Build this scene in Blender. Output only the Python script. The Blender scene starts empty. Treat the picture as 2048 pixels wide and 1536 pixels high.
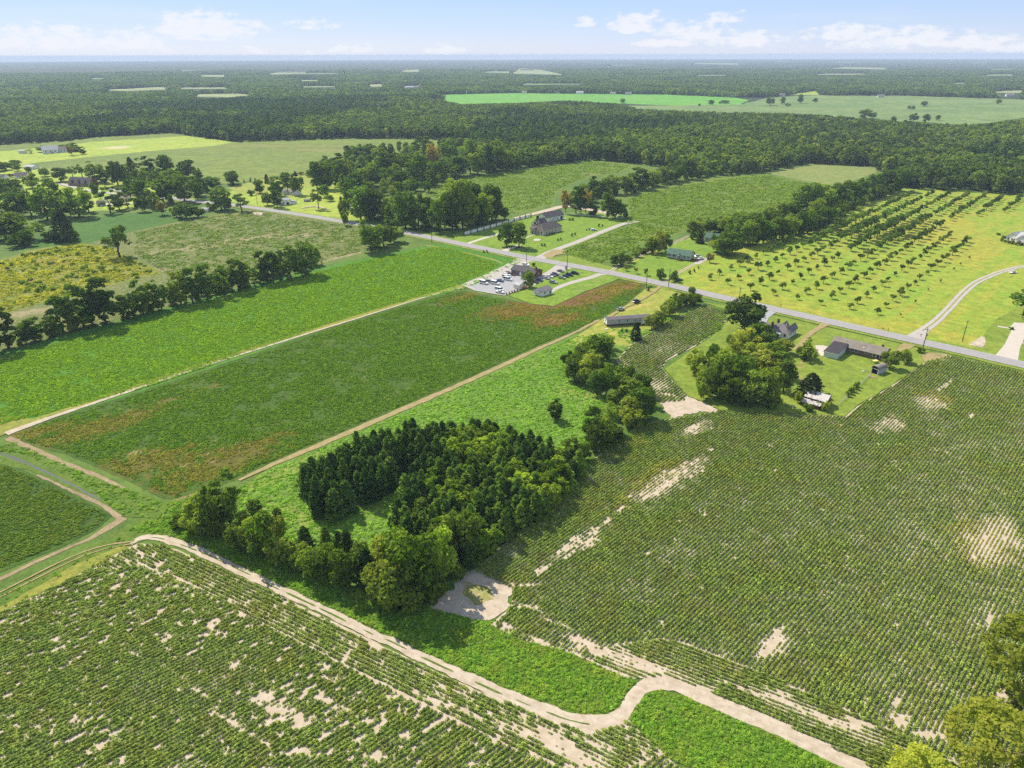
import bpy, math, random
import numpy as np
from mathutils import Vector, Matrix
from mathutils.geometry import tessellate_polygon

# ------------------------------------------------------------------ camera
sc = bpy.context.scene
COL = sc.collection
HC, FPX, HZ, RR = 120.0, 1422.0, 110.0, 0.0029     # camera height, focal length (px of the 2048 photo), flat horizon row, roll
PIT = math.atan((768 - HZ) / FPX)
CP, SP, CR, SR = math.cos(PIT), math.sin(PIT), math.cos(RR), math.sin(RR)
cam_d = bpy.data.cameras.new("camera")
cam = bpy.data.objects.new("camera", cam_d)
COL.objects.link(cam)
cam_d.sensor_width = 36.0
cam_d.lens = 36.0 * FPX / 2048.0
cam_d.clip_start, cam_d.clip_end = 1.0, 90000.0
_dn, _X, _fw = Vector((0, -SP, -CP)), Vector((1, 0, 0)), Vector((0, CP, -SP))
_r, _d = CR * _X + SR * _dn, -SR * _X + CR * _dn
M = Matrix((_r, -_d, -_fw)).transposed().to_4x4()
M.translation = (0, 0, HC)
cam.matrix_world = M
sc.camera = cam
sc.render.engine = 'CYCLES'
cy = sc.cycles
cy.use_denoising = False
try:
    cy.denoiser = 'OPENIMAGEDENOISE'
except Exception:
    pass
cy.max_bounces, cy.diffuse_bounces, cy.glossy_bounces = 6, 3, 2
cy.transmission_bounces, cy.volume_bounces, cy.transparent_max_bounces = 3, 0, 4
cy.use_light_tree = False
cy.sample_clamp_indirect = 4.0
cy.use_adaptive_sampling = False
sc.view_settings.view_transform = 'Standard'
sc.view_settings.look = 'None'
sc.view_settings.exposure = 0.55
sc.view_settings.gamma = 1.0
sc.view_settings.use_curve_mapping = False

def G(px, py, z=0.0):
    """ground point (at height z) seen at pixel px,py of the photograph: used to survey the place"""
    u, v = px - 1024.0, py - 768.0
    u, v = u * CR - v * SR, u * SR + v * CR
    dx, dy, dz = u, FPX * CP - v * SP, -FPX * SP - v * CP
    t = (HC - z) / -dz
    return (dx * t, dy * t)

def PX(x, y, z):
    zz = z - HC
    zc = y * CP - zz * SP
    u, v = FPX * x / zc, FPX * (-y * SP - zz * CP) / zc
    return u * CR + v * SR + 1024.0, -u * SR + v * CR + 768.0

def HT(px, py, ty):
    """height of a thing whose base is at px,py and whose top reaches row ty"""
    x, y = G(px, py)
    lo, hi = 0.0, 60.0
    for _ in range(40):
        m = (lo + hi) / 2
        if PX(x, y, m)[1] > ty: lo = m
        else: hi = m
    return lo

def mpp(px, py):
    """metres per photo pixel across the view at a ground point"""
    x, y = G(px, py)
    return (y * CP + HC * SP) / FPX

# ------------------------------------------------------------------ sky and sun
SUN_AZ, SUN_EL = math.radians(-40.0), math.radians(48.0)
W = bpy.data.worlds.new("World")
sc.world = W
W.use_nodes = True
nt = W.node_tree
nt.nodes.clear()
def wn(t, **k):
    n = nt.nodes.new(t)
    for a, b in k.items(): setattr(n, a, b)
    return n
def wl(a, b): nt.links.new(a, b)
def wmath(op, a, b=None, c=None, clamp=False):
    n = wn('ShaderNodeMath', operation=op); n.use_clamp = clamp
    for i, s in enumerate((a, b, c)):
        if s is None: continue
        if isinstance(s, (int, float)): n.inputs[i].default_value = s
        else: wl(s, n.inputs[i])
    return n.outputs[0]
out = wn('ShaderNodeOutputWorld'); bg = wn('ShaderNodeBackground')
sky = wn('ShaderNodeTexSky', sky_type='NISHITA')
sky.sun_disc = False
sky.sun_elevation, sky.sun_rotation = SUN_EL, SUN_AZ
sky.altitude, sky.air_density, sky.dust_density, sky.ozone_density = 0.0, 1.0, 0.2, 1.0
bg.inputs[1].default_value = 0.095
tc = wn('ShaderNodeTexCoord')
sx = wn('ShaderNodeSeparateXYZ'); wl(tc.outputs['Generated'], sx.inputs[0])
az_ = wmath('ARCTAN2', sx.outputs[0], sx.outputs[1])
el_ = wmath('ARCSINE', sx.outputs[2])
def px_dir(px, py):
    u, v = px - 1024.0, py - 768.0
    u, v = u * CR - v * SR, u * SR + v * CR
    d = Vector((u, FPX * CP - v * SP, -FPX * SP - v * CP)).normalized()
    return math.atan2(d.x, d.y), math.asin(d.z)
# small fair-weather cumulus: where each stands in the sky (photo pixel, half width, half height, amount)
CLOUDS = [(105, 72, 85, 20, 1.0), (20, 76, 50, 14, .9), (255, 78, 75, 17, 1.0), (400, 48, 95, 24, 1.1), (440, 68, 50, 12, .9), (330, 95, 30, 8, .6),
          (495, 52, 45, 15, .8), (625, 46, 50, 11, .7), (700, 97, 55, 9, .9), (890, 98, 50, 9, .9), (505, 99, 35, 7, .7), (615, 108, 22, 7, .7),
          (1170, 44, 24, 9, .9), (1265, 45, 55, 18, 1.1), (1310, 32, 30, 10, .7), (1330, 82, 60, 10, 1.0), (1380, 62, 75, 18, 1.0), (1490, 76, 75, 15, 1.05), (1455, 32, 45, 10, .8),
          (1700, 62, 75, 15, 1.0), (1830, 72, 85, 17, 1.05), (1960, 80, 80, 15, 1.0), (1750, 86, 120, 10, .6), (1615, 70, 40, 9, .6), (2060, 88, 70, 14, .9),
          (2260, 70, 110, 22, 1.0), (2600, 60, 120, 26, 1.0), (-160, 70, 110, 22, 1.0), (-420, 60, 110, 24, 1.0)]
cv = wn('ShaderNodeCombineXYZ'); wl(az_, cv.inputs[0]); wl(wmath('MULTIPLY', el_, 2.2), cv.inputs[1])
n1 = wn('ShaderNodeTexNoise'); wl(cv.outputs[0], n1.inputs['Vector']); n1.inputs['Scale'].default_value = 58; n1.inputs['Detail'].default_value = 7; n1.inputs['Roughness'].default_value = .58
mask = None
for (cx, cyy, rw, rh, am) in CLOUDS:
    a0, e0 = px_dir(cx, cyy)
    da = wmath('DIVIDE', wmath('SUBTRACT', az_, a0), rw / FPX * 1.05)
    de = wmath('SUBTRACT', el_, e0 - rh / FPX * .5)
    up = wmath('DIVIDE', wmath('MAXIMUM', de, 0.0), rh / FPX * 1.7)
    dnn = wmath('DIVIDE', wmath('MINIMUM', de, 0.0), rh / FPX * .6)
    q = wmath('ADD', wmath('MULTIPLY', da, da), wmath('ADD', wmath('MULTIPLY', up, up), wmath('MULTIPLY', dnn, dnn)))
    m_ = wmath('MULTIPLY', wmath('SUBTRACT', 1.0, q, clamp=True), am)
    mask = m_ if mask is None else wmath('MAXIMUM', mask, m_)
dens = wmath('ADD', wmath('MULTIPLY', mask, .72), wmath('MULTIPLY', wmath('SUBTRACT', n1.outputs['Fac'], .5), 2.3))
dens = wmath('MULTIPLY', dens, wmath('GREATER_THAN', mask, 0.001))
mr = wn('ShaderNodeMapRange', interpolation_type='SMOOTHSTEP'); wl(dens, mr.inputs[0]); mr.inputs[1].default_value = .1; mr.inputs[2].default_value = .72
# thin high veil everywhere (streaky cirrus), the same all round the sky
cv2 = wn('ShaderNodeCombineXYZ'); wl(wmath('MULTIPLY', az_, 4.0), cv2.inputs[0]); wl(wmath('MULTIPLY', el_, 30.0), cv2.inputs[1])
n2 = wn('ShaderNodeTexNoise'); wl(cv2.outputs[0], n2.inputs['Vector']); n2.inputs['Scale'].default_value = 1.3; n2.inputs['Detail'].default_value = 5
mr2 = wn('ShaderNodeMapRange', interpolation_type='SMOOTHSTEP'); wl(n2.outputs['Fac'], mr2.inputs[0]); mr2.inputs[1].default_value = .5; mr2.inputs[2].default_value = .85; mr2.inputs[4].default_value = .22
cl = wmath('MAXIMUM', wmath('MULTIPLY', mr.outputs[0], .85), mr2.outputs[0])
# clear air: paler at horizon, upper sky brightened to fill shade, same all round
gr_ = wn('ShaderNodeValToRGB'); wl(wmath('DIVIDE', el_, 1.2, clamp=True), gr_.inputs[0])
cr_ = gr_.color_ramp; cr_.elements[0].position = 0.0; cr_.elements[0].color = (.62, .70, .90, 1); cr_.elements[1].position = 1.0; cr_.elements[1].color = (.42, .52, .74, 1)
for p_, c_ in ((.025, (.48, .63, .93, 1)), (.07, (.32, .53, .93, 1)), (.3, (.40, .54, .84, 1))): cr_.elements.new(p_).color = c_
gm = wn('ShaderNodeMix', data_type='RGBA', blend_type='MULTIPLY'); gm.inputs[0].default_value = 1.0
wl(gr_.outputs[0], gm.inputs[6]); gm.inputs[7].default_value = (7.9, 7.9, 7.9, 1)
tint = wn('ShaderNodeMix', data_type='RGBA'); tint.inputs[0].default_value = .8
wl(sky.outputs[0], tint.inputs[6]); wl(gm.outputs[2], tint.inputs[7])
mx = wn('ShaderNodeMix', data_type='RGBA'); wl(cl, mx.inputs[0]); wl(tint.outputs[2], mx.inputs[6]); mx.inputs[7].default_value = (6.6, 6.7, 7.1, 1)
wl(mx.outputs[2], bg.inputs[0]); wl(bg.outputs[0], out.inputs[0])

sd = bpy.data.lights.new("sun", 'SUN')
sd.energy, sd.angle, sd.color = 4.8, math.radians(0.53), (1.0, 0.94, 0.82)
sun = bpy.data.objects.new("sun", sd)
COL.objects.link(sun)
sv = Vector((math.sin(SUN_AZ) * math.cos(SUN_EL), math.cos(SUN_AZ) * math.cos(SUN_EL), math.sin(SUN_EL)))
sun.rotation_euler = sv.to_track_quat('Z', 'Y').to_euler()
sun.location = (0, 0, 300)

# ------------------------------------------------------------------ small helpers
rng = np.random.default_rng(7)
def lin(r, g, b):
    f = lambda c: (c / 255 / 12.92) if c <= 10 else ((c / 255 + .055) / 1.055) ** 2.4
    return (f(r), f(g), f(b), 1.0)

def _hash(ix, iy, s):
    h = (ix.astype(np.int64) * 374761393 + iy.astype(np.int64) * 668265263 + s * 1274126177) & 0xffffffff
    h = ((h ^ (h >> 13)) * 1274126177) & 0xffffffff
    return ((h ^ (h >> 16)) & 0xffff) / 65535.0
def vnoise(x, y, s=0):
    x, y = np.asarray(x, float), np.asarray(y, float)
    ix, iy = np.floor(x), np.floor(y)
    fx, fy = x - ix, y - iy
    fx, fy = fx * fx * (3 - 2 * fx), fy * fy * (3 - 2 * fy)
    a, b, c, d = _hash(ix, iy, s), _hash(ix + 1, iy, s), _hash(ix, iy + 1, s), _hash(ix + 1, iy + 1, s)
    return (a * (1 - fx) + b * fx) * (1 - fy) + (c * (1 - fx) + d * fx) * fy
def fbm(x, y, s=0, o=3):
    t, a, n = 0.0, 1.0, 0.0
    for k in range(o):
        t = t + a * vnoise(x * 2 ** k, y * 2 ** k, s + k); n += a; a *= .5
    return t / n
def inside(poly, x, y):
    x, y = np.asarray(x, float), np.asarray(y, float)
    r = np.zeros(x.shape, bool)
    n = len(poly)
    for i in range(n):
        (x0, y0), (x1, y1) = poly[i], poly[(i + 1) % n]
        if y0 == y1: continue
        c = ((y0 > y) != (y1 > y)) & (x < (x1 - x0) * (y - y0) / (y1 - y0) + x0)
        r ^= c
    return r

def link(o, parent=None):
    COL.objects.link(o)
    if parent is not None: o.parent = parent
    return o
def tag(o, label=None, cat=None, group=None, kind=None):
    for k, v in (('label', label), ('category', cat), ('group', group), ('kind', kind)):
        if v: o[k] = v
    return o
def empty(name, loc, rz=0.0, label=None, cat=None, group=None):
    o = bpy.data.objects.new(name, None)
    o.empty_display_size = .5
    link(o); o.location = loc; o.rotation_euler = (0, 0, rz)
    return tag(o, label, cat, group)
def mesh(name, v, f, mats, mi=None, smooth=False):
    me = bpy.data.meshes.new(name)
    v = np.asarray(v, np.float32).reshape(-1, 3)
    if isinstance(f, np.ndarray):
        k = f.shape[1]
        me.vertices.add(len(v)); me.vertices.foreach_set('co', v.ravel())
        me.loops.add(f.size); me.loops.foreach_set('vertex_index', f.astype(np.int32).ravel())
        me.polygons.add(len(f)); me.polygons.foreach_set('loop_start', np.arange(0, f.size, k, dtype=np.int32))
        me.update(calc_edges=True)
    else:
        me.from_pydata([tuple(map(float, q)) for q in v], [], f)
    for m in (mats if isinstance(mats, (list, tuple)) else [mats]): me.materials.append(m)
    if mi is not None: me.polygons.foreach_set('material_index', np.asarray(mi, np.int32))
    if smooth: me.polygons.foreach_set('use_smooth', np.ones(len(me.polygons), bool))
    me.update()
    return me
def obj(name, me, parent=None):
    return link(bpy.data.objects.new(name, me), parent)

class MB:
    """collects boxes, prisms and tubes into one mesh"""
    def __init__(s): s.v, s.f = [], []
    def add(s, v, f):
        b = len(s.v); s.v += [tuple(q) for q in v]; s.f += [tuple(i + b for i in q) for q in f]; return s
    def box(s, x0, x1, y0, y1, z0, z1):
        v = [(x, y, z) for z in (z0, z1) for x, y in ((x0, y0), (x1, y0), (x1, y1), (x0, y1))]
        return s.add(v, [(0, 3, 2, 1), (4, 5, 6, 7), (0, 1, 5, 4), (1, 2, 6, 5), (2, 3, 7, 6), (3, 0, 4, 7)])
    def slab(s, quad, t):
        """a sheet of thickness t under four corner points"""
        v = [tuple(q) for q in quad] + [(q[0], q[1], q[2] - t) for q in quad]
        return s.add(v, [(0, 1, 2, 3), (7, 6, 5, 4), (0, 4, 5, 1), (1, 5, 6, 2), (2, 6, 7, 3), (3, 7, 4, 0)])
    def prism(s, prof, x0, x1):
        """profile in (y, z) swept along x"""
        n = len(prof)
        v = [(x0, y, z) for y, z in prof] + [(x1, y, z) for y, z in prof]
        f = [tuple(range(n - 1, -1, -1)), tuple(range(n, 2 * n))]
        f += [(i, (i + 1) % n, n + (i + 1) % n, n + i) for i in range(n)]
        return s.add(v, f)
    def prismy(s, prof, y0, y1):
        n = len(prof)
        v = [(x, y0, z) for x, z in prof] + [(x, y1, z) for x, z in prof]
        f = [tuple(range(n)), tuple(range(2 * n - 1, n - 1, -1))]
        f += [((i + 1) % n, i, n + i, n + (i + 1) % n) for i in range(n)]
        return s.add(v, f)
    def tube(s, p0, p1, r0, r1, n=8):
        p0, p1 = Vector(p0), Vector(p1)
        q = (p1 - p0).to_track_quat('Z', 'Y')
        v = []
        for p, r in ((p0, r0), (p1, r1)):
            for i in range(n):
                a = 2 * math.pi * i / n
                v.append(p + q @ Vector((r * math.cos(a), r * math.sin(a), 0)))
        f = [tuple(range(n - 1, -1, -1)), tuple(range(n, 2 * n))] + [(i, (i + 1) % n, n + (i + 1) % n, n + i) for i in range(n)]
        return s.add(v, f)
    def build(s, name, mat, parent=None, smooth=False):
        return obj(name, mesh(name, s.v, s.f, mat, smooth=smooth), parent)

# ------------------------------------------------------------------ materials
class NT:
    def __init__(s, name):
        s.m = bpy.data.materials.new(name); s.m.use_nodes = True
        s.t = s.m.node_tree; s.b = s.t.nodes['Principled BSDF']; s.o = s.t.nodes['Material Output']
        s.b.inputs['Roughness'].default_value = .9
        s.b.inputs['Specular IOR Level'].default_value = .15
        s._pos = None
    def n(s, t, **k):
        q = s.t.nodes.new(t)
        for a, b in k.items(): setattr(q, a, b)
        return q
    def l(s, a, b): s.t.links.new(a, b)
    def put(s, sock, val):
        if isinstance(val, (int, float, tuple)): sock.default_value = val
        else: s.l(val, sock)
    def pos(s):
        if s._pos is None: s._pos = s.n('ShaderNodeNewGeometry')
        return s._pos.outputs['Position']
    def along(s, az, la, lp):
        """coordinates running along a field direction (metres per unit la along, lp across)"""
        q = s.n('ShaderNodeMapping', vector_type='TEXTURE'); s.l(s.pos(), q.inputs[0])
        q.inputs[2].default_value = (0, 0, math.radians(90 - az)); q.inputs[3].default_value = (la, lp, max(la, lp))
        return q.outputs[0]
    def noise(s, size, detail=3, rough=.55, vec=None, dist=0.0):
        q = s.n('ShaderNodeTexNoise'); s.l(vec if vec is not None else s.pos(), q.inputs['Vector'])
        q.inputs['Scale'].default_value = 1.0 / size; q.inputs['Detail'].default_value = detail
        q.inputs['Roughness'].default_value = rough; q.inputs['Distortion'].default_value = dist
        return q.outputs['Fac']
    def rng(s, v, a, b, c=0.0, d=1.0, smooth=True):
        q = s.n('ShaderNodeMapRange'); q.interpolation_type = 'SMOOTHSTEP' if smooth else 'LINEAR'
        s.l(v, q.inputs[0])
        for i, k in enumerate((a, b, c, d)): q.inputs[i + 1].default_value = k
        return q.outputs[0]
    def math(s, op, a, b=None):
        q = s.n('ShaderNodeMath', operation=op); s.put(q.inputs[0], a)
        if b is not None: s.put(q.inputs[1], b)
        return q.outputs[0]
    def mix(s, f, a, b, mode='MIX'):
        q = s.n('ShaderNodeMix', data_type='RGBA', blend_type=mode)
        s.put(q.inputs[0], f); s.put(q.inputs[6], a); s.put(q.inputs[7], b)
        return q.outputs[2]
    def blob(s, ells, rag=.6, size=5.0):
        """1 inside any of the ragged ellipses (x, y, half length, half width, azimuth)"""
        nz = s.math('MULTIPLY', s.math('SUBTRACT', s.noise(size, 5), .5), rag * 2)
        d = None
        for (x, y, la, lp, az) in ells:
            q = s.n('ShaderNodeMapping', vector_type='TEXTURE'); s.l(s.pos(), q.inputs[0])
            q.inputs[1].default_value = (x, y, 0); q.inputs[2].default_value = (0, 0, math.radians(90 - az)); q.inputs[3].default_value = (la, lp, 1e3)
            ln = s.n('ShaderNodeVectorMath', operation='LENGTH'); s.l(q.outputs[0], ln.inputs[0])
            d = ln.outputs['Value'] if d is None else s.math('MINIMUM', d, ln.outputs['Value'])
        return s.rng(s.math('ADD', d, nz), 1.15, .45)
    def bump(s, h, strength, dist):
        q = s.n('ShaderNodeBump'); q.inputs['Strength'].default_value = strength; q.inputs['Distance'].default_value = dist
        s.l(h, q.inputs['Height']); s.l(q.outputs[0], s.b.inputs['Normal'])
    def col(s, c): s.put(s.b.inputs['Base Color'], c); return s.m

def mat_plain(name, c, rough=.8, spec=.3, var=.12, size=1.2, metal=0.0):
    t = NT(name); t.b.inputs['Roughness'].default_value = rough; t.b.inputs['Specular IOR Level'].default_value = spec
    t.b.inputs['Metallic'].default_value = metal
    c = tuple(min(.84, q * 1.3) for q in c[:3])
    d = tuple(q * (1 - var) for q in c[:3]) + (1,); e = tuple(min(1, q * (1 + var)) for q in c[:3]) + (1,)
    oc = t.n('ShaderNodeTexCoord').outputs['Object']
    return t.col(t.mix(t.rng(t.noise(size, 4, .65, vec=oc), .3, .7), d, e))

def mat_ground(name, c0, c1, c2, az=41, big=28, mid=5, fine=.6, streak=(60, 2.2, .5), patches=(), bump=(.6, .25), speck=None):
    """vegetated ground: large drifts, drill-row streaks, clumps and a fine leafy grain"""
    t = NT(name)
    c = t.mix(t.rng(t.noise(big, 4, .6), .34, .66), c0, c1)
    if streak:
        s_ = t.noise(1.0, 4, .65, vec=t.along(az, streak[0], streak[1]))
        c = t.mix(t.math('MULTIPLY', t.rng(s_, .45, .72), streak[2]), c, c2)
    for (pc, ells, rag, size, amt) in patches:
        c = t.mix(t.math('MULTIPLY', t.blob(ells, rag, size), amt), c, pc)
    m_ = t.noise(mid, 5, .7); fn = t.noise(fine, 3, .7)
    g = t.math('ADD', t.math('MULTIPLY', m_, .5), t.math('MULTIPLY', fn, .5))
    c = t.mix(1.0, c, t.mix(t.rng(g, .33, .67), (.62, .62, .6, 1), (1.32, 1.3, 1.25, 1)), 'MULTIPLY')
    if speck:
        sz, lo, sc_ = speck
        sp = t.rng(t.noise(sz, 4, .7, vec=t.along(az, 1.8, .8)), lo, lo + .08)
        c = t.mix(sp, c, sc_)
    if bump: t.bump(g, bump[0], bump[1])
    return t.col(c)

def mat_sand(name, c0, c1, c2, az=120, bump=.25):
    t = NT(name)
    a = t.noise(1.0, 4, .6, vec=t.along(az, 7, .45)); b = t.noise(2.2, 5, .65)
    c = t.mix(t.rng(b, .3, .7), c0, c1)
    c = t.mix(t.math('MULTIPLY', t.rng(a, .5, .75), .6), c, c2)
    f_ = t.noise(.35, 3, .7)
    c = t.mix(1.0, c, t.mix(f_, (.8, .8, .8, 1), (1.18, 1.18, 1.18, 1)), 'MULTIPLY')
    t.bump(t.math('ADD', f_, b), bump, .1)
    return t.col(c)

LEAF_GAIN = 3.0
def mat_leaf(name, dark, light, alt, trans=.35, alt_amt=.25, drift=None):
    """leaves: every leaf cluster and every plant a little different, light shines through them"""
    t = NT(name)
    t.t.nodes.remove(t.b)
    geo = t.n('ShaderNodeNewGeometry'); oi = t.n('ShaderNodeObjectInfo')
    gn = lambda q: tuple(min(.8, v * LEAF_GAIN * w) for v, w in zip(q[:3], (1.02, 1.0, .8))) + (1,)
    dark, light, alt = gn(dark), gn(light), gn(alt)
    if drift: drift = [(gn(q[0]),) + tuple(q[1:]) for q in drift]
    c = t.mix(geo.outputs['Random Per Island'], dark, light)
    c = t.mix(t.math('MULTIPLY', t.rng(oi.outputs['Random'], .35, 1.0), alt_amt), c, alt)
    if drift:
        for (dc, ells, rag, size, amt) in drift:
            c = t.mix(t.math('MULTIPLY', t.blob(ells, rag, size) if ells else t.rng(t.noise(size, 4, .6), .46, .66), amt), c, dc)
    c = t.mix(1.0, c, oi.outputs['Color'], 'MULTIPLY')
    vr = t.rng(oi.outputs['Random'], 0, 1, .72, 1.28, False)
    c = t.mix(1.0, c, vr, 'MULTIPLY')
    d = t.n('ShaderNodeBsdfDiffuse'); e = t.n('ShaderNodeBsdfTranslucent')
    t.l(c, d.inputs[0])
    t.l(t.mix(1.0, c, (1.05, 1.3, .5, 1), 'MULTIPLY'), e.inputs[0])
    x = t.n('ShaderNodeMixShader'); x.inputs[0].default_value = trans + .1
    t.l(d.outputs[0], x.inputs[1]); t.l(e.outputs[0], x.inputs[2]); t.l(x.outputs[0], t.o.inputs[0])
    return t.m
ORD = ['first', 'second', 'third', 'fourth', 'fifth', 'sixth', 'seventh', 'eighth', 'ninth', 'tenth', 'eleventh', 'twelfth', 'thirteenth', 'fourteenth', 'fifteenth',
       'sixteenth', 'seventeenth', 'eighteenth', 'nineteenth', 'twentieth', 'twenty-first', 'twenty-second', 'twenty-third', 'twenty-fourth', 'twenty-fifth', 'twenty-sixth', 'twenty-seventh', 'twenty-eighth', 'twenty-ninth', 'thirtieth']

TENS = {20: 'twenty', 30: 'thirty', 40: 'forty', 50: 'fifty', 60: 'sixty', 70: 'seventy', 80: 'eighty', 90: 'ninety'}
def ordinal(i):
    n = i + 1
    if i < len(ORD): return ORD[i]
    if n >= 100: return 'hundredth' if n == 100 else 'hundred-and-' + ordinal(n - 101)
    t, u_ = n // 10 * 10, n % 10
    return TENS[t] + '-' + ORD[u_ - 1] if u_ else TENS[t][:-1] + 'ieth'
# ------------------------------------------------------------------ ground
def S(r, g, b, k=.8):
    """base colour that shows as about r,g,b in full sun"""
    c = lin(r, g, b); k *= .8; m = .3 * c[0] + .6 * c[1] + .1 * c[2]
    return tuple((m + (q - m) * .97) * k * w for q, w in zip(c[:3], (1.05, 1.0, .9))) + (1,)
def E(px, py, la, lp, az=41): return G(px, py) + (la, lp, az)

PIECES = []          # (world polygon, z) of every laid sheet
_z = [0.0]
_far = [0.0]
def gz(x, y):
    z = 0.0
    for poly, zz, bb in PIECES:
        if bb[0] <= x <= bb[2] and bb[1] <= y <= bb[3] and zz > z and inside(poly, np.array([x]), np.array([y]))[0]: z = zz
    return z
def lay(name, w, m, dz=.004, kind='structure'):
    if dz > .03: _far[0] += .06; z = _far[0]      # sheets far away lie a little higher above one another
    else: _z[0] += min(dz, .004); z = _z[0]
    tri = tessellate_polygon([[Vector((x, y, 0)) for x, y in w]])
    o = obj(name, mesh(name, [(x, y, z) for x, y in w], [tuple(t) for t in tri], m))
    me = o.data
    if sum(p.normal.z * p.area for p in me.polygons) < 0: me.flip_normals()
    xs, ys = [q[0] for q in w], [q[1] for q in w]
    PIECES.append((w, z, (min(xs), min(ys), max(xs), max(ys))))
    tag(o, kind=kind)
    return o
def ragged(w, jit, seg=None, s=0):
    r = []
    n = len(w)
    for i in range(n):
        (x0, y0), (x1, y1) = w[i], w[(i + 1) % n]
        L = math.hypot(x1 - x0, y1 - y0)
        sg = seg or max(1.2, .008 * math.hypot((x0 + x1) / 2, (y0 + y1) / 2))
        k = max(1, min(220, int(L / sg)))
        nx, ny = -(y1 - y0) / (L + 1e-9), (x1 - x0) / (L + 1e-9)
        for j in range(k):
            t = j / k
            x, y = x0 + (x1 - x0) * t, y0 + (y1 - y0) * t
            q = (float(fbm(x / (2.2 * sg), y / (2.2 * sg), 11 + s, 3)) - .5) * 2 * jit
            r.append((x + nx * q, y + ny * q))
    return r
def area(name, pts, m, jit=.5, dz=.004, seg=None):
    return lay(name, ragged([G(*p) for p in pts], jit, seg), m, dz)
def crom(P, step):
    P = [Vector((p[0], p[1])) for p in P]
    P = [P[0] * 2 - P[1]] + P + [P[-1] * 2 - P[-2]]
    r, tt = [], []
    for i in range(1, len(P) - 2):
        a, b, c, d = P[i - 1:i + 3]
        k = max(1, int((c - b).length / step))
        for j in range(k):
            t = j / k
            r.append(.5 * ((2 * b) + (c - a) * t + (2 * a - 5 * b + 4 * c - d) * t * t + (3 * b - a - 3 * c + d) * t ** 3)); tt.append(i - 1 + t)
    r.append(P[-2]); tt.append(len(P) - 3)
    return r, tt
def ribbon(P, width, jit=.15, step=2.0, off=0.0):
    """outline of a strip of given width (number or one per point) along a smooth path"""
    r, tt = crom(P, step)
    L, R = [], []
    for i, p in enumerate(r):
        t = (r[min(i + 1, len(r) - 1)] - r[max(i - 1, 0)]).normalized()
        n = Vector((-t.y, t.x))
        wd = width if isinstance(width, (int, float)) else float(np.interp(tt[i], range(len(width)), width))
        j1 = (float(fbm(p.x / 2.5, p.y / 2.5, 5)) - .5) * 2 * jit; j2 = (float(fbm(p.x / 2.5 + 77, p.y / 2.5, 6)) - .5) * 2 * jit
        L.append(tuple(p + n * (off + wd / 2 + j1))); R.append(tuple(p + n * (off - wd / 2 + j2)))
    return R + L[::-1]
def strip(name, pts, width, m, jit=.15, step=2.0, off=0.0, dz=.004, world=False):
    return lay(name, ribbon(pts if world else [G(*p) for p in pts], width, jit, step, off), m, dz)

SAND0, SAND1, SAND2 = S(222, 208, 190), S(204, 186, 164), S(238, 228, 214)
M_base = mat_ground('meadow_ground', S(96, 130, 50), S(112, 140, 56), S(80, 112, 46), big=60, mid=7, fine=.9, streak=None)
M_dist = mat_ground('far_ground', S(52, 70, 34), S(62, 80, 40), S(46, 62, 30), big=180, mid=40, fine=9, streak=None, bump=None)
M_soy = mat_ground('soybean_green', S(80, 140, 26), S(96, 152, 30), S(66, 122, 24), az=39, big=45, mid=3.2, fine=.55, streak=(55, 1.6, .6), bump=(.9, .3), patches=[
    (S(140, 168, 62), [E(660, 580, 14, 4, 37), E(480, 655, 9, 3, 37), E(600, 632, 10, 2, 37)], .9, 5, .6),
    (S(196, 190, 130), [E(195, 744, 5, 1.4, 45), E(440, 672, 4, 1, 40)], .8, 2.5, .85)])
M_dark = mat_ground('dark_bean_field', S(70, 108, 28), S(82, 116, 34), S(108, 112, 42), az=40, big=30, mid=3, fine=.5, streak=(46, 1.2, .6), bump=(.9, .3), speck=(1.5, .63, S(184, 156, 100)), patches=[
    (S(134, 112, 52), [E(300, 925, 20, 10, 70), E(430, 935, 22, 9, 45), E(70, 865, 16, 5, 60), E(200, 855, 24, 8, 45), E(480, 905, 20, 7, 45), E(190, 950, 24, 3, 118), E(370, 1000, 6, 2.5, 60), E(300, 815, 34, 4, 41), E(940, 590, 24, 5, 45)], 1.7, 4, .55),
    (S(140, 98, 62), [E(1180, 592, 40, 14, 45), E(1050, 618, 30, 14, 60), E(1110, 640, 18, 10, 60), E(1240, 575, 20, 10, 60), E(190, 945, 22, 2, 118)], 1.1, 6, .8),
    (S(190, 164, 124), [E(1228, 583, 12, 5, 45), E(400, 925, 7, 2.6, 50), E(290, 905, 6, 2.6, 80), E(440, 900, 9, 2, 44), E(60, 872, 6, 2.4, 60), E(360, 1000, 4, 1.5, 60), E(1110, 640, 5, 3, 60)], 1.6, 1.6, .7)])
M_left = mat_ground('lower_bean_field', S(66, 104, 28), S(78, 116, 34), S(100, 100, 40), az=60, big=30, mid=2.6, fine=.45, streak=(30, 1.4, .5), bump=(.9, .3), patches=[
    (S(160, 130, 82), [E(100, 1065, 5, .6, 140), E(130, 1060, 5, .5, 140), E(150, 1052, 2.5, .5, 140), E(20, 1000, 3, 1, 120), E(90, 1080, 3, .4, 130)], .8, 1.6, .7)])
M_vine = mat_ground('vine_meadow', S(108, 150, 52), S(126, 160, 62), S(98, 138, 48), big=22, mid=2.6, fine=.8, streak=(40, 5, .4), bump=(1.0, .4), patches=[
    (S(158, 168, 80), [E(1170, 790, 16, 5, 110), E(1215, 800, 12, 4, 90), E(560, 950, 30, 4, 41), E(690, 1000, 20, 3, 120), E(580, 1030, 15, 4, 120)], .9, 4, .6)])
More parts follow.
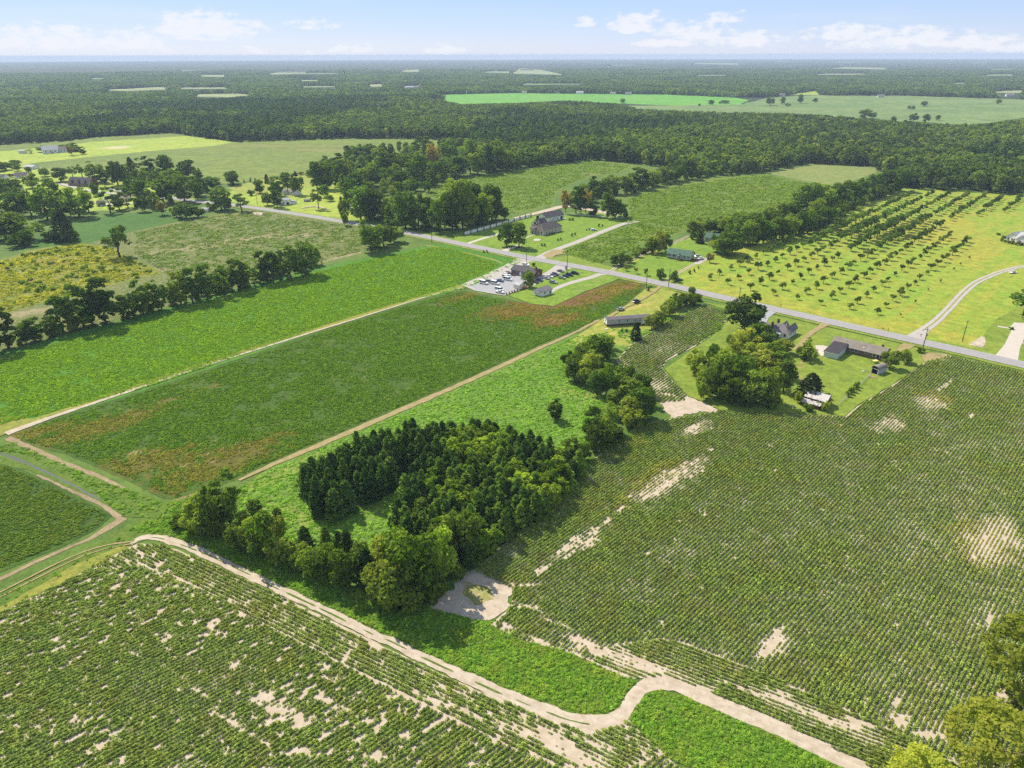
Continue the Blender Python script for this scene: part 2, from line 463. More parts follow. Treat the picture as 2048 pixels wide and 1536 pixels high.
M_verge = mat_ground('rough_verge', S(96, 132, 40), S(110, 138, 46), S(126, 136, 52), az=120, big=14, mid=2.4, fine=.5, streak=(14, 1.6, .5), bump=(1.0, .4), patches=[
    (S(150, 128, 74), [E(1180, 1330, 5, 2, 120), E(1050, 1290, 6, 2, 120)], .8, 2, .5)])
M_yverge = mat_ground('dry_verge', S(150, 158, 62), S(166, 166, 72), S(126, 146, 54), az=45, big=12, mid=2.2, fine=.5, streak=(18, .9, .7), bump=(.8, .3))
M_lawn = mat_ground('house_lawn', S(132, 158, 52), S(148, 168, 58), S(112, 144, 48), az=131, big=18, mid=4, fine=.6, streak=(25, 2.4, .45), bump=(.5, .15), patches=[
    (S(176, 166, 96), [E(1605, 725, 3, 1.5, 60), E(1600, 735, 3, 2, 60), E(1600, 758, 4, 1.6, 20)], .8, 2, .7)])
M_mown = mat_ground('mown_lawn', S(126, 162, 46), S(138, 170, 52), S(112, 150, 46), az=131, big=24, mid=4, fine=.6, streak=(40, 2.0, .4), bump=(.4, .12))
M_orch = mat_ground('orchard_grass', S(144, 180, 52), S(166, 180, 60), S(184, 178, 66), az=41.5, big=26, mid=5, fine=.7, streak=(70, 4.2, .75), bump=(.45, .15), patches=[
    (S(188, 178, 66), [E(1880, 460, 70, 30, 41), E(1960, 500, 60, 16, 41), E(1900, 670, 30, 6, 131), E(1500, 598, 60, 5, 131), E(1700, 640, 60, 4, 131)], 1.0, 14, .55)])
M_ylawn = mat_ground('dry_lawn', S(150, 172, 64), S(170, 176, 74), S(188, 180, 88), az=45, big=16, mid=3.6, fine=.6, streak=(24, 3, .7), bump=(.45, .15), patches=[
    (S(206, 186, 110), [E(1262, 617, 26, 1.6, 52), E(1240, 668, 6, 3, 100)], .7, 2.5, .7)])
M_weed = mat_ground('weedy_field', S(150, 156, 56), S(126, 142, 52), S(164, 148, 70), az=60, big=26, mid=4, fine=.9, streak=(20, 4, .5), bump=(1.0, .5), patches=[
    (S(164, 128, 66), [E(110, 525, 18, 6, 100), E(40, 560, 16, 5, 100), E(180, 520, 14, 5, 100)], 1.0, 6, .6)])
M_sparse = mat_ground('sparse_cotton_field', S(106, 128, 54), S(122, 134, 64), S(142, 136, 84), az=41, big=34, mid=3.4, fine=.8, streak=(34, 1.1, .6), bump=(.9, .4), speck=(1.3, .57, S(214, 196, 172)), patches=[
    (S(190, 172, 140), [E(480, 480, 46, 7, 60), E(360, 500, 30, 7, 60), E(610, 470, 30, 5, 50), E(700, 510, 30, 3, 41), E(60, 625, 30, 6, 60), E(340, 540, 12, 4, 100)], 1.2, 4, .5),
    (S(214, 198, 176), [E(515, 428, 5, 2.4, 130), E(525, 434, 4, 1, 130), E(722, 510, 5, 2, 41)], .7, 2, .9)])
M_olive = mat_ground('olive_bean_field', S(106, 138, 48), S(122, 146, 54), S(140, 146, 62), az=42, big=60, mid=6, fine=1.3, streak=(80, 2.2, .6), bump=(.9, .4), patches=[
    (S(150, 146, 78), [E(1200, 345, 40, 12, 41), E(1500, 375, 50, 14, 41), E(1300, 470, 30, 8, 41)], 1.0, 14, .5)])
M_olive2 = mat_ground('big_olive_field', S(122, 144, 58), S(136, 154, 62), S(102, 128, 52), az=95, big=130, mid=14, fine=3, streak=(180, 9, .6), bump=None, patches=[
    (S(160, 150, 88), [E(650, 300, 90, 16, 95), E(560, 292, 120, 14, 95)], 1.0, 30, .5)])
M_pale = mat_ground('pale_field', S(140, 158, 84), S(150, 162, 90), S(128, 146, 76), az=41, big=60, mid=6, fine=1.6, streak=(60, 3, .5), bump=None)
M_fargreen = mat_ground('far_green_field', S(112, 184, 58), S(124, 188, 66), S(96, 160, 54), az=95, big=160, mid=26, fine=6, streak=(200, 14, .6), bump=None)
M_fardull = mat_ground('far_dull_field', S(122, 152, 86), S(140, 164, 94), S(98, 130, 78), az=95, big=170, mid=30, fine=6, streak=(320, 26, .7), bump=None)
M_farpale = mat_ground('far_pale_field', S(156, 174, 112), S(170, 182, 128), S(142, 162, 98), az=95, big=200, mid=60, fine=20, streak=None, bump=None)
M_ltgreen = mat_ground('sunny_lawn', S(160, 190, 62), S(176, 196, 70), S(190, 190, 84), az=95, big=60, mid=10, fine=2, streak=(80, 6, .5), bump=None, patches=[
    (S(220, 208, 170), [E(235, 295, 24, 22, 95)], .9, 16, .85)])
M_dkgreen = mat_ground('dark_green_field', S(74, 120, 34), S(84, 128, 38), S(64, 106, 32), az=60, big=50, mid=5, fine=1, streak=(40, 3, .4), bump=(.8, .3))
M_soil = mat_sand('sandy_soil', SAND0, SAND1, S(196, 170, 142), az=44)
M_track = mat_sand('sandy_track', SAND0, S(194, 178, 156), SAND2, az=120)
M_path = mat_sand('dry_path', S(190, 168, 124), S(160, 150, 96), S(206, 186, 150), az=41)
M_gravel = mat_sand('gravel', S(206, 200, 196), S(190, 184, 180), S(216, 210, 204), az=131, bump=.15)
M_gravelb = mat_sand('blue_gravel', S(184, 188, 196), S(174, 176, 184), S(200, 198, 196), az=131, bump=.15)
M_conc = mat_sand('concrete', S(222, 214, 204), S(212, 204, 194), S(232, 226, 216), az=131, bump=.05)
M_road = mat_sand('road_surface', S(182, 180, 184), S(170, 168, 172), S(196, 193, 196), az=131, bump=.08)
M_bare = mat_ground('bare_earth', S(184, 164, 134), S(164, 146, 116), S(148, 140, 92), az=120, big=8, mid=2, fine=.4, streak=(9, .8, .5), bump=(.5, .15))

# base sheet out to the horizon
th = np.linspace(0, 2 * math.pi, 97)[:-1]
lay('ground', [(float(20000 * math.cos(a)), float(20000 * math.sin(a))) for a in th], M_dist, 0.0)
# meadow around the farms
area('meadow', [(-500, 420), (-200, 330), (0, 288), (400, 264), (900, 262), (1400, 300), (2000, 370), (2700, 420), (2700, 1700), (-700, 1700)], M_base, 0)

# far fields (painted on the ground by their crops)
area('far_field', [(845, 190), (1020, 186), (1330, 189), (1470, 195), (1500, 200), (1480, 209), (1350, 211), (1230, 207), (1130, 201), (1030, 206), (920, 208)], M_fargreen, 6, .2)
area('far_field', [(1180, 212), (1350, 211), (1480, 209), (1540, 195), (1640, 190), (1800, 191), (2048, 199), (2250, 206), (2250, 240), (2048, 236), (1950, 250), (1870, 247), (1790, 243), (1700, 236), (1580, 229), (1400, 225), (1290, 219)], M_fardull, 6, .2)
area('far_field', [(1545, 190), (1570, 182), (1640, 181), (1638, 190)], M_ltgreen, 4, .2)
for q in ([(386, 193), (390, 189), (470, 187), (512, 190), (450, 195)], [(188, 180), (250, 178), (315, 174), (338, 175), (330, 179), (250, 182)], [(533, 149), (560, 143), (612, 140), (612, 148)],
          [(398, 153), (404, 150), (450, 150), (452, 154)], [(296, 142), (310, 139.5), (378, 139), (374, 142)], [(1024, 147), (1040, 136), (1085, 140), (1130, 150), (1080, 149)],
          [(1385, 128), (1390, 126.5), (1480, 127), (1478, 129.5)], [(1660, 137), (1690, 134.5), (1775, 136), (1770, 139)], [(735, 170), (765, 168), (770, 173), (740, 174)], [(800, 173), (840, 172), (842, 175), (805, 176)],
          [(960, 145), (980, 143), (1020, 143), (1020, 146)], [(800, 144), (810, 140), (840, 139), (838, 144)], [(1980, 186), (2000, 182), (2048, 181), (2048, 187)]):
    area('far_field', q, M_farpale, 0, .2)

_fr = random.Random(17); SLIVERS = []
for i in range(16):
    y = 124 + 58 * _fr.random() ** 1.25; x = _fr.uniform(-40, 2090); w = _fr.uniform(26, 110) * (.6 + (y - 120) / 60); hgt = .6 + (y - 118) * .045
    if y > 168 and 800 < x + w and x < 2100 and y > 172: continue
    q = [(x - w / 2, y), (x - w * _fr.uniform(.2, .4), y - hgt), (x + w * _fr.uniform(.2, .45), y - hgt * _fr.uniform(.9, 1.3)), (x + w / 2, y - hgt * .2)]
    SLIVERS.append(q); area('far_field', q, (M_farpale, M_fardull, M_fardull, M_fardull)[i % 4], 0, .2)
area('crop_field', [(-60, 305), (0, 290), (140, 281), (180, 275), (340, 266), (376, 272), (180, 284), (0, 303), (-60, 312)], M_olive2, 1.5, .02)
area('lawn', [(-80, 312), (0, 303), (130, 291), (180, 284), (376, 272), (468, 284), (430, 292), (300, 302), (150, 317), (60, 327), (-60, 338)], M_ltgreen, 1.5, .02)
area('crop_field', [(60, 332), (150, 317), (300, 302), (430, 292), (468, 284), (560, 282), (700, 278), (850, 279), (930, 284), (880, 300), (760, 322), (640, 345), (590, 352), (450, 368), (380, 358), (200, 345), (80, 340)], M_olive2, 2, .03)
area('lawn', [(-100, 385), (-60, 338), (60, 328), (90, 338), (200, 346), (330, 356), (330, 400), (250, 420), (100, 425), (-60, 420)], M_ltgreen, 1, .03)
area('lawn', [(330, 395), (400, 400), (500, 372), (560, 360), (640, 345), (700, 380), (740, 440), (700, 440), (600, 425), (500, 410), (420, 398)], M_ltgreen, 1, .02)
area('lawn', [(455, 375), (520, 360), (590, 352), (640, 345), (640, 365), (560, 385), (480, 390)], M_ylawn, 1, .01)
area('crop_field', [(825, 388), (880, 368), (1000, 344), (1180, 320), (1270, 330), (1235, 348), (1180, 352), (1112, 383), (1108, 410), (1010, 434), (960, 425), (900, 405)], M_olive, 1, .01)
area('crop_field', [(1220, 395), (1330, 365), (1420, 355), (1530, 347), (1625, 366), (1600, 388), (1590, 418), (1480, 440), (1392, 452), (1330, 478), (1250, 506), (1200, 530), (1180, 526), (1118, 506), (1150, 491), (1282, 446), (1272, 440), (1240, 436)], M_olive, .8, .01)
area('crop_field', [(1530, 346), (1620, 328), (1752, 335), (1752, 346), (1672, 373), (1612, 362)], M_pale, 1.5, .01)
area('crop_field', [(80, 470), (150, 445), (220, 430), (330, 422), (364, 441), (300, 456), (210, 477), (150, 492), (60, 500)], M_dkgreen, .6, .01)
area('crop_field', [(-80, 668), (0, 630), (110, 602), (200, 577), (326, 548), (265, 512), (185, 486), (270, 462), (420, 430), (515, 418), (610, 437), (700, 449), (724, 460), (738, 490), (722, 507), (640, 528), (540, 553), (430, 586), (300, 621), (130, 666), (0, 702), (-80, 725)], M_sparse, .6, .01)
area('weedy_field', [(-80, 570), (0, 520), (60, 500), (150, 486), (215, 492), (328, 547), (250, 564), (120, 596), (0, 632), (-80, 660)], M_weed, 1.0, .01)
area('soybean_field', [(-120, 890), (-120, 735), (0, 705), (130, 671), (300, 627), (430, 590), (560, 555), (650, 533), (740, 514), (868, 489), (905, 489), (1030, 513), (1010, 532), (930, 572), (885, 588), (700, 644), (500, 714), (300, 785), (120, 832), (0, 862)], M_soy, .35, .004)
area('field_edge', [(0, 832), (60, 838), (110, 832), (20, 862), (-40, 880), (-60, 850)], M_yverge, .4)
area('soybean_field', [(868, 490), (905, 487), (1022, 514), (1000, 527), (985, 524)], M_soy, .3)
strip('field_edge', [(850, 490), (920, 503), (985, 519), (1005, 527)], 2.0, M_yverge, .3)
area('bean_field', [(12, 872), (110, 836), (300, 777), (500, 710), (700, 642), (880, 589), (925, 580), (1000, 596), (1060, 607), (1107, 613), (1172, 584), (1240, 558), (1292, 570), (1283, 585), (1257, 606), (1200, 640), (1150, 664), (1080, 694), (950, 754), (800, 819), (650, 884), (530, 934), (480, 958), (405, 984), (355, 1002), (320, 996), (240, 955), (130, 908), (20, 878)], M_dark, .5)
area('meadow', [(470, 985), (540, 935), (650, 888), (800, 824), (950, 759), (1080, 699), (1150, 668), (1215, 655), (1260, 690), (1225, 720), (1130, 735), (1150, 770), (1260, 800), (1180, 850), (1180, 920), (1100, 1005), (1000, 1085), (945, 1140), (860, 1200), (700, 1160), (600, 1110), (480, 1060), (440, 1040)], M_vine, .5)
area('lawn', [(1200, 641), (1257, 607), (1290, 578), (1325, 576), (1402, 600), (1340, 640), (1290, 665), (1260, 692), (1225, 690), (1130, 690), (1165, 665)], M_ylawn, .5)
area('bean_field', [(-120, 900), (0, 922), (60, 946), (150, 990), (226, 1031), (192, 1060), (130, 1091), (0, 1146), (-120, 1195)], M_left, .3)
strip('bare_path', [(-60, 1182), (0, 1158), (70, 1125), (130, 1098), (180, 1078), (218, 1055), (248, 1036)], [1.6, 1.6, 1.4, 1.4, 1.6, 2.8, 3], M_bare, .4)
area('verge', [(-60, 1235), (0, 1188), (80, 1148), (160, 1108), (225, 1070), (270, 1040), (330, 1030), (420, 1050), (520, 1090), (640, 1140), (740, 1190), (800, 1225), (870, 1200), (960, 1225), (1050, 1260), (1150, 1300), (1262, 1345), (1275, 1375), (1262, 1412), (1225, 1445), (1140, 1440), (1050, 1400), (900, 1335), (760, 1270), (640, 1215), (520, 1158), (400, 1098), (320, 1074), (255, 1090), (200, 1120), (110, 1170), (0, 1225)], M_verge, .4)
area('verge', [(-60, 1245), (0, 1215), (70, 1176), (150, 1130), (240, 1092), (280, 1094), (235, 1112), (120, 1168), (0, 1226), (-60, 1262)], M_yverge, .5)
area('verge', [(-60, 905), (0, 893), (20, 880), (100, 915), (200, 958), (330, 1005), (400, 990), (470, 970), (500, 990), (460, 1050), (330, 1040), (240, 1032), (150, 985), (60, 942), (-60, 915)], M_verge, .4)
strip('bare_path', [(15, 876), (70, 900), (130, 926), (190, 950), (250, 976)], [2, 2, 1.6, 1.6, 1], M_bare, .5)
strip('bare_path', [(75, 950), (150, 985), (200, 1008), (240, 1035)], [.8, 1.2, 1.4, 2], M_bare, .5)

# ditch water
tw = NT('ditch_water'); tw.b.inputs['Roughness'].default_value = .3; tw.b.inputs['Specular IOR Level'].default_value = .25
tw.bump(tw.noise(.5, 3), .15, .05)
M_water = tw.col(S(44, 50, 40))
strip('ditch_water', [(-40, 900), (0, 908), (40, 921), (90, 943), (150, 974), (200, 1000)], [1.2, 1.2, 1.0, .8, .6, .4], M_water, .4)

area('verge', [(1240, 1440), (1262, 1390), (1310, 1380), (1400, 1400), (1500, 1445), (1640, 1510), (1780, 1585), (1700, 1680), (1560, 1640), (1400, 1545), (1300, 1500)], M_verge, .3)
# sandy field floors with their crops standing on them (see below)
G1 = [(948, 1142), (1100, 1008), (1185, 920), (1250, 870), (1312, 842), (1360, 836), (1440, 822), (1560, 827), (1690, 834), (1714, 813), (1790, 767), (1850, 724), (1900, 712), (2048, 745), (2330, 812), (2330, 1640), (1900, 1640), (1750, 1541), (1690, 1510), (1600, 1466), (1500, 1420), (1400, 1377), (1335, 1354), (1258, 1358), (1178, 1322), (1110, 1298), (1042, 1281), (982, 1250), (1020, 1217), (1027, 1180)]
G2 = [(1232, 722), (1262, 690), (1330, 645), (1405, 612), (1450, 622), (1452, 640), (1440, 658), (1396, 690), (1332, 722), (1324, 738), (1348, 766), (1376, 790), (1370, 802), (1325, 806), (1300, 790), (1262, 752)]
G3 = [(-60, 1244), (0, 1226), (120, 1170), (230, 1110), (276, 1088), (330, 1091), (420, 1126), (520, 1174), (650, 1236), (800, 1310), (950, 1379), (1100, 1441), (1180, 1466), (1235, 1452), (1258, 1440), (1300, 1482), (1350, 1530), (1460, 1600), (1560, 1660), (-60, 1660)]
area('crop_soil', G1, M_soil, .4)
area('crop_soil', G2, M_soil, .3)
area('crop_soil', G3, M_soil, .4)
area('sand_patch', [(945, 1137), (985, 1150), (1026, 1180), (1016, 1216), (978, 1246), (930, 1236), (862, 1216), (885, 1195), (915, 1165)], M_track, 1.6, seg=.9)
area('weed_patch', [(930, 1165), (985, 1178), (988, 1200), (950, 1210), (925, 1190)], mat_ground('thin_weeds', S(150, 160, 80), S(196, 182, 140), S(170, 170, 100), big=3, mid=1.2, fine=.4, streak=(6, .6, .5), bump=(.6, .2)), .9)
area('sand_patch', [(1318, 808), (1372, 792), (1422, 812), (1442, 826), (1400, 823), (1345, 838)], M_track, 1.6, seg=.9)
area('sand_patch', [(1752, 726), (1760, 718), (1765, 725)], M_path, .2)

# dirt roads
ROADW = [1.2, 2.2, 2.5, 2.6, 2.6, 2.5, 2.4, 2.5, 2.6, 3.0, 3.6, 4.2, 4.4, 3.4, 2.8, 3.2, 4.2, 4.0, 3.8, 4.2, 4.2, 4.2]
ROADPTS = [(262, 1090), (285, 1076), (325, 1078), (380, 1096), (440, 1122), (520, 1161), (650, 1222), (760, 1275), (850, 1318), (950, 1364), (1050, 1408), (1140, 1442), (1200, 1450), (1240, 1434), (1262, 1402), (1288, 1374), (1340, 1366), (1420, 1398), (1530, 1446), (1640, 1496), (1740, 1546), (1880, 1620)]
strip('dirt_road', ROADPTS, ROADW, M_track, .55, .8)
def centre_grass(P, a, b, wd, m):
    r, _ = crom([G(*p) for p in P], 1.0)
    q = random.Random(3); i = int(len(r) * a)
    while i < len(r) * b:
        n = q.randint(3, 9)
        if i + n < len(r): lay('grass_strip', ribbon([tuple(p) for p in r[i:i + n + 1]], [.1] + [wd * q.uniform(.5, 1.2)] * (n - 1) + [.1], .12, .5, q.uniform(-.15, .15)), m)
        i += n + q.randint(1, 5)
centre_grass(ROADPTS, .03, .62, .42, M_verge)
strip('dirt_track', [(-60, 1218), (0, 1186), (70, 1150), (150, 1112), (210, 1092), (268, 1084)], .55, M_path, .2)
strip('dirt_track', [(-60, 1228), (0, 1196), (70, 1159), (150, 1120), (210, 1099), (268, 1088)], .45, M_path, .2)
strip('dry_verge', [(-20, 876), (25, 858), (110, 829), (250, 782), (430, 722), (600, 669), (720, 632), (860, 589), (935, 570)], 4.2, M_yverge, .4)
strip('dirt_track', [(12, 868), (110, 833), (250, 786), (430, 726), (600, 672.5), (720, 635.5), (860, 592), (935, 573)], [3.4, 2.2, 1.8, 1.7, 1.5, 1.3, 1.0, 1.0], M_track, .3)
strip('dirt_track', [(1198, 640), (1150, 665.5), (1080, 696.5), (950, 756.5), (800, 821.5), (650, 886), (530, 937), (478, 962)], [1.8, 1.8, 2.6, 2.8, 3.0, 2.8, 2.0, 1.2], M_path, .5)

# lawns, yards and drives beside the road
MAIN = [(200, 376), (300, 390), (385, 402.5), (450, 408.5), (520, 418), (610, 431.5), (700, 446.5), (805, 465), (900, 484), (1050, 515), (1200, 542.5), (1320, 567.5), (1450, 597), (1560, 622), (1700, 653.5), (1860, 689), (1950, 709), (2060, 734), (2250, 777)]
strip('grass_verge', MAIN, 14, M_lawn, .7, 3)
area('lawn', [(1402, 604), (1452, 611), (1560, 634), (1700, 666), (1858, 702), (1862, 716), (1790, 766), (1714, 812), (1690, 833), (1560, 826), (1440, 821), (1372, 790), (1330, 738), (1396, 692), (1442, 660), (1454, 640), (1450, 620)], M_lawn, .5)
area('lawn', [(905, 470), (1000, 452), (1060, 434), (1130, 426), (1190, 424), (1250, 432), (1275, 441), (1150, 492), (1085, 512), (1048, 512), (960, 494), (912, 484)], M_mown, .4)
area('lawn', [(1225, 545), (1300, 504), (1400, 468), (1480, 475), (1560, 453), (1700, 418), (1800, 378), (1900, 382), (2048, 392), (2400, 420), (2400, 800), (2048, 718), (1860, 680), (1700, 647), (1560, 614), (1450, 590), (1330, 563), (1225, 546)], M_orch, .5)
area('lawn', [(1240, 543), (1300, 508), (1360, 484), (1420, 472), (1480, 480), (1395, 525), (1335, 558), (1320, 562), (1250, 548)], M_mown, .4)
area('lawn', [(1150, 512), (1190, 525), (1235, 538), (1240, 545), (1215, 548), (1120, 527), (1090, 516)], M_lawn, .4)
area('lawn', [(1018, 592), (1045, 582), (1075, 569), (1110, 548), (1140, 533), (1200, 545), (1242, 557), (1170, 584), (1107, 613), (1060, 608)], M_mown, .3)
area('lawn', [(1940, 712), (1952, 690), (1990, 640), (2048, 610), (2300, 640), (2300, 780), (2048, 724)], M_lawn, .5)
area('gravel_yard', [(1042, 514), (1062, 519), (1113, 529), (1145, 536), (1134, 540), (1118, 548), (1108, 553), (1085, 562), (1068, 572), (1048, 578), (1036, 582), (1008, 592), (950, 582), (922, 570), (965, 552), (1000, 536)], M_gravel, .25)
area('gravel_yard', [(935, 571), (975, 561), (1020, 551), (1062, 556), (1065, 566), (1040, 578), (1005, 589), (955, 581)], M_gravelb, .4)
area('lawn', [(1056, 524), (1074, 523), (1112, 531), (1092, 545), (1076, 553), (1066, 543)], M_mown, .15)
strip('gravel_drive', [(1098, 586), (1120, 574), (1150, 564), (1180, 556), (1200, 549), (1216, 547)], [3.0, 3.6, 4.2, 4.2, 4.2, 7], M_gravel, .2)
for a, b in (((1146, 583), (1170, 582)), ((1168, 573), (1182, 572)), ((1185, 564), (1200, 564)), ((1198, 557), (1212, 558))):
    strip('bare_plot', [a, b], 1.1, M_path, .2)
strip('gravel_drive', [(1072, 523), (1090, 510), (1120, 497), (1150, 486), (1180, 474), (1215, 460), (1245, 449), (1276, 443)], [9, 6, 5.2, 5, 5, 5, 5, 8], M_gravel, .25)
area('sand_patch', [(1085, 512), (1105, 500), (1128, 500), (1132, 508), (1112, 511), (1100, 518)], M_path, .6)
strip('sand_patch', [(1028, 437), (1060, 430), (1100, 420), (1130, 413), (1170, 418), (1200, 424), (1240, 430)], [4, 6, 8, 8, 9, 9, 8], M_track, .8)
strip('concrete_drive', [(935, 488), (965, 478), (1000, 468), (1018, 462)], 3.4, M_conc, .05)
strip('concrete_drive', [(1005, 503), (1028, 495), (1040, 490)], [6, 3.6, 3], M_conc, .05)
strip('footpath', [(1050, 477), (1062, 472), (1074, 469)], 1.3, M_conc, .03)
strip('footpath', [(1090, 446), (1110, 442), (1132, 438)], 2.4, M_conc, .05)
strip('dirt_track', [(1217, 547), (1240, 530), (1270, 517), (1300, 503), (1335, 491), (1380, 472)], .8, M_track, .12, off=.8)
strip('dirt_track', [(1217, 547), (1240, 530), (1270, 517), (1300, 503), (1335, 491), (1380, 472)], .8, M_track, .12, off=-.8)
strip('dirt_track', [(1330, 564), (1348, 551), (1370, 539), (1390, 528), (1402, 522)], .8, M_track, .1, off=.8)
strip('dirt_track', [(1330, 564), (1348, 551), (1370, 539), (1390, 528), (1402, 522)], .8, M_track, .1, off=-.8)
strip('gravel_drive', [(1392, 529), (1405, 521), (1422, 517)], 4.5, M_gravel, .3)
strip('bare_path', [(1322, 572), (1300, 590), (1272, 606), (1240, 622), (1222, 634)], [2.4, 1.6, 1.3, 1.2, 1], M_path, .4)
strip('gravel_drive', [(1828, 680), (1845, 663), (1872, 643), (1900, 615), (1925, 588), (1950, 567), (1980, 553), (2010, 542), (2060, 532), (2200, 522)], [9, 5, 4.2, 4, 4, 4, 4, 4, 4, 4], M_gravel, .2)
strip('grass_strip', [(1845, 663), (1872, 643), (1900, 615), (1925, 588), (1950, 567), (1980, 553), (2010, 542), (2060, 532), (2200, 522)], .7, M_yverge, .2)
strip('concrete_drive', [(2010, 722), (2024, 694), (2036, 668), (2046, 652)], [9, 6, 6, 8], M_conc, .02)
area('concrete_drive', [(2020, 655), (2028, 646), (2060, 648), (2120, 660), (2110, 680), (2040, 672)], M_conc, .02)
strip('footpath', [(1995, 654), (2008, 656), (2024, 659)], 2.0, M_conc, .03)
strip('footpath', [(2032, 686), (2060, 689)], 1.2, M_conc, .03)
strip('sand_patch', [(1952, 694), (1960, 684), (1966, 675)], [6, 4, 2], M_track, .8)
strip('concrete_drive', [(1818, 690), (1800, 704), (1785, 716), (1768, 730)], [5, 3.6, 3.4, 3.2], M_path, .1)
strip('gravel_drive', [(1656, 646), (1640, 656), (1622, 667), (1610, 680), (1602, 690), (1590, 702)], [5, 2.8, 2.6, 2.6, 2.6, 2.6], M_path, .15)
strip('concrete_drive', [(1545, 624), (1532, 634), (1524, 646), (1518, 658)], [4, 3.4, 4, 5], M_gravelb, .1)
area('sand_patch', [(1630, 692), (1646, 692), (1664, 697), (1650, 712), (1642, 714), (1632, 702)], M_conc, .25)
area('sand_patch', [(1842, 712), (1858, 706), (1896, 710), (1894, 722), (1880, 735), (1868, 722), (1850, 726)], M_path, .8)
strip('bare_path', [(1738, 752), (1745, 756), (1752, 756)], 2.0, M_path, .3)
area('stone_circle', [(1066, 480.6), (1070, 479), (1075, 478.4), (1080, 479.2), (1082, 481), (1078, 482.8), (1072, 483.2), (1067, 482.2)], M_conc, 0)
strip('sand_patch', [(600, 418), (628, 413), (660, 420)], [1, 4, 1], M_track, .6)
area('sand_patch', [(505, 426), (515, 424), (526, 426), (524, 432), (510, 431)], M_track, .6)
strip('driveway', [(185, 367), (205, 362), (222, 358)], 5, M_conc, .3)
strip('village_road', [(120, 368), (190, 384), (270, 391), (330, 397)], 6, M_gravel, .2)
area('sand_patch', [(66, 418), (85, 412), (96, 420), (80, 430)], M_path, .6)
strip('driveway', [(190, 405), (225, 410), (290, 404), (300, 398)], [4, 7, 7, 4], M_conc, .4)

# the county road
strip('gravel_shoulder', MAIN, 8.4, M_gravel, .15, 3)
strip('road', MAIN, 7.4, M_road, .05, 3, dz=.006)
# ------------------------------------------------------------------ buildings
M_glass = NT('window_glass'); M_glass.b.inputs['Roughness'].default_value = .08; M_glass.b.inputs['Specular IOR Level'].default_value = .6
M_glass = M_glass.col((.03, .035, .045, 1))
M_white = mat_plain('white_paint', S(236, 234, 230, .92), .6, .3, .05)
M_trim = mat_plain('trim_white', S(228, 228, 224, .9), .6, .3, .05)
M_greyside = mat_plain('grey_siding', S(186, 184, 184), .7, .3, .08)
M_stone = mat_plain('buff_stone', S(214, 200, 180), .9, .1, .14, .5)
M_bluew = mat_plain('pale_blue_siding', S(214, 228, 230), .6, .3, .06)
M_sage = mat_plain('sage_siding', S(178, 188, 178), .7, .3, .06)
M_dkskirt = mat_plain('dark_skirting', S(84, 74, 66), .9, .1, .2)
M_dark = None
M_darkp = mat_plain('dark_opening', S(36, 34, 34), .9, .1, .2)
M_block = mat_plain('concrete_block', S(176, 170, 160), .9, .1, .12)
M_brown = mat_plain('brown_wood', S(120, 82, 58), .85, .1, .2)
M_creamw = mat_plain('cream_siding', S(222, 216, 196, .9), .7, .2, .08)
M_red = mat_plain('terracotta', S(196, 116, 80), .8, .1, .15)
def mat_roof(name, c, c2, size=.35):
    t = NT(name); t.b.inputs['Roughness'].default_value = .85
    oc = t.n('ShaderNodeTexCoord').outputs['Object']
    mp = t.n('ShaderNodeMapping'); t.l(oc, mp.inputs[0]); mp.inputs[3].default_value = (.7, 3.2, 6)
    a = t.noise(1.0, 3, .6, vec=mp.outputs[0]); b = t.noise(2.5, 4, .6, vec=oc)
    cc = t.mix(t.rng(t.math('ADD', t.math('MULTIPLY', a, .5), t.math('MULTIPLY', b, .5)), .35, .65), c, c2)
    t.bump(a, .3, .05)
    return t.col(cc)
R_dkgrey = mat_roof('dark_grey_shingles', S(92, 90, 96), S(108, 106, 110))
R_grey = mat_roof('grey_shingles', S(150, 146, 150), S(132, 128, 132))
R_tan = mat_roof('weathered_shingles', S(166, 158, 148), S(146, 138, 130))
R_char = mat_roof('charcoal_shingles', S(74, 70, 78), S(84, 80, 86))
R_green = mat_roof('green_shingles', S(106, 136, 122), S(92, 122, 108))
R_mob = mat_roof('mobile_home_roof', S(136, 132, 138), S(120, 116, 124))
R_warm = mat_roof('warm_grey_shingles', S(132, 124, 120), S(116, 108, 106))
R_white = mat_roof('pale_roof', S(214, 214, 220), S(196, 198, 206))
t_ = NT('rusty_tin'); t_.b.inputs['Metallic'].default_value = .25; t_.b.inputs['Roughness'].default_value = .5
oc_ = t_.n('ShaderNodeTexCoord').outputs['Object']
mp_ = t_.n('ShaderNodeMapping'); t_.l(oc_, mp_.inputs[0]); mp_.inputs[3].default_value = (1.4, .25, 1)
M_tin = t_.col(t_.mix(t_.rng(t_.noise(1.0, 4, .6, vec=mp_.outputs[0]), .52, .68), S(226, 222, 222), S(176, 158, 150)))
t_ = NT('brick'); bt = t_.n('ShaderNodeTexBrick'); t_.l(t_.n('ShaderNodeTexCoord').outputs['Object'], bt.inputs[0])
bt.inputs['Scale'].default_value = 4; bt.inputs['Color1'].default_value = S(150, 92, 70); bt.inputs['Color2'].default_value = S(122, 74, 58); bt.inputs['Mortar'].default_value = S(160, 144, 130)
M_brick = t_.col(bt.outputs[0])
t_ = NT('dark_brick'); bt = t_.n('ShaderNodeTexBrick'); t_.l(t_.n('ShaderNodeTexCoord').outputs['Object'], bt.inputs[0])
bt.inputs['Scale'].default_value = 4; bt.inputs['Color1'].default_value = S(128, 92, 76); bt.inputs['Color2'].default_value = S(108, 78, 66); bt.inputs['Mortar'].default_value = S(140, 124, 110)
M_dbrick = t_.col(bt.outputs[0])

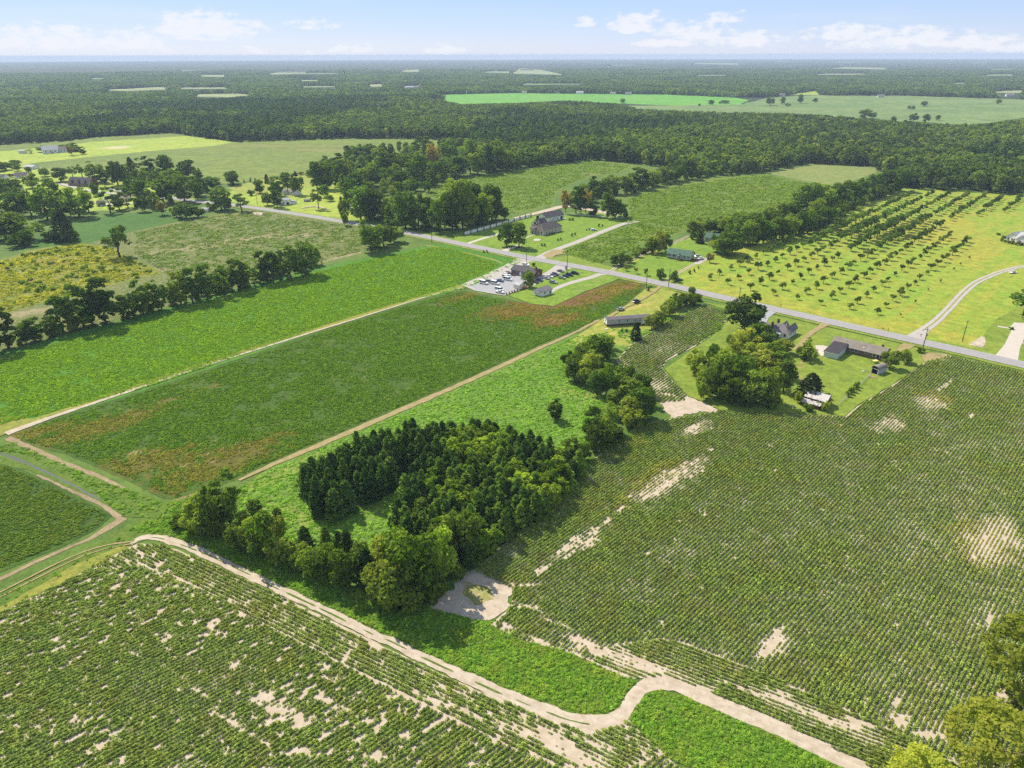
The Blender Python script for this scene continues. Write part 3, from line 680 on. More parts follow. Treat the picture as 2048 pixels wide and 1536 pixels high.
HOUSES = []
class House:
    """local frame: x along the near wall (a to b), y away from the camera side, z up"""
    def __init__(s, name, a, b, label, cat='house', group=None, length=None):
        A, B = Vector(G(*a)), Vector(G(*b))
        s.L = length or (B - A).length; d = (B - A).normalized(); s.rz = math.atan2(d.y, d.x)
        M_ = (A + B) / 2 + Vector((-d.y, d.x)) * 4; HOUSES.append((M_.x, M_.y, s.L * .5 + 5))
        s.o = empty(name, (A.x, A.y, gz((A.x + B.x) / 2, (A.y + B.y) / 2)), s.rz, label, cat, group)
    def part(s, name, mb, m, parent=None): return mb.build(name, m, parent or s.o)
    def walls(s, x0, x1, y0, y1, h, m, z0=-.1, rise=None, axis='x'):
        b = MB()
        if rise and axis == 'x':   # gable ends at x0 and x1
            b.prism([(y0, z0), (y1, z0), (y1, h), ((y0 + y1) / 2, h + rise), (y0, h)], x0, x1)
        elif rise:
            b.prismy([(x0, z0), (x1, z0), (x1, h), ((x0 + x1) / 2, h + rise), (x0, h)], y0, y1)
        else: b.box(x0, x1, y0, y1, z0, h)
        return s.part('wall', b, m)
    def gable(s, x0, x1, y0, y1, h, rise, m, axis='x', ov=.45, t=.16, name='roof'):
        b = MB(); up = .05
        if axis == 'x':
            yc = (y0 + y1) / 2; k = rise / ((y1 - y0) / 2) * ov
            b.slab([(x0 - ov, y0 - ov, h - k + up), (x1 + ov, y0 - ov, h - k + up), (x1 + ov, yc, h + rise + up), (x0 - ov, yc, h + rise + up)], -t)
            b.slab([(x1 + ov, y1 + ov, h - k + up), (x0 - ov, y1 + ov, h - k + up), (x0 - ov, yc, h + rise + up), (x1 + ov, yc, h + rise + up)], -t)
        else:
            xc = (x0 + x1) / 2; k = rise / ((x1 - x0) / 2) * ov
            b.slab([(x0 - ov, y1 + ov, h - k + up), (x0 - ov, y0 - ov, h - k + up), (xc, y0 - ov, h + rise + up), (xc, y1 + ov, h + rise + up)], -t)
            b.slab([(x1 + ov, y0 - ov, h - k + up), (x1 + ov, y1 + ov, h - k + up), (xc, y1 + ov, h + rise + up), (xc, y0 - ov, h + rise + up)], -t)
        return s.part(name, b, m)
    def hip(s, x0, x1, y0, y1, h, rise, m, ov=.4, inset=None, name='roof'):
        b = MB()
        x0, x1, y0, y1 = x0 - ov, x1 + ov, y0 - ov, y1 + ov
        W, Dp = x1 - x0, y1 - y0
        i = inset if inset is not None else min(W, Dp) / 2 * .98
        if W >= Dp: r0, r1 = (x0 + i, (y0 + y1) / 2), (x1 - i, (y0 + y1) / 2)
        else: r0, r1 = ((x0 + x1) / 2, y0 + i), ((x0 + x1) / 2, y1 - i)
        v = [(x0, y0, h), (x1, y0, h), (x1, y1, h), (x0, y1, h), (*r0, h + rise), (*r1, h + rise)]
        f = [(0, 1, 5, 4), (1, 2, 5), (2, 3, 4, 5), (3, 0, 4), (3, 2, 1, 0)] if W >= Dp else [(0, 1, 4), (1, 2, 5, 4), (2, 3, 5), (3, 0, 4, 5), (3, 2, 1, 0)]
        b.add(v, f)
        return s.part(name, b, m)
    def window(s, x, z, w=1.0, h=1.2, face='y', at=0.0, out=-1, name='window', trim=None, pane=None):
        """framed opening on a wall face; at = wall coordinate, out = -1 or +1 outward"""
        f, g = MB(), MB(); e = .06 * out
        def bx(m, a0, a1, z0, z1, d0, d1):
            d0, d1 = min(d0, d1), max(d0, d1)
            m.box(a0, a1, d0, d1, z0, z1) if face == 'y' else m.box(d0, d1, a0, a1, z0, z1)
        q = .1
        for a0, a1, z0, z1 in ((x - w / 2 - q, x + w / 2 + q, z - q, z), (x - w / 2 - q, x + w / 2 + q, z + h, z + h + q), (x - w / 2 - q, x - w / 2, z, z + h), (x + w / 2, x + w / 2 + q, z, z + h)):
            bx(f, a0, a1, z0, z1, at - e * .5, at + e)
        bx(g, x - w / 2, x + w / 2, z, z + h, at - e * .5, at + e * .4)
        p = s.part(name, f, trim or M_trim)
        s.part('pane' if name == 'window' else 'panel', g, pane or M_glass, p)
        return p
    def chimney(s, x, y, z0, z1, m, w=.7):
        return s.part('chimney', MB().box(x - w / 2, x + w / 2, y - w / 2, y + w / 2, z0, z1).box(x - w / 2 - .06, x + w / 2 + .06, y - w / 2 - .06, y + w / 2 + .06, z1 + .002, z1 + .14), m)
    def vent(s, x, y, z, m=None, r=.16):
        return s.part('roof_vent', MB().tube((x, y, z - .3), (x, y, z + .35), r, r, 8), m or M_darkp)

# long grey mobile home
h = House('mobile_home', (1213.2, 653.4), (1302, 647.4), 'long grey mobile home with dark skirting and end wall coloured sunlit white', 'mobile home')
L, D = h.L, 4.6
h.part('skirting', MB().box(.05, L - .05, .05, D - .05, -.1, .95), M_dkskirt)
h.walls(.12, L, 0, D, 3.3, M_greyside, .93)
h.part('sunlit_end_wall', MB().prism([(0, .9), (D, .9), (D, 3.3), (D / 2, 4.0), (0, 3.3)], 0, .11), M_white)  # sunlight on this end is put into its white, the shaded side greyer
h.gable(0, L, 0, D, 3.3, .75, R_mob, ov=.25, t=.1)
for x in (6.2, 10.4, 14.2): h.window(x, 1.75, .8, 1.1, at=0)
h.window(18.4, 1.05, .9, 2.0, at=0, name='door', pane=M_white)
h.window(D / 2, 1.8, .9, 1.2, 'x', 0, -1)
h.part('deck', MB().box(17.2, 19.8, -1.6, -.05, .75, .92).box(17.2, 17.35, -1.6, -1.45, -.1, 1.7).box(19.65, 19.8, -1.6, -1.45, -.1, 1.7).box(17.2, 19.8, -1.6, -1.5, 1.62, 1.7), M_trim)
for x, y in ((5, 1.6), (9.5, 1.7), (13, 1.2), (16, 3)): h.vent(x, y, 4.0, M_white, .12)

# brick ranch house with the pale blue extension
h = House('ranch_house', (1662, 698), (1765, 723), 'long brick ranch house with tan roof and dark-roofed blue extension')
L, D = h.L, 8.6
h.walls(0, L, 0, D, 2.6, M_dbrick, rise=2.0)
h.gable(0, L, 0, D, 2.6, 2.0, R_tan, ov=.6)
ex = MB(); E1 = 9.5   # extension on the near side at the left end
pa, pb = Vector(G(1646.4, 713.6)), Vector(G(1672.7, 720.2))
loc = lambda p: Matrix.Rotation(-h.rz, 2) @ (Vector(p) - Vector(h.o.location[:2]))
qa, qb = loc(pa), loc(pb)
xa, xb, ya = qa.x, qb.x, (qa.y + qb.y) / 2
print('ranch', L, xa, xb, ya)
h.part('extension', MB().prism([(ya, -.1), (-.02, -.1), (-.02, 3.0), (ya, 2.35)], xa, xb), M_bluew)
h.part('extension_roof', MB().slab([(xa - .3, ya - .35, 2.42), (xb + .3, ya - .35, 2.42), (xb + .3, 1.2, 3.42), (xa - .3, 1.2, 3.42)], -.14), R_char)
h.part('fascia', MB().box(xa - .3, xb + .3, ya - .42, ya - .355, 2.2, 2.54), M_trim)
for x in (xb + 2.2, xb + 4.2): h.window(x, 1.1, 1.1, 1.25, at=0)
h.window(xb + 8.6, 1.6, 1.3, .7, at=0)
for x in (xb + 11.6, xb + 14.4): h.window(x, 1.0, 1.1, 1.3, at=0)
h.window(xb + 18, 1.0, 1.0, 1.3, at=0)
h.window(xb + 13.2, .1, .9, 2.0, at=0, name='door', pane=M_darkp)
for x, y in ((5.4, 2.6), (13, 2.7), (26, 2.7)): h.vent(x, y, 2.6 + 2.0 * y / (D / 2))
h.part('vent_hood', MB().box(12.6, 13.2, 1.0, 1.6, 3.2, 3.6), M_trim)
h.chimney(19.5, D / 2 + .4, 4.2, 5.4, M_brown, .8)
for i in range(3):
    h.part('step', MB().box(xb + 12.6, xb + 13.8, -1.2 + .3 * i, -.9 + .3 * i, -.1, .17 * (i + 1)), M_block)

# grey hipped house with many roofs
h = House('grey_roofed_house', (1534, 670), (1574.3, 679.8), 'grey-roofed white house with several hips and two chimneys')
L = h.L; D = (Vector(G(1593.3, 667.2)) - Vector(G(1574.3, 679.8))).length
print('grey house', L, D)
h.walls(0, L, 0, D * .62, 2.8, M_white)
h.hip(0, L, 0, D * .62, 2.8, 2.9, R_grey, .5)
h.walls(L * .3, L * .66, D * .3, D - 1.2, 2.82, M_white, rise=2.3, axis='y')
h.gable(L * .3, L * .66, D * .3, D - 1.2, 2.82, 2.3, R_grey, axis='y', ov=.4)
h.walls(L * .7, L - .05, D * .3, D, 2.84, M_white, rise=2.0, axis='y')
h.gable(L * .7, L - .05, D * .3, D, 2.84, 2.0, R_grey, axis='y', ov=.4)
h.walls(-5.5, -.05, D * .3, D * .62, 2.5, M_white, rise=1.3)
h.gable(-5.5, -.05, D * .3, D * .62, 2.5, 1.3, R_grey, ov=.3)
h.part('garage', MB().prismy([(-11, -.1), (-5.7, -.1), (-5.7, 2.6), (-8.35, 3.9), (-11, 2.6)], 1.2, 7.0), M_bluew)
h.gable(-11, -5.7, 1.2, 7.0, 2.6, 1.3, R_white, ov=.3, axis='y')
h.part('porch_roof', MB().slab([(L * .3, -2.0, 2.3), (L * .68, -2.0, 2.3), (L * .68, .3, 2.75), (L * .3, .3, 2.75)], -.1), M_trim)
for x in (L * .32, L * .66): h.part('porch_post', MB().tube((x, -1.8, -.1), (x, -1.8, 2.3), .08, .08, 6), M_trim)
for y in (1.6, 3.8, 6.6, 8.8, 11.0):
    if y < D - .8: h.window(y, 1.0, .9, 1.3, 'x', L, 1)
for x in (L * .12, L * .85): h.window(x, .9, 1.0, 1.3, at=0)
h.window(L * .5, .05, 1.6, 2.0, at=0, name='door', pane=M_glass)
h.chimney(L * .16, .9, 2.0, 6.2, M_brown, .9)
h.chimney(L * .2, D * .62, 3.0, 6.2, M_brown, .9)
for x, y, z in ((L * .84, D * .5, 4.1), (L * .86, D * .74, 4.1), (L * .8, D * .3, 4.3)):
    h.part('skylight', MB().box(x - .4, x + .4, y - .5, y + .5, z - .5, z + .42), M_glass)
h.vent(L * .66, D * .5, 5.0, M_white)

# green-roofed cottage and its garage
h = House('green_roofed_house', (1333.2, 516.4), (1378.6, 523.2), 'sage cottage with green roof and small gabled porch')
L, D = h.L, 8.6
h.walls(0, L, 0, D, 3.2, M_sage, .55, rise=2.4)
h.part('foundation', MB().box(.05, L - .05, .05, D - .05, -.1, .6), M_brick)
h.gable(0, L, 0, D, 3.2, 2.4, R_green, ov=.5)
for i, x in enumerate((1.6, L * .32, L * .78, L * .93)): h.window(x, 1.5, 1.0, 1.3, at=0)
for x in (.75, 2.45, L * .32 - .85, L * .32 + .85): h.part('shutter', MB().box(x - .18, x + .18, -.05, -.004, 1.45, 2.85), M_darkp)
h.part('porch_roof', MB().slab([(L * .46, -2.2, 3.0), (L * .46, .8, 3.0), (L * .55, .8, 4.1), (L * .55, -2.2, 4.1)], -.12).slab([(L * .64, .8, 3.0), (L * .64, -2.2, 3.0), (L * .55, -2.2, 4.1), (L * .55, .8, 4.1)], -.12), R_green)
h.part('porch_gable', MB().prismy([(L * .47, 3.0), (L * .63, 3.0), (L * .55, 3.95)], -2.1, -2.0), M_trim)
for x in (L * .475, L * .625): h.part('porch_post', MB().tube((x, -2.0, -.1), (x, -2.0, 3.0), .1, .1, 6), M_trim)
h.part('porch_floor', MB().box(L * .46, L * .64, -2.1, -.02, -.1, .6), M_brick)
h.window(L * .55, .65, 1.0, 2.1, at=0, name='door', pane=M_darkp)
h.window(2.4, 1.4, 1.0, 1.2, 'x', L, 1); h.window(5.6, 1.4, 1.0, 1.2, 'x', L, 1)
h.part('side_deck', MB().box(L + .05, L + 4.6, 1.0, 5.5, .1, .6), M_brown)
h.vent(L * .28, 1.5, 4.4, M_darkp, .12)
h = House('green_roofed_garage', (1408.6, 483.6), (1441, 487.8), 'grey garage with green roof in front of the tree belt', 'garage')
L, D = h.L, 8.5
h.walls(0, L, 0, D, 3.0, M_greyside, rise=2.6)
h.gable(0, L, 0, D, 3.0, 2.6, R_green, ov=.45)
h.window(L * .16, 1.2, .9, 1.0, at=0); h.window(L * .34, 1.2, .7, .8, at=0)
h.window(L * .56, .05, 1.1, 2.0, at=0, name='door', pane=M_darkp); h.window(L * .8, .05, 2.6, 2.1, at=0, name='garage_door', pane=M_white)

# brick office with its neighbours on the gravel lot
h = House('brick_office', (1022.3, 549), (1069, 557.5), 'low red brick office with grey roof on the gravel lot', 'office')
L = h.L; D = 8.8
print('office', L)
h.walls(0, L, 0, D, 2.9, M_brick, rise=1.9)
h.gable(0, L, 0, D, 2.9, 1.9, R_dkgrey, ov=.5)
for x in (L * .3, L * .5, L * .82): h.window(x, 1.0, 1.1, 1.2, at=0)
h.window(L * .4, .05, 1.0, 2.05, at=0, name='door', pane=M_white)
h.window(D * .5, 1.0, 1.2, 1.2, 'x', L, 1)
h.chimney(L - .3, D * .28, 2.4, 6.0, M_brown, .9)
h = House('storage_shed', (1027, 577), (1038, 580), 'small white storage shed at the edge of the gravel lot', 'shed')
L = h.L; D = 4.6
h.walls(0, L, 0, D, 2.3, M_creamw, rise=.9)
h.gable(0, L, 0, D, 2.3, .9, R_white, ov=.25, t=.1)
h.window(D * .5, .05, 1.6, 1.9, 'x', L, 1, name='door', pane=M_creamw)
h = House('small_cottage', (1083, 594.3), (1104, 588.3), 'small white cottage with grey roof at the end of the gravel drive', 'cottage')
L = h.L; D = 6.4
h.walls(0, L, 0, D, 2.6, M_white, rise=1.5)
h.gable(0, L, 0, D, 2.6, 1.5, R_grey, ov=.35)
h.window(L * .3, 1.0, .8, 1.2, at=0); h.window(L * .82, .05, .9, 2.0, at=0, name='door', pane=M_darkp)
h.window(D * .35, 1.0, .9, 1.1, 'x', 0, -1); h.window(D * .7, 1.0, .9, 1.1, 'x', 0, -1)
h.part('porch_roof', MB().slab([(-1.6, .6, 2.1), (0, .6, 2.45), (0, D - .6, 2.45), (-1.6, D - .6, 2.1)], -.08), R_grey)
for y in (.8, D - .8): h.part('porch_post', MB().tube((-1.5, y, -.1), (-1.5, y, 2.05), .06, .06, 6), M_trim)

# big stone house
h = House('stone_house', (1087.4, 472.3), (1123.5, 462.5), 'big buff stone house with steep grey roofs and white dormer')
L = h.L
wl_ = (Vector(G(1057, 467.5)) - Vector(G(1087.4, 472.3))).length
D = wl_ * .98
print('stone', L, D)
h.walls(0, L, 0, 10, 3.6, M_stone)
h.hip(0, L, 0, 10, 3.6, 4.2, R_warm, .5, inset=3.4)
h.walls(.06, 10.5, 4.2, D, 3.65, M_stone)
h.hip(.06, 10.5, 3.4, D, 3.65, 6.4, R_warm, .55, inset=5)
h.walls(2.4, 12.5, D - 6.5, D + .5, 6.2, M_stone, rise=3.8)
h.part('white_gable', MB().prism([(D - 6.4, 6.2), (D + .4, 6.2), (D - 3, 9.9)], 2.25, 2.39), M_white)
h.gable(2.4, 12.5, D - 6.5, D + .5, 6.2, 3.8, R_warm, ov=.4)
h.part('gable_window', MB().box(2.15, 2.24, D - 4, D - 2, 6.9, 8.3), M_glass)
h.part('dormer', MB().prism([(5.4, 5.2), (7.6, 5.2), (7.6, 6.6), (6.5, 7.8), (5.4, 6.6)], 2.0, 4.2), M_white)
h.part('dormer_window', MB().box(1.93, 1.99, 6.1, 6.9, 5.6, 6.8), M_glass)
h.part('dormer_roof', MB().slab([(1.8, 5.2, 6.5), (1.8, 6.5, 7.95), (4.4, 6.5, 7.95), (4.4, 5.2, 6.5)], -.1).slab([(1.8, 6.5, 7.95), (1.8, 7.8, 6.5), (4.4, 7.8, 6.5), (4.4, 6.5, 7.95)], -.1), R_warm)
h.part('entrance_tower', MB().box(-1.6, .05, 7.6, 10.6, -.1, 4.4), M_block)
h.part('entrance_roof', MB().slab([(-1.9, 7.3, 4.45), (-1.9, 10.9, 4.45), (.3, 10.9, 5.0), (.3, 7.3, 5.0)], -.12), R_warm)
h.window(9.1, .05, 1.2, 2.4, 'x', -1.6, -1, name='door', pane=M_darkp)
for y in (2.2, 4.6, 6.4, 12.6, 15.5):
    if y < D - .8: h.window(y, 1.0, 1.1, 1.6, 'x', 0, -1)
for x in (3, 6.4, 10, 13.4):
    if x < L - .8: h.window(x, 1.0, 1.1, 1.5, at=0)
h.chimney(7, D - 1.2, 8.2, 11.6, M_darkp, 1.3)
for i, x in enumerate((3.0, 5.6, 8.2, 10.8)):
    if x < L - .5:
        c, s_ = math.cos(h.rz), math.sin(h.rz)
        X, Y = h.o.location.x + c * x + s_ * 1.0, h.o.location.y + s_ * x - c * 1.0
        BEDS = globals().setdefault('BEDS', []); BEDS.append((X, Y))
h = House('white_barn', (1093, 446), (1128, 438.4), 'long white barn with dark roof behind the stone house', 'barn')
L, D = h.L, 9.5
print('barn', L)
h.walls(0, L, 0, D, 3.6, M_white, rise=2.9)
h.gable(0, L, 0, D, 3.6, 2.9, R_dkgrey, ov=.45)
for x in (L * .22, L * .36, L * .5): h.window(x, 1.1, .9, 1.2, at=0)
h.window(L * .64, .05, 1.0, 2.1, at=0, name='door', pane=M_glass); h.window(L * .85, .05, 2.6, 2.6, at=0, name='garage_door', pane=M_darkp)

# tin-roofed ruin with creepers and the little barn-shaped shed
h = House('tin_barn', (1601, 811), (1645, 824), 'derelict tin-roofed barn overgrown with creepers', 'barn')
L = h.L; D = 8.4
print('tin', L)
h.walls(.3, L - .3, 3.0, D, 2.9, M_brown, rise=1.5)
h.part('lean_to_wall', MB().box(.5, L - 1.6, .35, 2.98, -.1, 1.7), M_brown)
ns = 11
for i in range(ns):   # loose sheets of the upper roof
    x0, x1 = (L + .3) * i / ns - .1, (L + .3) * (i + 1) / ns - .13
    dz = trr_.uniform(-.05, .05) if 'trr_' in globals() else random.Random(i).uniform(-.05, .05)
    h.part('roof_sheet', MB().slab([(x0, 2.5, 2.75 + dz), (x1, 2.5, 2.75 + dz), (x1, (D + 3) / 2 + .1, 4.5 + dz), (x0, (D + 3) / 2 + .1, 4.5 + dz)], .03), M_tin)
    h.part('roof_sheet', MB().slab([(x1, D + .5, 2.75 + dz), (x0, D + .5, 2.75 + dz), (x0, (D + 3) / 2 + .14, 4.5 + dz), (x1, (D + 3) / 2 + .14, 4.5 + dz)], .03), M_tin)
for i in range(8):
    x0, x1 = (L - 1.2) * i / 8, (L - 1.2) * (i + 1) / 8 - .05
    dz = random.Random(i + 40).uniform(-.1, .06)
    h.part('roof_sheet', MB().slab([(x0, -.2 + .15 * (i % 3), 1.65 + dz), (x1, -.2 + .15 * (i % 3), 1.65 + dz), (x1, 2.3, 2.2 + dz), (x0, 2.3, 2.2 + dz)], .03), M_tin)
TIN = h
h = House('garden_shed', (1741.3, 746), (1754.4, 751), 'small barn-shaped garden shed with open dark front', 'shed')
L = h.L; D = 6.0
print('shed', L)
k = L / 2
h.part('wall', MB().box(.02, .12, 0, D, -.1, 2.1).box(L - .12, L - .02, 0, D, -.1, 2.1).box(.12, L - .12, D - .1, D, -.1, 2.1), M_greyside)
arc = [(k + (k + .12) * math.cos(a), 2.1 + 1.35 * math.sin(a)) for a in np.linspace(0, math.pi, 9)]
b = MB()
for i in range(8):
    (xa_, za_), (xb_, zb_) = arc[i], arc[i + 1]
    b.slab([(xa_, -.15, za_), (xa_, D + .1, za_), (xb_, D + .1, zb_), (xb_, -.15, zb_)], -.06)
h.part('roof', b, R_tan)
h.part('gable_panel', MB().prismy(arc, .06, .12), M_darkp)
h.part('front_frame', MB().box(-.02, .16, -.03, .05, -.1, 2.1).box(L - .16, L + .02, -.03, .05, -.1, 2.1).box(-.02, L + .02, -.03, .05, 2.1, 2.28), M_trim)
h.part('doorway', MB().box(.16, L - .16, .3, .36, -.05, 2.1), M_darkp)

# white farmhouse at the right edge
h = House('white_farmhouse', (2010, 482), (2052, 491), 'white farmhouse with pale grey roof at the right edge')
L = h.L; D = 11
print('farm', L)
h.walls(0, L * .5, 0, D, 3.4, M_white, rise=3.0, axis='y')
h.gable(0, L * .5, 0, D, 3.4, 3.0, R_white, axis='y')
h.walls(L * .5, L + 8, -1.5, D - 2, 3.6, M_white, rise=3.6)
h.gable(L * .5, L + 8, -1.5, D - 2, 3.6, 3.6, R_white)
h.walls(L * .62, L * .95, -2.6, 3, 3.6, M_white, rise=2.4, axis='y')
h.gable(L * .62, L * .95, -2.6, 3, 3.6, 2.4, R_white, axis='y')
for x in (L * .12, L * .3, L * .4): h.window(x, 1.0, 1.0, 1.6, at=0)
h.window(L * .78, 1.0, 1.4, 1.5, at=-2.6)
h.part('porch_roof', MB().slab([(-2.0, -.4, 2.7), (0, -.4, 3.2), (0, D - 2, 3.2), (-2.0, D - 2, 2.7)], -.1), R_white)
for y in (0, 3, 6): h.part('porch_post', MB().tube((-1.9, y, -.1), (-1.9, y, 2.65), .09, .09, 6), M_trim)

# village houses and sheds at left and far back
def simple(name, a, b, D, hh, rise, wm, rm, label, cat='house', wins=(.25, .75), door=None, axis='x', dormers=0, chim=False, length=None):
    h = House(name, a, b, label, cat, None, length); L = h.L
    h.walls(0, L, 0, D, hh, wm, rise=rise, axis=axis)
    h.gable(0, L, 0, D, hh, rise, rm, axis=axis)
    for q in wins: h.window(L * q, hh * .35, 1.2, hh * .42, at=0)
    if door: h.window(L * door, .05, 1.2, 2.1, at=0, name='door', pane=M_darkp)
    for i in range(dormers):
        x = L * (.2 + .3 * i)
        h.part('dormer', MB().prismy([(x - 1, hh + .4), (x + 1, hh + .4), (x + 1, hh + 1.7), (x, hh + 2.7), (x - 1, hh + 1.7)], .6, D * .4), wm)
        h.part('dormer_roof', MB().slab([(x - 1.25, .4, hh + 1.5), (x, .4, hh + 2.85), (x, D * .45, hh + 2.85), (x - 1.25, D * .45, hh + 1.5)], -.1).slab([(x, .4, hh + 2.85), (x + 1.25, .4, hh + 1.5), (x + 1.25, D * .45, hh + 1.5), (x, D * .45, hh + 2.85)], -.1), rm)
        h.part('dormer_window', MB().box(x - .45, x + .45, .53, .59, hh + .7, hh + 1.6), M_glass)
    if chim: h.chimney(L * .5, D / 2, hh + rise - .5, hh + rise + 1.2, M_brown, .9)
    return h
simple('brick_house', (137, 372), (180, 374), 11, 3.4, 4.8, M_brick, R_dkgrey, 'brick house with three dormers among tall trees at left', wins=(.12, .4, .65, .9), door=.52, dormers=3)
simple('white_farmhouse', (86, 308), (118, 306), 14, 4.5, 5, M_white, R_white, 'white farmhouse with pale roof far off at left', wins=(.2, .5, .8), door=.6)
simple('white_wing', (119, 305.5), (134, 304.5), 10, 4, 3.5, M_white, R_tan, 'smaller white house right beside the far left farmhouse', wins=(.3, .7))
simple('camper', (37, 307), (49, 307), 6, 3.6, .5, M_white, R_white, 'white camper trailer standing on the far left lawn', 'trailer', wins=(.3, .7))
simple('white_carport', (48, 338), (66, 339), 9, 2.8, 1.6, M_white, R_white, 'white metal carport in the left village', 'carport', wins=(), door=.5)
simple('cottage', (29, 357), (54, 356), 10, 3, 2.5, M_white, R_dkgrey, 'small white house with dark roof at the left edge village', wins=(.3, .7), door=.5)
simple('blue_roofed_house', (-8, 360), (8, 360), 9, 3, 2.2, M_white, R_dkgrey, 'house cut by the left edge of the photo', wins=(.6,))
simple('pink_house', (16, 384), (32, 385), 9, 3, 2, M_creamw, R_white, 'pale house half hidden by trees at the left edge', wins=(.3, .7))
simple('shed', (194, 413), (203, 413), 6, 3, 1.6, M_bluew, R_dkgrey, 'small grey shed beside the village yard', 'shed', wins=(), door=.5)
simple('village_house', (232, 407), (262, 402), 9, 3, 2, M_white, R_tan, 'low house behind the thin trees left of the road bend', wins=(.3, .7), door=.5)
simple('white_van', (207, 404), (214, 404), 3, 2.4, .3, M_white, R_white, 'white box truck in the village yard', 'truck', wins=())
simple('white_house', (575.5, 389), (587, 391.5), 9, 3.2, 1.8, M_white, R_grey, 'small white house with grey roof before dark trees', wins=(.3, .7), chim=True)
simple('white_garage', (560, 387), (567, 390), 7, 3, 1.5, M_white, R_grey, 'white garage left of the small white house', 'garage', wins=(), door=.5)
h = House('white_barn', (569, 411), (583, 409), 'white barn with lean-to roofs beside the road', 'barn')
L = h.L; print('wbarn', L)
h.walls(0, L, 0, 6, 4.4, M_white, rise=1.4); h.gable(0, L, 0, 6, 4.4, 1.4, R_white, ov=.3)
h.walls(L + .03, L * 1.85, .4, 5.6, 2.2, M_white); h.part('lean_to_roof', MB().slab([(L + .02, .2, 3.2), (L * 1.9, .2, 2.2), (L * 1.9, 5.8, 2.2), (L + .02, 5.8, 3.2)], -.1), R_white)
h.walls(-L * .55, -.03, .4, 5.6, 2.2, M_greyside); h.part('lean_to_roof', MB().slab([(-L * .6, .2, 2.2), (-.02, .2, 3.2), (-.02, 5.8, 3.2), (-L * .6, 5.8, 2.2)], -.1), R_white)
h.window(L * .5, .05, 2.0, 2.4, at=0, name='door', pane=M_darkp)
simple('shed', (613, 404), (622, 402.5), 4, 1.4, .6, M_greyside, R_grey, 'low grey shed on the lawn right of the white barn', 'shed', wins=())
simple('white_shed', (690, 418), (702, 416.5), 5, 2.2, 1.0, M_white, R_white, 'tiny white-roofed shed under the roadside trees', 'shed', wins=(), door=.5)
simple('garden_hut', (404, 424), (416, 424), 5, 2.2, 1.0, M_white, R_white, 'tiny white hut by the bushes at the end of the dark green plot', 'hut', wins=())
FAR = [(1446, 194, 12, 'white farmhouse far off beyond the green field'), (1461, 194.5, 6, 'white outbuilding right of the far farmhouse'), (1521, 194, 9, 'pale house at the far end of the green field'), (1555, 193, 14, 'long pale barn below the small sunny far lawn'), (1585, 180.5, 10, 'white house behind the small sunny far lawn'),
       (1044, 187, 8, 'first white house from the left along the far field edge'), (1108, 187, 12, 'second white house from the left along the far field edge'), (1152, 188, 14, 'third white house from the left along the far field edge'), (1220, 189, 10, 'pale house under trees at the far field edge'), (1250, 189.5, 12, 'pale low house right of the middle of the far field edge'),
       (920, 188, 14, 'leftmost long pale house at the far green field'), (950, 187, 16, 'long brick-toned house at the left end of the far field'), (1755, 195, 12, 'white barn behind the dull far field'), (1974, 193, 12, 'white house at right among far trees'), (2012, 193, 14, 'white house at the far right edge'), (1040, 141, 30, 'large pale barn in the distant clearing'),
       (812, 177, 16, 'white house in the distant clearing at left centre'), (828, 176, 12, 'second white roof in the distant clearing at left centre'), (1560, 154, 20, 'first pale house in the distant row beyond the wood'), (1577, 154, 16, 'second pale house in the distant row beyond the wood'), (1592, 154.5, 18, 'third pale house in the distant row beyond the wood')]
for i, (x, y, w, lab) in enumerate(FAR):
    X, Y = G(x, y); w_m = w * mpp(x, y)
    hs = House('farmhouse' if 'house' in lab else 'barn', (x, y), (x + w, y + .15), lab, 'house' if 'house' in lab or 'roof' in lab else 'barn', None, w_m)
    hh = 3.6 + .1 * w; rs = 2.6 + .1 * w
    hs.walls(0, w_m, 0, 12, hh, M_white if i % 3 else M_creamw, rise=rs); hs.gable(0, w_m, 0, 12, hh, rs, (R_grey, R_white, R_tan)[i % 3], ov=.6)
    hs.window(w_m * .3, 1.2, 2.0, 1.8, at=0); hs.window(w_m * .7, 1.2, 2.0, 1.8, at=0)
# three distant silos or tanks on the skyline
for i, (x, y) in enumerate(((860, 130), (868, 130), (874, 131))):
    X, Y = G(x, y)
    o = empty('silo', (X, Y, 0), 0, ORD[i] + ' pale silo from the left near the skyline', 'silo', 'silos near the skyline')
    MB().tube((0, 0, 0), (0, 0, 24), 9, 9, 12).build('body', M_white, o); MB().tube((0, 0, 24.02), (0, 0, 30), 9.2, 2, 12).build('cap', M_trim, o)

# ------------------------------------------------------------------ fences, poles, vehicles and yard things
fa, fb = Vector(G(928, 471)), Vector(G(1062, 434))
d = (fb - fa); n = 11; stp = d / n; rz = math.atan2(d.y, d.x)
fo = empty('yard_fence', (fa.x, fa.y, gz(fa.x, fa.y)), rz, 'tall white panel fence with brick posts beside the stone house', 'fence')
for i in range(n + 1):
    s = stp.length * i
    MB().box(s - .35, s + .35, -.35, .35, -.1, 2.5).box(s - .42, s + .42, -.42, .42, 2.502, 2.65).build('post', M_brown, fo)
    if i < n: MB().box(s + .36, s + stp.length - .36, -.06, .06, .1, 2.1).box(s + .36, s + stp.length - .36, -.1, .1, 2.102, 2.2).build('panel', M_white, fo)
fa, fb = Vector(G(1676, 812)), Vector(G(1740, 752))
d = fb - fa; n = 12; rz = math.atan2(d.y, d.x); st = d.length / n
fo = empty('wire_fence', (fa.x, fa.y, gz(fa.x, fa.y)), rz, 'low grey wire fence running from the barn-shaped shed', 'fence')
for i in range(n + 1): MB().tube((st * i, 0, -.1), (st * i, 0, 1.25), .05, .05, 6).build('post', M_greyside, fo)
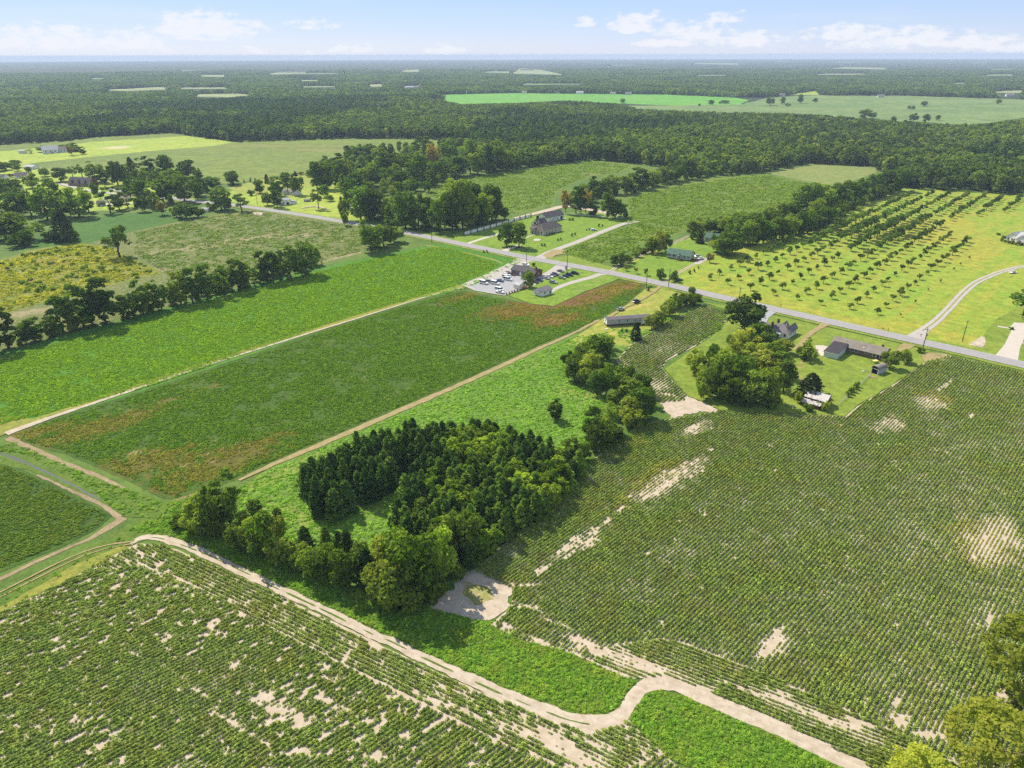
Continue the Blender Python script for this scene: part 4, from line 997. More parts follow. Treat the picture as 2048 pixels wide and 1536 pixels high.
for z in (.2, .55, .9, 1.2): MB().box(0, d.length, -.015, .015, z, z + .03).build('wire', M_greyside, fo)
fa, fb = Vector(G(1105, 448 - 20)), Vector(G(1250, 438))
d = fb - fa; n = 16; rz = math.atan2(d.y, d.x); st = d.length / n
fo = empty('rail_fence', (fa.x, fa.y, gz(fa.x, fa.y)), rz, 'white rail fence under the trees behind the stone house lawn', 'fence')
for i in range(n + 1): MB().box(st * i - .09, st * i + .09, -.09, .09, -.1, 1.4).build('post', M_white, fo)
for z in (.4, .8, 1.2):
    for i in range(n): MB().box(st * i + .1, st * (i + 1) - .1, -.04, .04, z, z + .14).build('rail', M_white, fo)

M_pole = mat_plain('pole_wood', S(96, 84, 74), .95, .1, .2)
M_galv = mat_plain('galvanised', S(176, 178, 184), .4, .5, .08, 1, .4)
def pole(px, py, ty, label, trans=True):
    x, y = G(px, py); hgt = HT(px, py, ty)
    o = empty('utility_pole', (x, y, gz(x, y)), math.radians(-41), label, 'utility pole', 'utility poles along the road')
    MB().tube((0, 0, -.3), (0, 0, hgt), .2, .13, 8).build('post', M_pole, o)
    MB().box(-1.0, 1.0, -.06, .06, hgt - .9, hgt - .76).build('crossarm', M_pole, o)
    for q in (-.9, 0, .9): MB().tube((q, 0, hgt - .757), (q, 0, hgt - .55), .05, .04, 6).build('insulator', M_trim, o)
    if trans: MB().tube((.38, 0, hgt - 3.6), (.38, 0, hgt - 2.6), .27, .27, 10).build('transformer', M_galv, o)
pole(1924, 684, 641, 'bare utility pole beyond the road at right, above the sandy patch', False)
pole(1844, 703, 657, 'utility pole on the near roadside at the gravel drive junction')
pole(1292, 581, 546, 'utility pole at the far end of the brown field corner', False)
pole(1053, 528, 496, 'utility pole behind the brick office')
pole(1134, 545, 500, 'utility pole on the lawn between parked cars and road')
pole(1337, 575, 540, 'utility pole by the two round dark bushes', False)
pole(1478, 600, 575, 'utility pole behind the huge dark oak', False)
pole(864, 486, 457, 'utility pole left of the white panel fence', False)
pole(691, 448, 405, 'utility pole beside the roadside trees near the sparse field', False)
pole(515, 410, 388, 'leftmost utility pole by the road and olive bushes', False)
x, y = G(1058, 503)
o = empty('flag_pole', (x, y, gz(x, y)), 0, 'slim metal flag pole on the stone house lawn', 'flag pole')
MB().tube((0, 0, -.2), (0, 0, HT(1058, 503, 475)), .09, .05, 8).build('post', M_galv, o)
MB().tube((0, 0, -.1), (0, 0, .25), .4, .4, 10).build('base', M_conc, o)
x, y = G(1132, 540)
o = empty('utility_cabinet', (x, y, gz(x, y)), math.radians(-41), 'grey utility cabinet beside the pole by parked cars', 'cabinet')
MB().box(-.6, .6, -.4, .4, -.1, 2.3).build('body', M_galv, o); MB().box(-.66, .66, -.46, .46, 2.302, 2.42).build('lid', M_galv, o); MB().box(-.5, .5, -.42, -.402, .1, 2.1).build('door', M_greyside, o)
for i, (a, b) in enumerate(((1765, 662), (1776, 663.5), (1561, 615), (1841, 675))):
    x, y = G(a, b)
    o = empty('mailbox', (x, y, gz(x, y)), math.radians(-41), ['left one of two mailboxes beyond the road from the ranch house', 'right one of two mailboxes beyond the road from the ranch house', 'mailbox on the orchard side by the big oak', 'mailbox at the mouth of the gravel drive'][i], 'mailbox', 'mailboxes along the road')
    MB().box(-.06, .06, -.06, .06, -.2, 1.05).build('post', M_pole, o); MB().prism([(-.14, 1.05), (.14, 1.05), (.14, 1.25), (0, 1.36), (-.14, 1.25)], -.3, .3).build('box', M_darkp, o)

P_white = mat_plain('car_white', S(236, 238, 240, .85), .25, .6, .02); P_silver = mat_plain('car_silver', S(186, 190, 194), .25, .6, .02, 1, .4)
P_black = mat_plain('car_black', S(34, 36, 42), .2, .6, .02); P_navy = mat_plain('car_navy', S(46, 60, 92), .22, .6, .02); P_blue = mat_plain('car_blue', S(74, 98, 140), .22, .6, .02)
P_brown = mat_plain('car_brown', S(104, 72, 62), .25, .6, .02); P_grey = mat_plain('car_grey', S(120, 124, 130), .25, .6, .02)
M_tyre = mat_plain('tyre', S(30, 30, 30), .9, .1, .1); M_rim = mat_plain('rim', S(170, 172, 176), .4, .5, .05, 1, .5)
M_lampr = mat_plain('tail_lamp', S(150, 28, 26), .3, .5, .05); M_lampw = mat_plain('head_lamp', S(226, 228, 230), .2, .6, .03)
PROF = dict(  # side outline (x along the car, z): body then glass band
    sedan=(4.6, 1.75, [(-2.3, .32), (2.3, .32), (2.32, .66), (2.1, .82), (1.1, .95), (-1.75, .98), (-2.28, .9)], [(.95, .96), (.25, 1.40), (-1.0, 1.42), (-1.85, .98)]),
    suv=(4.7, 1.85, [(-2.35, .38), (2.35, .38), (2.37, .8), (2.15, .98), (1.15, 1.1), (-2.2, 1.12), (-2.36, 1.0)], [(1.05, 1.1), (.45, 1.68), (-1.95, 1.7), (-2.25, 1.12)]),
    van=(5.6, 2.0, [(-2.8, .4), (2.8, .4), (2.82, .85), (2.5, 1.1), (1.8, 1.22), (-2.7, 1.24), (-2.82, 1.0)], [(1.75, 1.22), (1.05, 2.05), (-2.6, 2.1), (-2.76, 1.24)]),
    pickup=(5.5, 1.95, [(-2.75, .45), (2.75, .45), (2.77, .9), (2.55, 1.05), (1.4, 1.15), (-2.7, 1.15), (-2.76, .9)], [(1.3, 1.15), (.75, 1.75), (-.45, 1.77), (-.6, 1.15)]))
PROTO = {}
def car_meshes(kd, paint):
    key = (kd, paint.name)
    if key in PROTO: return PROTO[key]
    Lc, Wc, body, cab = PROF[kd]; hw = Wc / 2
    m = {}
    def mk(nm, b, mt): m.setdefault(nm, []).append((mesh('car_' + nm, b.v, b.f, mt), None))
    b = MB().prismy(body, -hw, hw)
    mk('body', b, paint)
    b = MB(); k = .82
    v = [(x, -hw * (.97 if z < cab[0][1] + .05 else k), z) for x, z in cab] + [(x, hw * (.97 if z < cab[0][1] + .05 else k), z) for x, z in cab]
    nn = len(cab); b.add(v, [tuple(range(nn)), tuple(range(2 * nn - 1, nn - 1, -1))] + [((i + 1) % nn, i, nn + i, nn + (i + 1) % nn) for i in range(nn)])
    mk('windows', b, M_glass)
    tx = [p for p in cab if p[1] > cab[0][1] + .2]; x1, x0 = max(p[0] for p in tx), min(p[0] for p in tx); zt = max(p[1] for p in tx)
    b = MB().box(x0 - .03, x1 + .03, -hw * k - .01, hw * k + .01, zt - .03, zt + .05)
    for x in np.linspace(x0 + .05, x1 - .05, 3): 
        for sy in (-1, 1): b.tube((x, sy * hw * .985, cab[0][1]), (x, sy * hw * (k + .015), zt), .045, .045, 4)
    mk('roof', b, paint)
    w = MB().tube((0, -.11, 0), (0, .11, 0), .33, .33, 12)
    r_ = MB().tube((0, -.13, 0), (0, .13, 0), .19, .19, 10)
    m['wheel'] = mesh('car_wheel', w.v, w.f, M_tyre); m['rim'] = mesh('car_rim', r_.v, r_.f, M_rim)
    m['headlight'] = mesh('car_headlight', *(lambda q: (q.v, q.f))(MB().box(-.04, .04, -.2, .2, -.08, .08)), M_lampw)
    m['tail_light'] = mesh('car_tail_light', *(lambda q: (q.v, q.f))(MB().box(-.04, .04, -.14, .14, -.12, .12)), M_lampr)
    PROTO[key] = m
    return m
def car(kd, paint, px, py, az, label, group='vehicles parked round the brick office'):
    x, y = G(px, py)
    o = empty('parked_' + ('car' if kd in ('sedan', 'suv') else kd), (x, y, gz(x, y)), math.radians(90 - az), label, dict(sedan='car', suv='car', van='van', pickup='pickup truck')[kd], group)
    m = car_meshes(kd, paint); Lc, Wc, body, cab = PROF[kd]
    for nm in ('body', 'windows', 'roof'): obj(nm, m[nm][0][0], o)
    for sx in (-1, 1):
        for sy in (-1, 1):
            w = obj('wheel', m['wheel'], o); w.location = (sx * Lc * .31, sy * (Wc / 2 - .1), .33); obj('rim', m['rim'], w)
    zl = .68 if kd == 'sedan' else .85
    for sy in (-1, 1):
        q = obj('headlight', m['headlight'], o); q.location = (Lc / 2 - .02, sy * (Wc / 2 - .3), zl)
        q = obj('tail_light', m['tail_light'], o); q.location = (-Lc / 2 + .0, sy * (Wc / 2 - .22), zl + .1)
z2 = lambda x, y: (930 + x / 7.585, 500 + y / 7.585)
A1 = 124
car('van', P_white, *z2(285, 520), A1, 'leftmost white van on the gravel lot')
car('suv', P_grey, *z2(362, 500), A1, 'grey car right of the leftmost white van')
car('van', P_white, *z2(455, 525), A1, 'large white van right of the grey car')
car('sedan', P_blue, *z2(535, 485), A1, 'blue car between the groups of white vans')
car('van', P_white, *z2(650, 465), A1, 'nearest white van of the stack left of the office tree')
car('van', P_white, *z2(632, 435), A1, 'middle white van of the stack left of the office tree')
car('suv', P_white, *z2(635, 400), A1, 'white car at the back of the stack of white vans')
car('sedan', P_grey, *z2(660, 365), A1, 'dark grey car beside the brick office corner')
car('sedan', P_brown, *z2(712, 388), A1, 'brown car against the brick office wall')
car('pickup', P_white, *z2(530, 660), A1, 'white pickup truck at the near edge of the gravel lot')
car('van', P_white, *z2(525, 625), A1, 'white and blue van behind the white pickup truck')
car('suv', P_white, *z2(925, 245), A1, 'white car behind the brick office roof')
car('suv', P_navy, *z2(1125, 480), A1, 'navy car right of the office tree')
car('sedan', P_black, *z2(1060, 505), A1, 'black car close to the office tree')
car('sedan', P_silver, *z2(1232, 445), A1, 'silver car at the near end of the drive row')
car('sedan', P_white, *z2(1285, 420), A1, 'white car second in the drive row')
car('sedan', P_grey, *z2(1325, 402), A1, 'grey car third in the drive row')
car('suv', P_black, *z2(1368, 392), A1, 'black car at the far end of the drive row')
car('sedan', P_grey, *z2(1450, 338), A1, 'grey car alone near the utility cabinet')
car('suv', P_black, *z2(1668, 370), A1 - 10, 'large black car nearest the road on the grass')
car('sedan', P_silver, *z2(1472, 440), A1, 'pale silver car in the middle of the parking grass')
car('sedan', P_black, *z2(1525, 416), A1, 'black car behind the pale silver car on the grass')
car('suv', P_black, *z2(1585, 398), A1, 'dark car furthest right in the grass group of three')
car('suv', P_silver, *z2(1338, 510), 118, 'lone silver car on the grass above the small cottage')
car('suv', P_white, 1187, 462, 70, 'white car parked beside the drive of the stone house', 'cars outside houses')
car('suv', P_black, 1272.5, 606, 52, 'black car on the dry lawn track above the mobile home', 'cars outside houses')
car('sedan', P_silver, 1241, 621, 60, 'silver car on the dry lawn just above the mobile home', 'cars outside houses')
car('sedan', P_black, 1358, 562, 70, 'dark car tucked behind the round bush by the road', 'cars outside houses')
car('pickup', P_white, 1400, 520, 60, 'white pickup truck beside the green-roofed cottage', 'cars outside houses')
car('suv', P_silver, 1395, 515, 60, 'silver car behind the white pickup at the green-roofed cottage', 'cars outside houses')
car('sedan', P_black, 1228+12, 440-4, 60, 'dark car under the trees behind the stone house lawn', 'cars outside houses')

for i, (a, b) in enumerate(((1013, 589.5), (1018.5, 587.5), (1024, 585.5), (1029, 584), (1034.5, 582))):
    x, y = G(a, b)
    o = empty('planter_barrel', (x, y, gz(x, y)), 0, '%s brown planter barrel from the left along the lot edge' % ORD[i], 'planter', 'planter barrels along the lot edge')
    MB().tube((0, 0, -.05), (0, 0, .8), .36, .42, 10).build('barrel', M_brown, o); MB().tube((0, 0, .55), (0, 0, 1.05), .34, .1, 8).build('plant', M_darkp, o)
x, y = G(1049.5, 577)
o = empty('brick_pile', (x, y, gz(x, y)), .4, 'low terracotta pile between storage shed and tree', 'pile')
MB().box(-1.6, 1.6, -.7, .7, -.05, .6).build('stack', M_red, o); MB().box(-1.2, 1.0, -.6, .5, .602, .9).build('upper_stack', M_red, o)
for i, (a, b, lb) in enumerate(((1213.5, 658.5, 'round white tank cover on the grass below the mobile home'), (1586, 813, 'pale round tub on the grass left of the tin barn'), (1726.5, 744, 'small white tub on the ranch house lawn'))):
    x, y = G(a, b)
    o = empty('tub', (x, y, gz(x, y)), 0, lb, 'tub')
    MB().tube((0, 0, -.05), (0, 0, .35), .75 if i == 0 else .5, .6 if i == 0 else .45, 12).build('body', M_trim, o); MB().tube((0, 0, .352), (0, 0, .45), .4, .3, 10).build('lid', M_greyside, o)
x, y = G(1749.5, 726)
o = empty('patio_table', (x, y, gz(x, y)), .3, 'yellow-topped table behind the barn-shaped shed', 'table')
MB().box(-1.1, 1.1, -.8, .8, .9, 1.0).build('top', mat_plain('yellow_canvas', S(226, 214, 120), .8, .1, .05), o)
for sx in (-1, 1):
    for sy in (-1, 1): MB().box(sx * 1.0 - .05, sx * 1.0 + .05, sy * .7 - .05, sy * .7 + .05, -.05, .898).build('leg', M_darkp, o)
x, y = G(2025, 547)
o = empty('yard_trailer', (x, y, gz(x, y)), .2, 'small pale trailer on the grass below the gravel drive', 'trailer')
MB().box(-2.4, 2.4, -1, 1, .5, .7).build('bed', M_trim, o); MB().box(-.8, 1.2, -.7, .7, .702, 1.5).build('load', M_greyside, o)
for sy in (-1, 1):
    for sx in (-.5, .5): MB().tube((sx, sy * 1.0, .3), (sx, sy * 1.2, .3), .33, .33, 10).build('wheel', M_tyre, o)
# ------------------------------------------------------------------ foliage: meshes made of many leaf clusters
def cards(P, N, size, r, flat=.0):
    """one irregular leaf cluster (quad) per point, facing roughly along N"""
    n = len(P)
    N = N / (np.linalg.norm(N, axis=1, keepdims=True) + 1e-9)
    N = N * .75 + r.normal(size=(n, 3)) * .55
    N[:, 2] += flat
    N /= np.linalg.norm(N, axis=1, keepdims=True) + 1e-9
    T = np.cross(N, r.normal(size=(n, 3))); T /= np.linalg.norm(T, axis=1, keepdims=True) + 1e-9
    B = np.cross(N, T)
    s = size * r.uniform(.6, 1.35, (n, 1))
    q = []
    for a, b in ((-1, -.8), (.9, -1), (1, .9), (-.8, 1)):
        q.append(P + T * s * a * r.uniform(.35, .62, (n, 1)) + B * s * b * r.uniform(.35, .62, (n, 1)))
    V = np.stack(q, 1).reshape(-1, 3)
    return V, np.arange(4 * n).reshape(n, 4)
def lobes_crown(seed, R, z0, z1, nl, nc, cs, flat=.15, squash=.9, core=.5, lr=(.19, .37)):
    r = np.random.default_rng(seed)
    zc, hz = (z0 + z1) / 2, (z1 - z0) / 2
    C, Q = [np.array([0, 0, zc])], [core * R]
    for i in range(nl):
        a = 2 * math.pi * (i * .618 + r.uniform(-.12, .12)); t = r.uniform(-.98, .97)
        w = math.sqrt(max(.05, 1 - t * t))
        rad = R * r.uniform(*lr)
        d = (R - rad) * w * r.uniform(.75, 1.05)
        C.append(np.array([d * math.cos(a), d * math.sin(a), zc + t * (hz - rad * .75)])); Q.append(rad)
    C, Q = np.array(C), np.array(Q)
    k = r.choice(len(Q), nc * 2, p=Q ** 2 / (Q ** 2).sum())
    D = r.normal(size=(nc * 2, 3)); D[:, 2] += .25; D /= np.linalg.norm(D, axis=1, keepdims=True)
    P = C[k] + D * (Q[k] * r.uniform(.6, 1.16, nc * 2))[:, None] * np.array([1, 1, squash])
    dist = np.linalg.norm(P[:, None] - C[None], axis=2) / Q[None]
    dist[np.arange(len(k)), k] = 9
    keep = (dist.min(1) > .62) & (P[:, 2] > z0 * .8)
    P, D = P[keep][:nc], D[keep][:nc]
    return cards(P, D, cs, r, flat)
def cone_crown(seed, R, z0, z1, nc, cs, pw=.85, whorl=9, rag=.35, blunt=.08):
    """conifer: whorls of drooping branches round a leader"""
    r = np.random.default_rng(seed)
    t = r.uniform(0, 1, nc) ** 1.35
    wh = np.round(t * whorl) / whorl
    t = np.clip(t * .45 + wh * .55 + r.normal(0, .02, nc), 0, 1)
    a = r.uniform(0, 2 * math.pi, nc)
    nb = 7
    ab = (np.floor(a / (2 * math.pi) * nb) + .5) / nb * 2 * math.pi + wh * 11
    a = ab + r.normal(0, .28, nc)
    prof = R * ((1 - t) ** pw * (1 - blunt) + blunt) * (1 - .35 * np.exp(-t * 14)) * (1 + rag * (vnoise(ab * 3, t * 9, seed) - .5) * 2)
    rr = prof * r.uniform(.35, 1.05, nc) ** .6
    P = np.stack([rr * np.cos(a), rr * np.sin(a), z0 + t * (z1 - z0) - .12 * rr], 1)
    N = np.stack([np.cos(a), np.sin(a), np.full(nc, .5)], 1)
    return cards(P, N, cs, r, .2)
def shift(VF, off):
    return VF[0] + np.array(off, float), VF[1]
def join(*L):
    V, F, n = [], [], 0
    for v, f in L: V.append(v); F.append(f + n); n += len(v)
    return np.concatenate(V), np.concatenate(F)
def trunk_mesh(name, h, r0, zl, R, seed, mat, limbs=4):
    b = MB(); r = random.Random(seed)
    p = Vector((0, 0, -.15)); n = 4
    for i in range(n):
        q = Vector((r.uniform(-.03, .03) * h, r.uniform(-.03, .03) * h, h * (i + 1) / n))
        b.tube(p, q, r0 * (1.25 if i == 0 else 1 - .2 * i), r0 * (1 - .2 * (i + 1)), 7); p = q
    for i in range(limbs):
        a = i * 2.4 + r.uniform(-.3, .3); z = zl + (h - zl) * i / max(1, limbs) * .7
        b.tube((0, 0, z), (math.cos(a) * R * .6, math.sin(a) * R * .6, z + R * r.uniform(.4, .7)), r0 * .45, r0 * .12, 5)
    return mesh(name, b.v, b.f, mat, smooth=True)

M_bark = mat_plain('bark', S(96, 82, 68), .95, .1, .3, .6)
M_barkl = mat_plain('pale_bark', S(128, 114, 98), .95, .1, .3, .6)
L_dec = mat_leaf('broad_leaves', S(50, 70, 24), S(92, 114, 36), S(112, 120, 42), .3, .5)
L_dark = mat_leaf('dark_leaves', S(48, 68, 28), S(86, 106, 42), S(94, 106, 42), .28, .4)
L_oliv = mat_leaf('olive_leaves', S(62, 78, 32), S(106, 122, 46), S(122, 124, 52), .3, .5)
L_yel = mat_leaf('yellow_green_leaves', S(86, 98, 38), S(120, 130, 52), S(122, 124, 50), .4, .4)
L_pine = mat_leaf('pine_needles', S(36, 56, 28), S(64, 88, 38), S(82, 98, 40), .25, .6)
L_ced = mat_leaf('cedar_needles', S(30, 44, 26), S(48, 62, 34), S(54, 62, 32), .12, .3)
L_orch = mat_leaf('orchard_leaves', S(48, 70, 30), S(84, 104, 44), S(98, 108, 46), .3, .4)
L_far = mat_leaf('forest_leaves', S(56, 76, 30), S(84, 104, 40), S(104, 114, 46), .28, .5, drift=[(S(46, 64, 34), None, 0, 320, .8)])
L_weed = mat_leaf('weed_leaves', S(82, 120, 40), S(108, 142, 54), S(122, 144, 58), .3, .5)
L_rust = mat_leaf('reddish_leaves', S(84, 80, 44), S(120, 112, 58), S(122, 100, 60), .3, .4)

KIND = {}
def kind(name, crowns, trunks, h, w):
    KIND[name] = (crowns, trunks, h, w)
def mk_dec(name, mat, n, R, z0, z1, nl, nc, cs, r0, bark, **k):
    cs_, ts = [], []
    for i in range(n):
        s = abs(hash_name(name)) % 1000 + i * 17
        cs_.append(mesh(name + '_crown', *lobes_crown(s, R, z0, z1, nl, nc, cs, **k), mat))
        ts.append(trunk_mesh(name + '_trunk', z0 + (z1 - z0) * .55, r0, z0 * .8, R, s, bark))
    kind(name, cs_, ts, z1, 2 * R)
def hash_name(s):
    h = 0
    for c in s: h = (h * 131 + ord(c)) % 100003
    return h
mk_dec('broad', L_dec, 5, 4.6, 1.0, 12, 24, 1900, .55, .26, M_bark)
mk_dec('dark', L_dark, 4, 4.6, .9, 12, 24, 1900, .55, .28, M_bark)
mk_dec('olive', L_oliv, 4, 4.6, .8, 11, 24, 1900, .54, .24, M_bark)
mk_dec('yellow', L_yel, 2, 4.6, 1.4, 11, 24, 1900, .54, .24, M_bark)
mk_dec('tall', L_dec, 4, 3.0, .8, 14, 28, 1800, .52, .22, M_bark, core=.45)
mk_dec('talldark', L_dark, 4, 3.0, .8, 14, 28, 1800, .52, .22, M_bark, core=.45)
mk_dec('open', L_dark, 3, 4.6, 3.2, 13, 11, 900, .55, .3, M_bark, core=.3)
mk_dec('thin', L_dec, 3, 2.6, 1.2, 13, 12, 640, .5, .18, M_bark, core=.25)
mk_dec('orchard', L_orch, 6, 2.1, 1.1, 4.6, 9, 420, .42, .13, M_bark, core=.45)
mk_dec('bush', L_dec, 4, 2.4, .1, 3.6, 10, 700, .42, .1, M_bark)
mk_dec('obush', L_oliv, 3, 2.4, .1, 3.6, 10, 700, .42, .1, M_bark)
mk_dec('dbush', L_dark, 3, 2.0, .05, 3.0, 8, 520, .36, .1, M_bark, squash=1.0)
mk_dec('myrtle', L_rust, 2, 1.5, .8, 3.4, 7, 320, .32, .07, M_barkl)
mk_dec('shrub', L_dark, 2, .7, .0, 1.3, 5, 120, .26, .05, M_bark)
mk_dec('fall', L_rust, 2, 4.0, 1.6, 9, 12, 1000, .55, .2, M_bark)
def mk_con(name, mat, n, R, z0, z1, nc, cs, r0, **k):
    cs_, ts = [], []
    for i in range(n):
        s = hash_name(name) % 1000 + i * 17
        cs_.append(mesh(name + '_crown', *cone_crown(s, R, z0, z1, nc, cs, **k), mat))
        ts.append(trunk_mesh(name + '_trunk', z1 * .8, r0, 2, R, s, M_bark, 0))
    kind(name, cs_, ts, z1, 2 * R)
mk_con('pine', L_pine, 6, 2.3, .8, 10, 1150, .5, .17, pw=.66, blunt=.12, rag=.6, whorl=8)
mk_con('cedar', L_ced, 4, 2.4, .2, 8, 1100, .42, .18, pw=.6, whorl=16, rag=.25)
mk_con('cone', L_ced, 2, 2.4, .1, 8, 1000, .4, .18, pw=1.0, whorl=20, rag=.15, blunt=.02)

trr = random.Random(5)
WIDER = 1.12
SPOTS = []      # every tree placed so far (x, y, radius)
def tree(kd, x, y, h, w, label, group=None, name='tree', cat='tree', tint=None, rz=None, dz=None):
    crowns, trunks, h0, w0 = KIND[kd]
    i = trr.randrange(len(crowns))
    o = empty(name, (x, y, gz(x, y)), trr.uniform(0, 6.28) if rz is None else rz, label, cat, group)
    sxy = w / w0
    o.scale = (sxy * trr.uniform(.93, 1.07), sxy * trr.uniform(.93, 1.07), h / h0)
    c = obj('crown', crowns[i], o); obj('trunk', trunks[i], o)
    b = trr.uniform(.85, 1.15)
    c.color = tint or (b * trr.uniform(.92, 1.08), b, b * trr.uniform(.88, 1.05), 1)
    SPOTS.append((x, y, w / 2))
    return o
LOOK = dict(broad='leafy tree', dark='dark tree', olive='olive-green tree', yellow='yellow-green tree', tall='tall tree', talldark='tall dark tree', open='open-crowned tree',
            thin='thin tree', bush='green bush', obush='olive bush', dbush='round dark bush', myrtle='reddish small tree', shrub='small dark shrub', fall='reddish-brown tree',
            pine='dark pine', cedar='dark cedar', cone='cone-shaped evergreen', orchard='fruit tree')
def cluster(zoom, where, items, group):
    """trees of one stand; each is told by its kind and by its turn counted from the left"""
    x0, y0, s = zoom
    it = []
    for q in items:
        bx, by, ty, wd, kd = q[:5]
        bx, by, ty, wd = x0 + bx / s, y0 + by / s, y0 + ty / s, wd / s
        it.append((bx, by, ty, wd, kd, q[5] if len(q) > 5 else None))
    it.sort(key=lambda q: q[0])
    tot = {}
    for q in it: tot[q[4]] = tot.get(q[4], 0) + 1
    seen = {}
    for bx, by, ty, wd, kd, lab in it:
        k = seen[kd] = seen.get(kd, -1) + 1
        if not lab:
            lk = LOOK[kd]
            lab = ('only %s %s' % (lk, where)) if tot[kd] == 1 else ('%s %s from left %s' % (ORD[k], lk, where))
        x, y = G(bx, by)
        h = HT(bx, by, ty); w = wd * mpp(bx, by)
        nm, ct = ('bush', 'bush') if kd in ('bush', 'obush', 'dbush', 'shrub') else ('tree', 'tree')
        if kd in ('pine',): nm = 'pine_tree'
        if kd in ('cedar', 'cone'): nm = 'cedar_tree'
        tree(kd, x, y, h, w * WIDER, lab, group, nm, ct)
def spread(pts, kinds, hr, wr, where, group, name, cat, noun):
    pts = sorted(pts, key=lambda q: PX(q[0], q[1], 0)[0])
    for i, (x, y) in enumerate(pts):
        h = trr.uniform(*hr)
        tree(trr.choice(kinds), x, y, h, h * trr.uniform(*wr), '%s %s from left %s' % (ordinal(i), noun, where), group, name, cat)
def free(x, y, gap):
    return all((x - a) ** 2 + (y - b) ** 2 > (r + 2) ** 2 for a, b, r in HOUSES) and all((x - a) ** 2 + (y - b) ** 2 > max(gap, r * .55) ** 2 for a, b, r in SPOTS) and float(polydist(MAINW, np.array([x]), np.array([y]), False)[0]) > 7
def belt(line, gap, jit, *a, keep=1.0):
    r, _ = crom([G(*p) for p in line], gap)
    spread([(p.x + trr.uniform(-jit, jit), p.y + trr.uniform(-jit, jit)) for p in r if trr.random() < keep], *a)
def fill(poly, gap, n, *a):
    w = [G(*p) for p in poly]; P = np.array(w); L = []
    for _ in range(n):
        x, y = trr.uniform(P[:, 0].min(), P[:, 0].max()), trr.uniform(P[:, 1].min(), P[:, 1].max())
        if inside(w, np.array([x]), np.array([y]))[0] and free(x, y, gap) and all((x - p) ** 2 + (y - q) ** 2 > gap * gap for p, q in L): L.append((x, y))
    spread(L, *a)

# ------------------------------------------------------------------ scattered plants (too many to count): points that carry plants
def gn_scatter(name, x, y, scale, rot, protos, label, cat, z=None, sz=None):
    n = len(x)
    if z is None: z = .25 * np.ones(n) * 0 + gz(float(x[n // 2]), float(y[n // 2]))
    me = bpy.data.meshes.new(name)
    me.vertices.add(n)
    co = np.zeros((n, 3), np.float32); co[:, 0], co[:, 1] = x, y
    if z is not None: co[:, 2] = z
    me.vertices.foreach_set('co', co.ravel())
    for nm, arr in (('sc', scale), ('rot', rot), ('sz', scale if sz is None else sz)):
        at = me.attributes.new(nm, 'FLOAT', 'POINT'); at.data.foreach_set('value', np.asarray(arr, np.float32))
    o = obj(name, me)
    tag(o, label, cat, None, 'stuff')
    col = bpy.data.collections.new(name + '_kinds')
    for i, m in enumerate(protos):
        col.objects.link(bpy.data.objects.new(name + '_plant', m))
    g = bpy.data.node_groups.new(name + '_scatter', 'GeometryNodeTree')
    g.interface.new_socket('Geometry', in_out='INPUT', socket_type='NodeSocketGeometry')
    g.interface.new_socket('Geometry', in_out='OUTPUT', socket_type='NodeSocketGeometry')
    N = lambda t: g.nodes.new(t)
    gi, go, ip, ci = N('NodeGroupInput'), N('NodeGroupOutput'), N('GeometryNodeInstanceOnPoints'), N('GeometryNodeCollectionInfo')
    ci.inputs['Collection'].default_value = col
    ci.inputs['Separate Children'].default_value = True; ci.inputs['Reset Children'].default_value = True
    def na(a):
        q = N('GeometryNodeInputNamedAttribute'); q.data_type = 'FLOAT'; q.inputs['Name'].default_value = a
        return [s for s in q.outputs if s.enabled and s.name == 'Attribute'][0]
    cr = N('ShaderNodeCombineXYZ'); g.links.new(na('rot'), cr.inputs[2])
    er = N('FunctionNodeEulerToRotation'); g.links.new(cr.outputs[0], er.inputs[0])
    cs = N('ShaderNodeCombineXYZ'); a = na('sc')
    g.links.new(a, cs.inputs[0]); g.links.new(a, cs.inputs[1]); g.links.new(na('sz'), cs.inputs[2])
    g.links.new(gi.outputs[0], ip.inputs['Points']); g.links.new(ci.outputs[0], ip.inputs['Instance'])
    ip.inputs['Pick Instance'].default_value = True
    rv = N('FunctionNodeRandomValue'); rv.data_type = 'INT'
    for s in rv.inputs:
        if s.type == 'INT' and s.name == 'Min': s.default_value = 0
        if s.type == 'INT' and s.name == 'Max': s.default_value = len(protos) - 1
    g.links.new([s for s in rv.outputs if s.type == 'INT'][0], ip.inputs['Instance Index'])
    g.links.new(er.outputs[0], ip.inputs['Rotation']); g.links.new(cs.outputs[0], ip.inputs['Scale'])
    g.links.new(ip.outputs[0], go.inputs[0])
    md = o.modifiers.new('scatter', 'NODES'); md.node_group = g
    return o
def dome(seed, R, h, n, cs, flat=.4):
    r = np.random.default_rng(seed)
    D = r.normal(size=(n, 3)); D[:, 2] = np.abs(D[:, 2]); D /= np.linalg.norm(D, axis=1, keepdims=True)
    P = D * np.array([R, R, h]) * r.uniform(.65, 1.05, (n, 1)) + np.array([0, 0, .04])
    return cards(P, D + np.array([0, 0, .3]), cs, r, flat)
